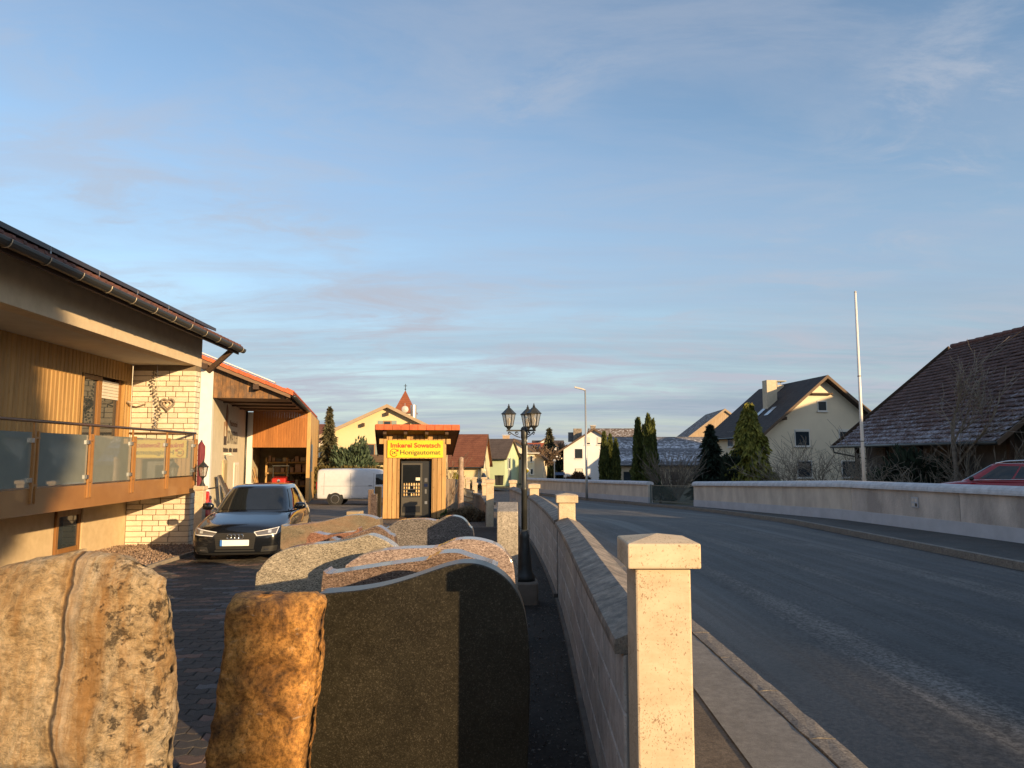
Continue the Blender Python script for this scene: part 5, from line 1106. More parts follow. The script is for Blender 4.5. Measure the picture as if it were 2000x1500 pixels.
fy = 25.5; fb = P(1688, 940, fy); fz = g(fy) - .1; fh = P(1669, 572, fy).z - fz
fp = thing('flagpole', 'tall bare white flagpole standing behind the far wall', 'flagpole', (fb.x, fy, fz))
MB().tube([(0, 0, 0), (-.0, 0, fh * .5), (-.0, 0, fh)], [.062, .056, .042], 14).build('pole', mat('flagpole_white', (.72, .70, .66), (.80, .78, .74), .35), fp, smooth=True)
MB().lathe([(.02, fh), (.05, fh + .03), (.02, fh + .07)], 10).build('finial', M_PALEGREY, fp)
for q in (.33, .62): MB().lathe([(.062, fh * q), (.062, fh * q + .03)], 14).build('joint_band', M_GUTTER, fp)
sg0 = P(1029, 920, 62); rs = thing('road_sign', 'yellow and white diamond priority road sign on a tall post', 'road sign', (sg0.x, 62, g(62))); hz_ = sg0.z - g(62)
MB().tube([(0, 0, 0), (0, 0, P(1029, 858, 62).z - g(62))], .04, 8).build('post', M_GALV, rs)
MB().obox((0, -.05, hz_), (.46, .02, .46), Matrix.Rotation(R(45), 3, 'Y')).build('sign_face', M_PLATE, rs); MB().obox((0, -.065, hz_), (.31, .008, .31), Matrix.Rotation(R(45), 3, 'Y')).build('sign_centre', mat('diamond_yellow', (.8, .55, .02), (.85, .6, .03), .5), rs)
s2 = P(1083, 930, 66); ss = thing('street_name_sign', 'small white post with a blue street name blade', 'street sign', (s2.x, 66, g(66))); hh = s2.z - g(66)
MB().tube([(0, 0, 0), (0, 0, hh + 1.3)], .05, 8).build('post', M_PALEGREY, ss); MB().box(.05, .95, -.01, .01, hh + .1, hh + .35).build('name_blade', plain('blade_blue', (.10, .16, .3), .4), ss); MB().lathe([(.01, 0), (.16, .05), (.12, .2), (.01, .25)], 10, (0, 0, hh + 1.3)).build('lamp_cap', M_PALEGREY, ss)

# ------------------------------------------------------------------ far boundary walls, gate
M_FWALL = mat('far_wall_plaster', (.48, .405, .33), (.68, .59, .48), .9, 1.6, stretch=(1, 1, .5), bump=.3, bscale=60); M_FWALL2 = mat('far_wall_rough', (.36, .31, .27), (.66, .57, .49), .95, 1.3, stretch=(1, 1, .45), bump=.8, bscale=35, bdist=.02)
M_PLINTH = mat('far_wall_plinth', (.42, .42, .44), (.50, .50, .52), .9, 2, bump=.3, bscale=40); M_COPE = mat('coping_concrete', (.44, .44, .45), (.60, .60, .61), .85, 5, bump=.3, bscale=50)
def far_wall(label, ya, yb, split=None, gaps=()):
    root = thing('boundary_wall', label, 'wall', (far_wall_x(ya), ya, g(ya))); O = Vector(root.location)
    def run(name, y0, y1, dx0, dx1, z0, z1, material, par=root, rounded=False):
        ys = fr(y0, y1, .6); vs_ = []; pr = [(dx0, z0), (dx1, z0), (dx1, z1), (dx0, z1)]
        if rounded: pr = [(dx0, z0), (dx1, z0)] + [((dx0 + dx1) / 2 + (dx1 - dx0) / 2 * math.cos(a), z0 + .05 + (z1 - z0 - .05) * math.sin(a)) for a in [math.pi * q / 8 for q in range(9)]]
        for y in ys: vs_ += [Vector((far_wall_x(y) + a, y, g(y) + b)) - O for a, b in pr]
        k = len(pr); fs = [(i * k + e, i * k + (e + 1) % k, i * k + k + (e + 1) % k, i * k + k + e) for i in range(len(ys) - 1) for e in range(k)] + [tuple(range(k - 1, -1, -1)), tuple(range((len(ys) - 1) * k, len(ys) * k))]
        return MB().add(vs_, fs).build(name, material, par)
    sp_ = split or ya
    for (a_, b_, mm) in (((ya, sp_, M_FWALL2),) if split else ()) + ((sp_, yb, M_FWALL),):
        k_ = max(1, int(round((b_ - a_) / 4.6)))
        for q_ in range(k_): run('wall_panel', a_ + (b_ - a_) * q_ / k_ + .007, a_ + (b_ - a_) * (q_ + 1) / k_ - .007, 0, .22, .3, .97, mm)
    run('wall_core', ya + .01, yb - .01, .012, .208, .2, .968, M_CAPST)
    run('plinth', ya, yb, -.02, .24, -.25, .30, M_PLINTH)
    L = 3.2; n = max(1, int(round((yb - ya) / L)))
    for k in range(n): run('coping', ya + (yb - ya) * k / n + .008, ya + (yb - ya) * (k + 1) / n - .008, -.10, .32, .972, 1.17, M_COPE, rounded=True)
    return root
far_wall('long low rendered wall with round grey coping below the flagpole', 8.0, 34.6, 21.5)
far_wall('rendered wall with round grey coping beside the tall street light', 39.6, 62, None)
py_ = 18.6; pz_ = P(1843, 982, py_).z; plq = thing('wall_plaque', 'small square tile plaque set in the rough far wall', 'plaque', (far_wall_x(py_) - .012, py_, pz_ - .12), R(4)); MB().box(-.012, .03, -.13, .13, 0, .26).build('plate', M_PLINTH, plq, bevel=.004)
for a, b in ((-.1, .15), (.02, .15), (.02, .03)): MB().box(-.016, -.0125, a, a + .08, b, b + .08).build('tile', M_FWALL, plq)
MB().box(-.016, -.0125, -.1, -.02, .03, .11).build('tile', M_IRON, plq)
gt = thing('garden_gate', 'wide thin barred metal gate between the two far walls', 'gate', (far_wall_x(34.7), 34.75, g(34.75))); ga = Vector((far_wall_x(34.75) + .1, 34.75, 0)); gb = Vector((far_wall_x(39.5) + .1, 39.5, 0)); M_GATE = plain('gate_metal', (.14, .17, .16), .5, .4)
O = Vector(gt.location)
for z in (.95, .12): MB().bar(Vector((ga.x, ga.y, g(ga.y) + z)) - O, Vector((gb.x, gb.y, g(gb.y) + z)) - O, .035, .035).build('rail', M_GATE, gt)
for k in range(40):
    q = ga.lerp(gb, (k + .5) / 40); MB().box(q.x - O.x - .008, q.x - O.x + .008, q.y - .008 - O.y, q.y + .008 - O.y, g(q.y) - O.z + .1, g(q.y) - O.z + .95).build('bar', M_GATE, gt)
for q in (ga, gb): MB().box(q.x - O.x - .04, q.x - O.x + .04, q.y - .04 - O.y, q.y + .04 - O.y, g(q.y) - O.z - .1, g(q.y) - O.z + 1.0).build('gate_post', M_GATE, gt)
# neighbours' wall with pillars to the right of the kiosk
W2 = [(P(957, 1000, 19.6).x, 19.6), (P(947, 1000, 28).x, 28), (P(928, 1000, 35).x, 35), (P(914, 1000, 43).x, 43)]
nw = thing('neighbour_wall', 'dark block wall with cream pillars running back beside the kiosk', 'wall', (W2[0][0], W2[0][1], g(20.6))); O = Vector(nw.location)
for k, (x, y) in enumerate(W2): pillar(x, y, 1.26 if k == 0 else 1.12, nw, O, .20, .265)
for (x0, y0), (x1, y1) in zip(W2[:-1], W2[1:]):
    a = Vector((x0, y0 + .13, g(y0))); b = Vector((x1, y1 - .13, g(y1))); n = 4
    for c in range(2):
        for k in range(n):
            p_, q_ = a.lerp(b, k / n), a.lerp(b, (k + 1) / n - .004); MB().bar(p_ + Vector((0, 0, .14 + c * .27)) - O, q_ + Vector((0, 0, .14 + c * .27)) - O, .2, .262).build('block', mat('dim_block', (.22, .17, .13), (.32, .25, .19), .9), nw)
    MB().bar(a + Vector((0, 0, .585)) - O, b + Vector((0, 0, .585)) - O, .3, .08).build('capstone', M_CAPST, nw)
for k, px in enumerate((946, 927, 914, 905)):
    Y = 47 + 2.0 * k; x = P(px, 900, Y).x; z = g(Y); h = P(px, 932, Y).z - z
    t = thing('garden_pillar', 'cream capped stone pillar in the far garden behind the block wall', 'pillar', (x, Y, z), group='cream pillars in the far garden'); MB().box(-.14, .14, -.14, .14, -.05, h - .1).build('shaft', M_PILLAR, t); MB().box(-.19, .19, -.19, .19, h - .1, h).build('cap', M_PILLAR, t)
r0, r1 = P(905, 985, 25.5), P(926, 985, 24.0); rl = thing('metal_railing', 'grey metal railing panel beside the rough post', 'railing', (r0.x, r0.y, g(25))); O = Vector(rl.location); M_RAIL = plain('railing_grey', (.10, .11, .11), .5, .5)
for z in (.1, .45, .62, .88): MB().bar((0, 0, z), (r1.x - r0.x, r1.y - r0.y, z), .03, .03).build('rail', M_RAIL, rl)
for k in range(12): d = (Vector((r1.x, r1.y, 0)) - Vector((r0.x, r0.y, 0))) * (k / 11); MB().box(d.x - .008, d.x + .008, d.y - .008, d.y + .008, 0, .9).build('bar', M_RAIL, rl)
# plank fence behind the kiosk
f0, f1 = P(866, 985, 24.6), P(893, 985, 33); pfn = thing('plank_fence', 'weathered grey vertical plank fence behind the kiosk', 'fence', (f0.x, f0.y, g(f0.y))); M_GREYW = wood('grey_planks', (.24, .17, .11), (.36, .27, .18), .4, .8, .15)
for k in range(30):
    q = Vector((f0.x, f0.y, 0)).lerp(Vector((f1.x, f1.y, 0)), k / 30); MB().box(-.06, .06, -.1, .1, .02, 1.22 + .03 * math.sin(k * 1.7)).build('plank', M_GREYW, pfn, loc=(q.x - f0.x, q.y - f0.y, g(q.y) - g(f0.y)))
# rough post, small dark steles, timber on bearers by the kiosk
rp = P(900, 985, 22.8); rz = g(22.8); h = P(900, 895, 22.8).z - rz
tag(MB().add(*(lambda n=10, L=12: ([(math.cos(2 * math.pi * k / n) * (.10 - .02 * j / L) * (1 + .12 * math.sin(k * 3 + j)), math.sin(2 * math.pi * k / n) * (.10 - .02 * j / L) * (1 + .1 * math.sin(k * 2 + j * 1.3)), -.05 + (h + .05) * j / L + (.05 * math.sin(k) if j == L else 0)) for j in range(L + 1) for k in range(n)], [(j * n + k, j * n + (k + 1) % n, (j + 1) * n + (k + 1) % n, (j + 1) * n + k) for j in range(L) for k in range(n)] + [tuple(range(L * n, L * n + n))]))()).build('basalt_post', mat('rough_post', (.26, .19, .14), (.48, .36, .27), .9, 7, bump=.8, bscale=18, bdist=.03), smooth=True, loc=(rp.x, 22.8, rz)), 'tall rough brown stone post right of the kiosk', 'stone post')
def stele(label, px, Y, w, h, material, dx=0, t=.18, slant=.0):
    p = P(px, 1000, Y); o = MB().prism_x([(0, -.02), (t, -.02), (t, h), (0, h - slant)], -w / 2, w / 2).build('granite_stele', material, bevel=.006, loc=(p.x, Y, g(Y))); return tag(o, label, 'stele')
stele('speckled dark red granite stele left of the kiosk', 729, 19.2, .15, .86, G_DARK)
stele('black polished granite stele behind the speckled one', 737, 20.6, .17, 1.02, G_BLACK)
stele('grey brown slim stele left of the speckled one', 722.5, 19.9, .12, .95, G_BROWN)
tbp = P(697, 1000, 18.6); tbz = g(18.6)
for k, (x0, x1, z0, z1, lab) in enumerate(((-.36, .36, 0, .12, 'lowest timber bearer of the small stack left of the kiosk'), (-.30, .34, .122, .20, 'flat timber plank on the small stack left of the kiosk'), (-.22, .12, .202, .45, 'square weathered timber block on top of the small stack'))):
    tag(MB().box(x0, x1, -.18, .18, z0, z1).build('timber_block', wood('bearer_wood', (.34, .25, .15), (.5, .4, .26), .3, .8, .12, 'x'), bevel=.012, loc=(tbp.x, 18.6, tbz), rotz=R(-6)), lab, 'timber')
# ------------------------------------------------------------------ houses farther off
M_WGLASS = glassy('far_window_glass', (.03, .04, .05), .05, .8); M_WFR = mat('white_frame', (.66, .64, .6), (.72, .7, .66), .6); M_SHU = mat('green_shutter', (.22, .27, .25), (.28, .33, .3), .7)
def far_window(root, x, z, w, h, y=0.0, frame=None, blind=0.0, shutters=False, side=None):
    """a window on the gable (local -y face) or, with side, on the local -x / +x wall"""
    def bx(x0, x1, y0, y1, z0, z1):
        if side is None: return MB().box(x0, x1, y + y0, y + y1, z0, z1)
        if side < 0: return MB().box(y + y0, y + y1, x0, x1, z0, z1)
        return MB().box(y - y1, y - y0, x0, x1, z0, z1)
    fo = bx(x - w / 2, x + w / 2, -.05, -.002, z - h / 2, z + h / 2).build('window', frame or M_WFR, root)
    bx(x - w / 2 + .07, x + w / 2 - .07, -.07, -.052, z - h / 2 + .07, z + h / 2 - .07 - blind * h).build('pane', M_WGLASS, fo)
    if blind: bx(x - w / 2 + .06, x + w / 2 - .06, -.075, -.052, z + h / 2 - .06 - blind * h, z + h / 2 - .03).build('roller_blind', M_SHUT, fo)
    bx(x - w / 2 - .06, x + w / 2 + .06, -.13, -.002, z - h / 2 - .07, z - h / 2).build('sill', M_WFR, fo)
    if shutters:
        for s in (-1, 1): bx(x + s * (w / 2 + .02) + (0 if s > 0 else -.38), x + s * (w / 2 + .02) + (.38 if s > 0 else 0), -.04, -.002, z - h / 2, z + h / 2).build('shutter', M_SHU, fo)
def gable_house(name, label, loc, rotz, w, d, eave, ridge, wallm, roofm, over=.5, front=.6, cat='house', tv=None, px_=0.0, peak=0.0, vergem=None):
    """gable on local y=0 facing -y, ridge along +y; heights above loc; peak shifts the ridge sideways"""
    r = thing(name, label, cat, loc, rotz); hw = w / 2
    MB().prism_y([(-hw, -.6), (hw, -.6), (hw, eave), (peak, ridge - .12), (-hw, eave)], 0, d).build('wall', wallm, r)
    sl = (ridge - eave) / (hw - peak); slr = (ridge - eave) / (hw + peak)
    def rf(x): return ridge + .10 - (x - peak) * sl if x > peak else ridge + .10 - (peak - x) * slr
    rr = MB().add([(-hw - over, -front, rf(-hw - over)), (peak, -front, ridge + .10), (hw + over, -front, rf(hw + over)), (-hw - over, d + front, rf(-hw - over)), (peak, d + front, ridge + .10), (hw + over, d + front, rf(hw + over)),
        (-hw - over, -front, rf(-hw - over) - .2), (peak, -front, ridge - .11), (hw + over, -front, rf(hw + over) - .2), (-hw - over, d + front, rf(-hw - over) - .2), (peak, d + front, ridge - .11), (hw + over, d + front, rf(hw + over) - .2)],
        [(0, 1, 4, 3), (1, 2, 5, 4), (6, 9, 10, 7), (7, 10, 11, 8), (0, 6, 7, 1), (1, 7, 8, 2), (3, 4, 10, 9), (4, 5, 11, 10), (0, 3, 9, 6), (2, 8, 11, 5)]).build('roof', roofm, r)
    for s in (-1, 1):
        MB().add([(s * (hw + over) , -front - .03, rf(s * (hw + over)) - .24), (peak, -front - .03, ridge - .14), (peak, -front - .03, ridge + .12), (s * (hw + over), -front - .03, rf(s * (hw + over)) + .02), (s * (hw + over), -front - .002, rf(s * (hw + over)) - .24), (peak, -front - .002, ridge - .14), (peak, -front - .002, ridge + .12), (s * (hw + over), -front - .002, rf(s * (hw + over)) + .02)], [(0, 1, 2, 3), (7, 6, 5, 4), (0, 4, 5, 1), (3, 2, 6, 7)]).build('bargeboard', vergem or M_VERGE, rr)
        MB().tube([(s * (hw + over + .08), -front, rf(s * (hw + over)) - .12), (s * (hw + over + .08), d + front, rf(s * (hw + over)) - .12)], .07, 6).build('gutter', M_GUTTER, rr)
    return r, rr
M_VERGE = wood('bargeboard_brown', (.09, .06, .04), (.15, .10, .065), .2, .7, .1, 'x')
M_VERGEP = wood('bargeboard_pale', (.34, .25, .16), (.44, .34, .23), .2, .7, .1, 'x')
WM = lambda n, c: mat(n, c, tuple(min(1, x * 1.08) for x in c), .9, .8, bump=.1, bscale=60)
M_YEL = WM('pale_yellow_render', (.66, .55, .32)); M_CRM = WM('cream_render', (.72, .62, .46)); M_WHT = WM('white_render', (.70, .70, .70)); M_GRN = WM('pale_green_render', (.48, .57, .36)); M_YEL2 = WM('buff_render', (.62, .54, .34))
R_DARK = tiled_roof('dark_roof', (.04, .034, .034), (.075, .062, .058), .2); R_RED = tiled_roof('red_brown_roof', (.15, .055, .032), (.24, .095, .055), .2); R_GREY = tiled_roof('grey_brown_roof', (.085, .065, .055), (.13, .10, .085), .2); R_BRN = tiled_roof('brown_frost_roof', (.10, .07, .055), (.17, .13, .10), .2, .35)
R_CORR = tiled_roof('corrugated_snow_roof', (.16, .16, .17), (.26, .26, .28), 1.3, .55, .7, .5, 14.0); R_ORNG = tiled_roof('orange_far_roof', (.36, .09, .04), (.46, .13, .06), .2); R_PALE = tiled_roof('pale_edge_roof', (.14, .12, .10), (.22, .19, .16), .2)
def base(px, Y): return (P(px, 888, Y).x, Y, g(Y))
def zh(py, Y): return P(1000, py, Y).z - g(Y)
def chimney(par, x, y, w, d, z0, z1, m, cap=True):
    c = MB().box(x - w / 2, x + w / 2, y - d / 2, y + d / 2, z0, z1).build('chimney', m, par)
    if cap: MB().box(x - w / 2 - .06, x + w / 2 + .06, y - d / 2 - .06, y + d / 2 + .06, z1 + .002, z1 + .1).build('chimney_cap', M_COPE, c)
    return c
# yellow house behind the kiosk
Y = 55; r, rr = gable_house('village_house', 'pale yellow gabled house with shuttered windows behind the kiosk', base(753, Y), R(4), 9.0, 11, zh(848, Y), zh(793, Y), M_YEL, R_PALE, .7, .5, peak=.1, vergem=M_VERGEP)
far_window(r, .1, zh(828, Y), .62, .5, shutters=True, frame=mat('brown_frame', (.35, .19, .09), (.42, .24, .12), .6)); far_window(r, -1.15, zh(882, Y), .7, 1.2, shutters=True, frame=mat('brown_frame', (.35, .19, .09))); far_window(r, 2.2, zh(882, Y), .7, 1.2, shutters=True)
for x in (-1.7, .1, 1.75): MB().box(x - .09, x + .09, -.45, 0, zh(805 + abs(x - .1) * 12, Y) - .25, zh(805 + abs(x - .1) * 12, Y)).build('purlin_end', M_DKBROWN, r)
MB().prism_z([(2.0 + .24 * math.cos(a), 1.2 + .24 * math.sin(a)) for a in [q * math.pi / 6 for q in range(12)]], zh(835, Y), zh(789, Y)).build('wrapped_chimney', plain('foil_chimney', (.6, .58, .54), .3, .7), rr)
MB().lathe([(.01, -.05), (.22, .02), (.27, .06)], 14, (1.45, -.45, zh(800, Y)), 'y').build('satellite_dish', M_PALEGREY, rr); MB().bar((1.45, -.4, zh(815, Y)), (1.45, -.4, zh(788, Y)), .04, .04).build('aerial_mast', M_GALV, rr); MB().bar((3.2, .0, zh(838, Y)), (3.6, 0, zh(822, Y)), .02, .02).build('aerial', M_GALV, rr)
MB().box(-1.9, 1.2, -.9, -.02, zh(900, Y) - .1, zh(897, Y)).box(-1.9, 1.2, -.9, -.86, zh(897, Y), zh(888, Y)).build('balcony', M_VERGE, r)
# house with red chimney at its left
Y = 78; r, rr = gable_house('village_house', 'dark red roofed house with a broad brick chimney behind the spruce', base(640, Y), R(90), 8, 9, zh(862, Y), zh(830, Y), M_CRM, R_RED, .4, .3); chimney(rr, 1.0, -1.0 + 4.5, 1.9, 1.2, zh(860, Y), zh(820, Y), mat('chimney_brick', (.26, .09, .05), (.34, .13, .07), .9), False)
MB().box(0, 0.02, 0, .02, 0, .02).build('roof_detail', M_CRM, rr) if False else None
# church tower
Y = 150; ch_ = thing('church_tower', 'church spire with a red tiled pyramid roof and cross', 'church', base(790, Y)); zt_ = zh(762, Y); ze_ = zh(808, Y); hw = 2.4
MB().box(-1.9, 1.9, -1.9, 1.9, -1, ze_).build('tower_wall', M_CRM, ch_)
MB().add([(-hw, -hw, ze_), (hw, -hw, ze_), (hw, hw, ze_), (-hw, hw, ze_), (0, 0, zt_), (-1.6, -1.6, ze_ + .28 * (zt_ - ze_)), (1.6, -1.6, ze_ + .28 * (zt_ - ze_)), (1.6, 1.6, ze_ + .28 * (zt_ - ze_)), (-1.6, 1.6, ze_ + .28 * (zt_ - ze_))], [(0, 1, 6, 5), (1, 2, 7, 6), (2, 3, 8, 7), (3, 0, 5, 8), (5, 6, 4), (6, 7, 4), (7, 8, 4), (8, 5, 4), (3, 2, 1, 0)]).build('spire_roof', tiled_roof('spire_tiles', (.24, .075, .035), (.34, .11, .05), .4), ch_)
MB().bar((0, 0, zt_ - .2), (0, 0, zt_ + 1.3), .12, .12).bar((-.35, 0, zt_ + .9), (.35, 0, zt_ + .9), .1, .1).lathe([(.01, zt_), (.22, zt_ + .18), (.01, zt_ + .36)], 8).build('cross', M_IRON, ch_)
# red roof house, its eaves to the yard
Y = 72; bx_ = base(948, Y); r, rr = gable_house('village_house', 'buff house with a broad red brown roof right of the kiosk', (bx_[0], Y, bx_[2]), R(-90 - 4) + math.pi, 8.0, 7.5, zh(905, Y - 3.5), zh(850, Y + 1), M_YEL2, R_RED, .5, .25)
r.location.y = Y + 1; far_window(r, 5.6, zh(915, Y), .55, .5, y=-4.0, side=-1); far_window(r, 4.2, zh(925, Y), .5, .8, y=-4.0, side=-1); chimney(rr, .4, 6.4, .5, .5, zh(862, Y), zh(845, Y), M_CRM)
far_window(r, -1.0, zh(905, Y), .5, 1.3)
MB().tube([(4.1 - 8.2, .25, -.3), (4.1 - 8.2, .25, zh(905, Y))], .06, 6).build('downpipe', M_PALEGREY, r)
# green house
Y = 80; r, rr = gable_house('village_house', 'pale green house with a grey brown roof and small awning', (P(1000, 888, Y).x, Y + 1.5, g(Y)), R(90 - 14), 6.4, 5.2, zh(893, Y - 2), zh(858, Y), M_GRN, R_GREY, .3, .2)
far_window(r, 3.4, zh(906, Y), .8, 1.0, y=-3.2, side=-1); far_window(r, 3.5, zh(928, Y), 2.2, .95, y=-3.2, side=-1); far_window(r, -1.4, zh(905, Y), .6, 1.2, shutters=True); far_window(r, -1.2, zh(928, Y), .6, 1.2, shutters=True)
MB().prism_y([(-3.9, zh(922, Y)), (-3.2, zh(917, Y)), (-3.2, zh(919, Y)), (-3.9, zh(924, Y))], 2.2, 5.0).build('awning', M_DKBROWN, r)
for k, px in enumerate((972, 978)):
    q = base(px, 75); t = thing('wheelie_bin', 'dark grey wheelie bin standing by the pale green house', 'bin', q, 0, 'wheelie bins by the green house'); MB().add([(-.24, -.25, .05), (.24, -.25, .05), (.24, .25, .05), (-.24, .25, .05), (-.3, -.32, 1.0), (.3, -.32, 1.0), (.3, .32, 1.0), (-.3, .32, 1.0)], [(0, 3, 2, 1), (0, 1, 5, 4), (1, 2, 6, 5), (2, 3, 7, 6), (3, 0, 4, 7), (4, 5, 6, 7)]).build('body', M_BLKP, t, bevel=.03); MB().box(-.32, .32, -.35, .34, 1.002, 1.08).build('lid', M_BLKP, t, bevel=.02)
# cream gable next to it, then the flat-topped annexe
Y = 88; r, rr = gable_house('village_house', 'cream gabled house with a grey roof behind the iron lamp post', base(1004, Y), R(-6), 7.2, 10, zh(893, Y), zh(858, Y), M_CRM, R_GREY, .4, .4); far_window(r, -.4, zh(885, Y), .7, 1.0); far_window(r, 1.6, zh(915, Y), .9, 1.2); chimney(rr, -1.2, 2, .8, .8, zh(872, Y), zh(850, Y), mat('chimney_buff', (.42, .3, .2), (.5, .38, .26), .9))
Y = 84; an = thing('annexe_building', 'small cream annexe with flat brown roof and narrow windows', 'building', base(1036, Y)); w_ = .56; MB().box(-.85, .48, 0, 5, -.5, zh(886, Y)).build('wall', M_CRM, an); MB().box(-1.2, 1.05, -.5, 5.4, zh(886, Y), zh(884, Y)).build('roof', M_PALEGREY, an)
for x, py, hh_ in ((.1, 896, .8), (.15, 921, .7)): far_window(an, x, zh(py, Y), .35, hh_)
# orange roof with solar panels, white gable beyond
Y = 115; q = base(1070, Y); r, rr = gable_house('village_house', 'distant orange roofed house with dark solar panels', q, R(90), 8, 7, zh(888, Y - 4), zh(866, Y), M_CRM, R_ORNG, .4, .3)
e0 = (-3.9, zh(888, Y - 4)); e1 = (-.2, zh(866, Y)); 
for k in range(3): MB().add([(-3.0, 1.2 + k * 1.1, zh(888, Y - 4) + .25 * (e1[1] - e0[1]) + .25), (-3.0, 2.2 + k * 1.1, zh(888, Y - 4) + .25 * (e1[1] - e0[1]) + .25), (-1.0, 2.2 + k * 1.1, zh(888, Y - 4) + .78 * (e1[1] - e0[1]) + .25), (-1.0, 1.2 + k * 1.1, zh(888, Y - 4) + .78 * (e1[1] - e0[1]) + .25)], [(0, 1, 2, 3)]).build('solar_panel', plain('solar_dark', (.012, .016, .03), .15), rr)
Y = 140; gable_house('village_house', 'distant white gabled house above the orange roof', base(1066, Y), R(0), 5.4, 9, zh(874, Y), zh(856, Y), M_WHT, R_GREY, .3, .3)
Y = 150; r, rr = gable_house('village_house', 'distant low brown roofed house beside the tall fir', base(1098, Y), R(90), 6, 6, zh(872, Y), zh(861, Y), M_CRM, R_GREY, .3, .3)
# white house
Y = 93; r, rr = gable_house('village_house', 'tall white gabled house with dark brown eaves by the street light', base(1160, Y), R(-3), 7.8, 9, zh(876, Y), zh(838, Y), M_WHT, R_GREY, .75, .45)
far_window(r, -1.95, zh(886, Y), .95, 1.2, frame=M_IRON); far_window(r, -1.95, zh(924, Y), .95, 1.15, blind=.4, frame=M_IRON); far_window(r, -.8, zh(861, Y), .75, 1.0, blind=.7); far_window(r, .8, zh(861, Y), .75, 1.0, blind=.7)
chimney(rr, .0, 1.4, .65, .65, zh(845, Y), zh(831, Y), M_CAPST); chimney(rr, -2.0, 2.2, 1.1, 1.1, zh(862, Y), zh(836, Y), M_CAPST, False); MB().box(-3.2, -1.6, 2.8, 4.2, zh(862, Y), zh(843, Y)).build('dormer', mat('dormer_grey', (.14, .14, .14), (.2, .2, .2), .8), rr)
MB().tube([(4.1, -.1, -.3), (3.9, -.1, zh(905, Y)), (4.35, -.3, zh(876, Y))], .05, 6).build('downpipe', M_GUTTER, r)
# long barn with corrugated roof
Y = 78; r, rr = gable_house('field_barn', 'long low barn with a snow dusted corrugated roof behind the thujas', (P(1372, 888, Y).x, Y, g(Y)), R(90), 8.0, 10.6, zh(903, Y - 4), zh(855, Y), mat('barn_stone', (.44, .36, .25), (.58, .5, .38), .95, 2.5, bump=.5, bscale=12), R_CORR, .4, .2, cat='barn')
for k in range(4): far_window(r, 1.6 + k * 2.4, .55 + .5, .8, .9, y=-4.0, side=-1, frame=M_IRON)
Y = 106; gable_house('field_barn', 'brown roofed barn joined behind the white house', (P(1262, 888, Y).x, Y + 3, g(Y)), R(90), 7.0, 8.0, zh(866, Y - 2), zh(838, Y + 3), M_CRM, R_BRN, .3, .2, cat='barn')
Y = 82; gable_house('field_barn', 'tall barn with a weathered plank gable behind the cream house', base(1418, Y), R(-5), 9.5, 12, zh(862, Y), zh(800, Y), wood('plank_gable', (.36, .25, .15), (.55, .42, .28), .2, .85, .05, 'z'), R_BRN, .3, .2, cat='barn', vergem=M_VERGEP)
# cream house on the right
Y = 55; r, rr = gable_house('village_house', 'large cream gabled house with dark tiled roof behind the bare shrubs', base(1613, Y), R(-5.5) + R(11), 9.6, 10.5, zh(840, Y), zh(737, Y), M_CRM, R_DARK, .6, .75)
for x, py, w_, h_, bl in ((-.15, 793, .75, .8, 0), (-1.85, 855, 1.2, 1.3, .1), (1.7, 855, 1.2, 1.3, .1), (-1.75, 916, 1.2, 1.3, 0), (1.8, 916, 1.2, 1.3, 0)): far_window(r, x, zh(py, Y), w_, h_, blind=bl)
far_window(r, 3.0, zh(855, Y), .9, 1.3, y=-4.8, side=-1); far_window(r, 6.5, zh(855, Y), 1.1, 1.3, y=-4.8, side=-1)
chimney(rr, -2.3, 4.2, .85, .85, zh(800, Y), zh(733, Y), mat('chimney_cream', (.5, .42, .3), (.58, .5, .37), .9), False); c_ = chimney(rr, -.6, 6.0, .6, .6, zh(760, Y), zh(738, Y), mat('chimney_cream', (.5, .42, .3)), False); MB().box(-1.05, -.15, 5.55, 6.45, zh(731, Y), zh(729, Y)).bar((-.9, 5.7, zh(738, Y)), (-.9, 5.7, zh(731, Y)), .05, .05).bar((-.3, 6.3, zh(738, Y)), (-.3, 6.3, zh(731, Y)), .05, .05).build('chimney_hood', M_GUTTER, c_)
hwq = 4.8; sl_ = (zh(737, Y) - zh(840, Y)) / hwq
for yq in (2.2, 4.0):
    a0, a1 = -3.5, -2.7; z_ = lambda x: zh(737, Y) + .16 + x * sl_ 
    MB().add([(a0, yq, z_(a0)), (a0, yq + .7, z_(a0)), (a1, yq + .7, z_(a1)), (a1, yq, z_(a1))], [(0, 1, 2, 3)]).build('skylight', plain('skylight_glass', (.45, .48, .52), .1), rr)
for x in (-3.4, 3.1): MB().box(x - .13, x + .13, -.6, .0, zh(737, Y) - .45 - abs(x) * sl_, zh(737, Y) - .2 - abs(x) * sl_).build('purlin_end', M_DKBROWN, r)
MB().box(-1.1, .6, -.35, -.02, zh(771, Y), zh(768, Y)).build('nesting_shelf', M_DKBROWN, r)

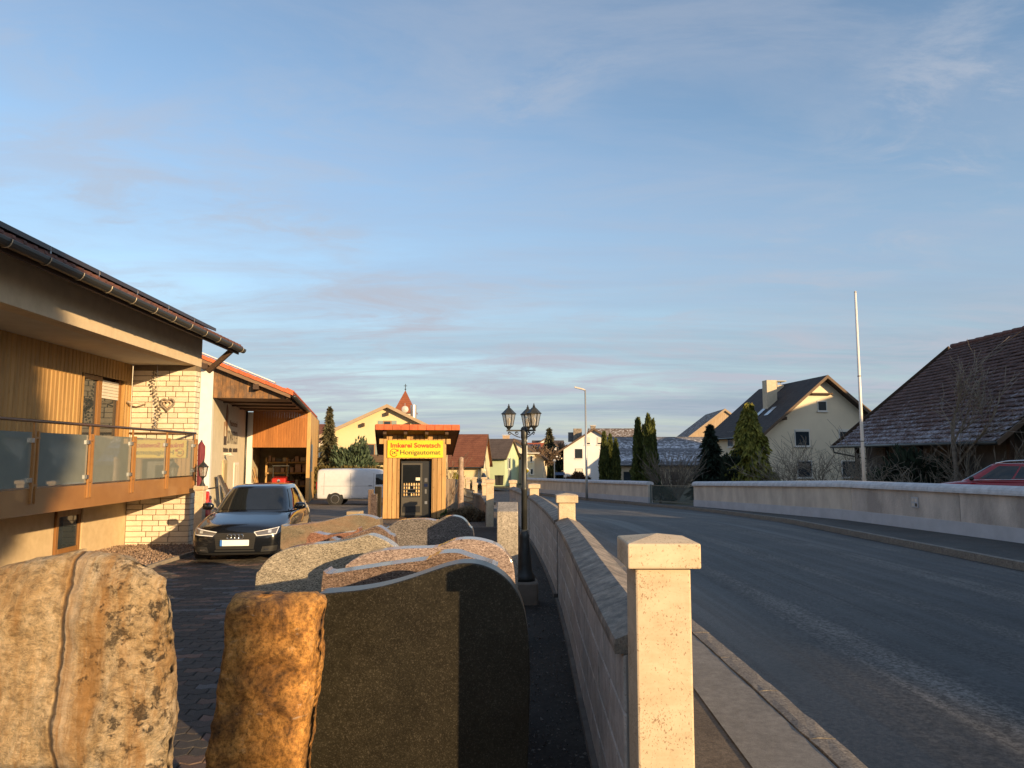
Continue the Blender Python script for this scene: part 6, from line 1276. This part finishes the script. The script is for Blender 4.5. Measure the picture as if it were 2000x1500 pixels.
# ------------------------------------------------------------------ the big barn on the right: courses of tiles as real steps
BY = 42.0; ex, ez = XZ(1632, 872, BY); rx, rz_ = XZ(1860, 679, BY); bg_ = g(36)
bn = thing('tithe_barn', 'large barn with a steep frost dusted red tile roof behind the red car', 'barn', (ex, BY, bg_))
EZ, RZ, RX = ez - bg_, rz_ - bg_, rx - ex; LEN = 30.0
def barn_tile():
    m, n, l, b = nodes_of('barn_tile'); v = coords(n, l, rnd=False)
    f = tex_noise(n, l, v, 3.0, 6, .7); col = ramp(n, l, f, [(.3, (.09, .056, .05)), (.7, (.15, .09, .078))])
    col, _ = obj_value(n, l, col, .2)
    s1 = tex_noise(n, l, v, .55, 5, .6); s2 = tex_noise(n, l, v, 5.5, 6, .75); sep = n.new('ShaderNodeSeparateXYZ'); l.new(v, sep.inputs[0])
    hr_ = n.new('ShaderNodeMapRange'); l.new(sep.outputs[2], hr_.inputs[0]); hr_.inputs[1].default_value = EZ; hr_.inputs[2].default_value = RZ; hr_.inputs[3].default_value = .10; hr_.inputs[4].default_value = -.16
    a = n.new('ShaderNodeMath'); a.operation = 'MULTIPLY_ADD'; a.inputs[1].default_value = .7; l.new(s2, a.inputs[0]); l.new(hr_.outputs[0], a.inputs[2])
    a2 = n.new('ShaderNodeMath'); a2.operation = 'MULTIPLY_ADD'; a2.inputs[1].default_value = .35; l.new(s1, a2.inputs[0]); l.new(a.outputs[0], a2.inputs[2])
    col = mixc(n, l, ramp(n, l, a2.outputs[0], [(.55, 0.0), (.72, .66)]), col, (.55, .57, .63))
    l.new(col, b.inputs['Base Color']); setp(b, rough=.85, spec=.3); return m
M_BARNT = barn_tile()
m = MB(); course = .33; SL = math.hypot(RX, RZ - EZ); nc = int(SL / course); ncol = 104; cw_ = LEN / ncol
for c in range(nc + 1):
    t0 = c * course / SL; t1 = min(1, (c + 1.12) * course / SL)
    for k in range(ncol):
        ya = -k * cw_ - cw_
        x0, z0, x1, z1 = RX * t0, EZ + (RZ - EZ) * t0, RX * t1, EZ + (RZ - EZ) * t1
        if ya < -14.0 and t0 < .19: continue
        j = random.uniform(-.015, .015); up = .10
        q = [(x0 - .0, ya, z0 + up + j), (x0, ya + cw_ * .5, z0 + up + .035 + j), (x0, ya + cw_, z0 + up + j), (x1, ya + cw_, z1 + .005 + j), (x1, ya + cw_ * .5, z1 + .03 + j), (x1, ya, z1 + .005 + j), (x0 + .01, ya, z0 + up - .035 + j), (x0 + .01, ya + cw_, z0 + up - .035 + j)]
        m.add(q, [(1, 0, 5, 4), (2, 1, 4, 3), (0, 1, 2, 7, 6)])
tag(m.build('roof_tiles', M_BARNT, bn), kind='stuff')
MB().add([(0, .25, EZ - .06), (RX, .25, RZ - .06), (RX * 2, .25, EZ - .06), (0, -14, EZ - .06), (RX, -LEN, RZ - .06), (RX * 2, -LEN, EZ - .06), (RX * .19, -14, EZ + (RZ - EZ) * .19 - .06), (RX * .19, -LEN, EZ + (RZ - EZ) * .19 - .06), (RX, -14, RZ - .06)], [(0, 3, 6, 8, 1), (6, 7, 4, 8), (1, 8, 4, 5, 2)]).build('roof_deck', M_DKBROWN, bn)
for k in range(40): MB().tube([(RX, -k * .75 - .74, RZ + .06), (RX, -k * .75, RZ + .085)], [.13, .15], 8).build('ridge_tile', mat('ridge_clay', (.10, .045, .036), (.16, .07, .055), .85, rnd=.15), bn)
MB().bar((-.06, .28, EZ + .0), (RX, .28, RZ + .06), .06, .2).build('bargeboard', M_DKBROWN, bn); MB().bar((RX * .19, -14.05, EZ + (RZ - EZ) * .19 - .05), (-.05, -14.05, EZ - .05), .07, .18).build('bargeboard', M_VERGE, bn)
MB().tube([(-.12, .3, EZ - .02), (-.12, -14.1, EZ - .02)], .075, 8).tube([(-.12, .1, EZ - .05), (-.05, .1, EZ - .35), (2.0, .1, EZ - .75)], .05, 6).build('gutter', M_GUTTER, bn, smooth=True)
MB().box(1.6, 2 * RX - 1, -13.6, -.3, -.6, EZ + .9).box(3.0, 2 * RX - 1, -LEN, -13.6, -.6, EZ + 1.5).build('wall', mat('barn_dark_wall', (.10, .085, .07), (.16, .14, .12), .95, 2), bn)
MB().box(1.5, 1.6, -9, -6.5, -.6, 1.7).box(1.5, 1.6, -4.5, -2.5, .8, 1.8).build('barn_door', M_OLDW, bn)
for k in range(5): MB().box(.9, 1.1, -13.4 + k * 3.2, -13.2 + k * 3.2, -.6, EZ + .5).build('post', M_DKBROWN, bn)

# ------------------------------------------------------------------ unseen buildings, added to shade the road and two far houses
gable_house('shade_house', 'low unseen house added across the road to shade it', (17.5, -8.5, .1), 0, 7.0, 15.0, 2.9, 4.3, M_CRM, R_GREY, .4, .4)  # added out of view, kept low so only the road is shaded
gable_house('shade_block', 'tall unseen house added beyond the big barn to shade the cream gable', (43, 23, -.6), 0, 11, 26, 9.6, 12.4, M_CRM, R_GREY, .4, .4)  # added out of view, its ridge shades the lower cream gable
gable_house('shade_house', 'unseen gabled house added behind the large cream house to shade the white one', (33, 68, -1.6), 0, 8, 14, 4.6, 8.0, M_CRM, R_GREY, .4, .4)  # added out of sight, throws the slanting shade on the white house

# ------------------------------------------------------------------ vegetation
def leaf_mat(name, c1, c2, scale=3):
    m, n, l, b = nodes_of(name); v = coords(n, l); f = tex_noise(n, l, v, scale, 4)
    col = ramp(n, l, f, [(.3, c1), (.7, c2)]); gi = n.new('ShaderNodeNewGeometry'); mr = n.new('ShaderNodeMapRange'); mr.inputs[3].default_value = .6; mr.inputs[4].default_value = 1.35; l.new(gi.outputs['Random Per Island'], mr.inputs[0])
    hs = n.new('ShaderNodeHueSaturation'); l.new(mr.outputs[0], hs.inputs['Value']); l.new(col, hs.inputs['Color']); l.new(hs.outputs[0], b.inputs['Base Color']); setp(b, rough=.75, spec=.25); return m
L_THUJA = leaf_mat('thuja_leaf', (.045, .062, .018), (.11, .125, .03)); L_DARK = leaf_mat('spruce_needles', (.012, .022, .014), (.03, .045, .026)); L_GOLD = leaf_mat('golden_conifer', (.06, .085, .018), (.30, .26, .045)); L_FIR = leaf_mat('brownish_fir', (.05, .055, .028), (.13, .11, .06)); L_JUN = leaf_mat('juniper_green', (.045, .075, .045), (.09, .125, .07)); L_HEDGE = leaf_mat('brown_hedge', (.06, .05, .02), (.14, .11, .035)); L_RUST = leaf_mat('rust_shrub', (.07, .035, .022), (.14, .075, .045)); L_DRY = leaf_mat('dry_shrub', (.12, .085, .05), (.28, .21, .13)); L_GREEN = leaf_mat('fresh_green', (.04, .08, .02), (.09, .14, .04))
M_BARK = mat('bark', (.11, .09, .07), (.20, .165, .13), .95, 8, bump=.5, bscale=20); M_TWIG = mat('twigs', (.17, .14, .105), (.27, .225, .17), .9, 6); M_TWIGR = mat('brown_twigs', (.13, .085, .055), (.20, .14, .09), .9, 6)
def cards(mb, c, d, n_, size, asp, rng):
    """one leaf clump: a pointed blade with centre c along d"""
    d = d.normalized(); a = d.cross(Vector((rng.uniform(-1, 1), rng.uniform(-1, 1), rng.uniform(-1, 1))))
    if a.length < 1e-4: return
    a.normalize(); b_ = d * size; a = a * size * asp
    mb.add([c - b_ * .5, c + a * .5 , c + b_ * .6, c - a * .5], [(0, 1, 2), (0, 2, 3)])
def conifer(name, label, px, Y, top_py, r, material, style, N, seed, group=None, cat='tree', size=None, zbase=None, hgt=None):
    b_ = base(px, Y); h = hgt or zh(top_py, Y); rng = random.Random(seed); t = thing(name, label, cat, b_, 0, group); mb = MB()
    MB().tube([(0, 0, -.2), (0, 0, h * .5), (0, 0, h * .93)], [max(.06, r * .09), r * .06, .02], 7).build('trunk', M_BARK, t)
    lob = [(rng.random() * 6.28, rng.random(), rng.uniform(.85, 1.2)) for _ in range(14)]
    for i in range(N):
        u = rng.random() ** (1.25 if style != 'column' else 1.0); a = rng.random() * 6.283
        if style == 'column':
            Rr = r * min(1, (u * 5 + .55)) * max(0, 1 - u) ** .55; w = 1 + .16 * math.sin(a * 3 + u * 9 + seed) + .14 * math.sin(a * 5 - u * 19) + .08 * math.sin(a * 9 + u * 47)
            rad = Rr * w * (rng.uniform(.45, 1.05) ** .5) * (1.22 if rng.random() < .1 else 1); c = Vector((rad * math.cos(a), rad * math.sin(a), u * h + rng.uniform(-.05, .05) * h * .3)); d = Vector((math.cos(a) * .45, math.sin(a) * .45, 1)) + Vector((rng.uniform(-.35, .35), rng.uniform(-.35, .35), rng.uniform(-.2, .2))); cards(mb, c, d, 1, (size or .34) * rng.uniform(.6, 1.3), .38, rng)
        elif style == 'spruce':
            tier = min(.97, max(0, int(u * 17) / 17 + .03 + rng.gauss(0, .02))); k = int(a / 6.283 * 9); aa = (k + .5 * (int(u * 13) % 2) + rng.gauss(0, .16)) / 9 * 6.283; Rr = r * max(.03, 1 - tier) ** .85 * (.85 + .3 * math.sin(k * 2.3 + tier * 40)); s = rng.random() ** .6
            c = Vector((Rr * s * math.cos(aa), Rr * s * math.sin(aa), tier * h + h * .02 - s * Rr * .30 + rng.uniform(-.5, .5) * h * .03)); d = Vector((math.cos(aa), math.sin(aa), -.35)) + Vector((rng.uniform(-.6, .6), rng.uniform(-.6, .6), rng.uniform(-.6, .4))); cards(mb, c, d, 1, (size or .34) * rng.uniform(.6, 1.3), .30, rng)
        elif style == 'droop':
            Rr = r * max(.05, 1 - u) ** .6 * (1 + .3 * math.sin(a * 3 + u * 15) * (1 - u * .4) + .15 * math.sin(a * 7 - u * 31)); s = rng.uniform(.35, 1.05) ** .6; c = Vector((Rr * s * math.cos(a), Rr * s * math.sin(a), u * h)); d = Vector((math.cos(a) * .7, math.sin(a) * .7, -.8)) + Vector((rng.uniform(-.5, .5), rng.uniform(-.5, .5), rng.uniform(-.4, .4))); cards(mb, c, d, 1, (size or .4) * rng.uniform(.6, 1.4), .42, rng)
        else:
            v = Vector((rng.gauss(0, 1), rng.gauss(0, 1), abs(rng.gauss(0, 1)))).normalized(); bump_ = 1 + .14 * math.sin(v.x * 6 + seed) * math.cos(v.z * 7) + .1 * math.sin(v.y * 11 + v.x * 5); s = rng.uniform(.6, 1.03) ** .5
            c = Vector((v.x * r * s * bump_, v.y * r * s * bump_ * .8, v.z * h * s * bump_)); d = v + Vector((rng.uniform(-.5, .5), rng.uniform(-.5, .5), .5 + rng.uniform(-.3, .3))); cards(mb, c, d, 1, (size or .3) * rng.uniform(.6, 1.3), .42, rng)
    mb.build('crown', material, t); return t
conifer('thuja_tree', 'slim dark thuja next to the white house, tallest of its three', 1180, 62, 846, .46, L_THUJA, 'column', 3000, 1)
conifer('thuja_tree', 'slim thuja in the middle of the three by the white house', 1192, 62.8, 850, .42, L_THUJA, 'column', 2600, 2)
conifer('thuja_tree', 'shortest of the three thujas by the white house', 1203, 61.5, 859, .42, L_THUJA, 'column', 2600, 3)
conifer('thuja_tree', 'broad tall thuja nearer the white house of the pair before the barn', 1247, 55, 819, .55, L_THUJA, 'column', 4200, 4)
conifer('thuja_tree', 'tallest thuja of the group before the barn', 1267, 54, 812, .50, L_THUJA, 'column', 4000, 5)
conifer('thuja_tree', 'slightly shorter thuja touching the tallest one before the barn', 1276, 55, 822, .42, L_THUJA, 'column', 3200, 6)
conifer('thuja_tree', 'dark thuja half hidden between the tall thujas before the barn', 1258, 57, 832, .35, L_DARK, 'column', 2000, 7)
conifer('spruce_tree', 'dark green spruce beside the garden gate', 1388, 48, 832, 1.65, L_DARK, 'spruce', 6500, 8, size=.42)
conifer('dark_shrub', 'low dark evergreen bush between the two conifers', 1432, 46, 885, 1.0, L_DARK, 'bush', 2200, 18, cat='shrub')
conifer('golden_cypress', 'yellow tipped drooping cypress in front of the cream house', 1465, 46, 791, 1.42, L_GOLD, 'droop', 7500, 9, size=.42)
conifer('fir_tree', 'brownish fir tree behind the white van', 642, 50, 797, 1.15, L_FIR, 'spruce', 5200, 10, size=.36)
conifer('fir_tree', 'distant slim fir beside the white house', 1073, 105, 838, 1.9, L_FIR, 'spruce', 3600, 11, size=.7)
conifer('round_conifer', 'rounded blue green juniper behind the white van', 688, 49, 868, 1.75, L_JUN, 'bush', 6500, 12, cat='shrub', size=.3)
conifer('dark_shrub', 'dark evergreen mass left of the white house', 1092, 96, 905, 2.2, L_DARK, 'bush', 2500, 13, cat='shrub', size=.5)
conifer('rust_shrub', 'low rusty brown dome shaped shrub before the white house', 1128, 70, 926, 1.5, L_RUST, 'bush', 3000, 14, cat='shrub', size=.28)
conifer('small_shrub', 'green snow flecked bush behind the garden gate', 1288, 42, 948, .8, L_DARK, 'bush', 1800, 15, cat='shrub', size=.16)
conifer('dark_shrub', 'dark shadowed bush below the barn eaves', 1790, 33, 888, 2.0, L_DARK, 'bush', 3000, 16, cat='shrub', size=.35)
conifer('yellow_conifer', 'small yellow shrub beyond the pale post', 896, 60, 925, .7, L_GOLD, 'bush', 900, 17, cat='shrub', size=.25)
conifer('dry_shrub', 'dry brown lavender clump at the foot of the rough post', 908, 21.6, 985, .62, L_DRY, 'bush', 3800, 19, cat='shrub', size=.10, hgt=.36)
conifer('green_plant', 'small green plant with pale flowers at the kiosk corner', 874, 21.9, 985, .22, L_GREEN, 'bush', 500, 20, cat='plant', size=.08, hgt=.26)
hd = MB(); rng = random.Random(44)
for i in range(7000):
    x = rng.uniform(-14.0, -7.0); y = 46 + rng.uniform(0, .8); z = rng.uniform(0, 1.05) ** .8 * 1.9 + .06 * math.sin(x * 4); cards(hd, Vector((x + 10.5, y - 46, z)), Vector((rng.uniform(-.5, .5), -.4 + rng.uniform(-.4, .4), 1)), 1, .22 * rng.uniform(.6, 1.3), .4, rng)
tag(hd.build('garden_hedge', L_HEDGE, loc=(-10.5, 46, g(46))), 'clipped brown green hedge behind the white van', 'hedge')
hd = MB()
for i in range(2600):
    x = rng.uniform(0, 2.6); y = rng.uniform(0, 1.0); cards(hd, Vector((x, y, rng.random() * 2.6)), Vector((rng.uniform(-.5, .5), -.4, 1)), 1, .4 * rng.uniform(.6, 1.3), .4, rng)
q = base(1048, 95); tag(hd.build('garden_hedge', L_DARK, loc=q), 'dark hedge left of the bare tree down the street', 'hedge')

def grow(out, p, d, L, r, lev, rng, up, spread, kids, first=0):
    n = 4; q = p
    for i in range(n):
        d = (d + Vector((rng.gauss(0, .13), rng.gauss(0, .13), rng.gauss(0, .08) + up * .12))).normalized(); e = q + d * (L / n); ra = r * (1 - .62 * i / n); rb = r * (1 - .62 * (i + 1) / n); out.append((q, e, ra, rb)); q = e
        if lev > 0 and i >= first:
            for k in range(kids):
                if rng.random() < .82:
                    ax = d.cross(Vector((rng.gauss(0, 1), rng.gauss(0, 1), rng.gauss(0, 1))))
                    if ax.length > .01: grow(out, q, (Matrix.Rotation(rng.uniform(.6, 1.2) * spread, 3, ax.normalized()) @ d), L * rng.uniform(.45, .72), rb * .62, lev - 1, rng, up, spread, max(1, kids - (1 if lev < 2 else 0)))
def bare(name, label, px, Y, top_py, stems, lev, r, up, spread, kids, seed, group=None, cat='tree', m=None, fan=.25, minr=.011, base_z=None):
    b_ = base(px, Y); h = zh(top_py, Y); rng = random.Random(seed); t = thing(name, label, cat, b_, 0, group); segs = []
    for s in range(stems):
        a = rng.random() * 6.283; st = Vector((math.cos(a) * fan * rng.random(), math.sin(a) * fan * rng.random(), -.1)); d = Vector((math.cos(a) * fan * 1.4, math.sin(a) * fan * 1.4, 1)).normalized() if stems > 1 else Vector((0, 0, 1)); grow(segs, st, d, h * rng.uniform(.55, .75) if lev else h * rng.uniform(.6, 1.0), r, lev, rng, up, spread, kids, 0 if stems > 1 else 1)
    zmax = max(e.z for _, e, _, _ in segs); k = h / zmax; mt = MB(); mb = MB()
    for p, e, ra, rb in segs:
        ra, rb = max(minr, ra), max(minr, rb); (mt if ra > r * .45 else mb).tube([p * k, e * k], [ra, rb], 6 if ra > r * .45 else 3, False)
    mt.build('trunk', M_BARK, t, smooth=True)
    if mb.v: mb.build('branches', m or M_TWIG, t)
    return t
bare('bare_tree', 'bare fruit tree with tall twigs in front of the barn roof', 1868, 30, 664, 1, 3, .15, .35, .55, 2, 3)
bare('bare_tree', 'bare slender tree at the barn eaves beside the red car roof', 1968, 31, 712, 1, 3, .12, .4, .5, 2, 14)
bare('bare_shrub', 'tangled leafless shrub against the cream house wall', 1545, 40, 842, 7, 2, .03, .15, .8, 2, 5, cat='shrub', fan=.55, minr=.009)
bare('bare_shrub', 'dense leafless bush between cream house and barn', 1625, 38, 822, 8, 2, .03, .25, .7, 2, 6, cat='shrub', fan=.5, minr=.009)
bare('bare_shrub', 'spreading leafless bush below the barn gutter', 1720, 34, 868, 8, 2, .03, .12, .85, 2, 7, cat='shrub', fan=.6, minr=.008)
bare('bare_shrub', 'wide leafless bush in front of the barn door', 1790, 31, 862, 7, 2, .03, .08, .9, 2, 8, cat='shrub', fan=.7, minr=.008)
bare('bare_shrub', 'tall leafless thicket right of the fruit tree', 1925, 29, 800, 6, 2, .035, .3, .6, 2, 9, cat='shrub', fan=.5, minr=.008)
bare('bare_shrub', 'thick brown bush of upright stems behind the garden gate', 1312, 44, 868, 46, 1, .022, .35, .35, 2, 10, cat='shrub', m=M_TWIGR, fan=.42, minr=.011)
bare('bare_tree', 'bare brown tree down the street left of the white house', 1066, 92, 868, 1, 4, .16, .2, .7, 2, 11, m=M_TWIGR, minr=.03)
bare('bare_tree', 'bare reddish tree close to the white house wall', 1088, 98, 862, 1, 4, .16, .25, .65, 2, 12, m=M_TWIGR, minr=.035)
bare('bare_shrub', 'leafless climber beside the kiosk wall', 877, 27, 882, 5, 1, .03, .5, .4, 2, 13, cat='shrub', m=M_TWIGR, fan=.15, minr=.01)
# unseen pine, added so its shade falls on house front and rust stone
pt_ = thing('shade_pine', 'tall unseen pine added across the road to cast shade', 'tree', (12.2, -12.07, .1)); MB().tube([(0, 0, -.2), (.05, 0, 3.5), (0, .05, 9)], [.19, .17, .05], 8).build('trunk', M_BARK, pt_)
pm = MB(); rng = random.Random(77)
for i in range(5200):
    v = Vector((rng.gauss(0, 1), rng.gauss(0, 1), rng.gauss(0, 1))).normalized() * rng.random() ** .4; c = Vector((v.x * 1.05, v.y * 1.05, 8.2 + v.z * 2.1)); cards(pm, c, v + Vector((0, 0, .3)), 1, .5 * rng.uniform(.6, 1.3), .4, rng)
pm.build('crown', L_DARK, pt_)

conifer('shade_spruce', 'broad unseen spruce added behind the far wall to shade the van', 3300, 10.3, 888, 1.7, L_DARK, 'spruce', 6000, 55, size=.7, hgt=11.5)  # added out of view so that its shadow covers the white van
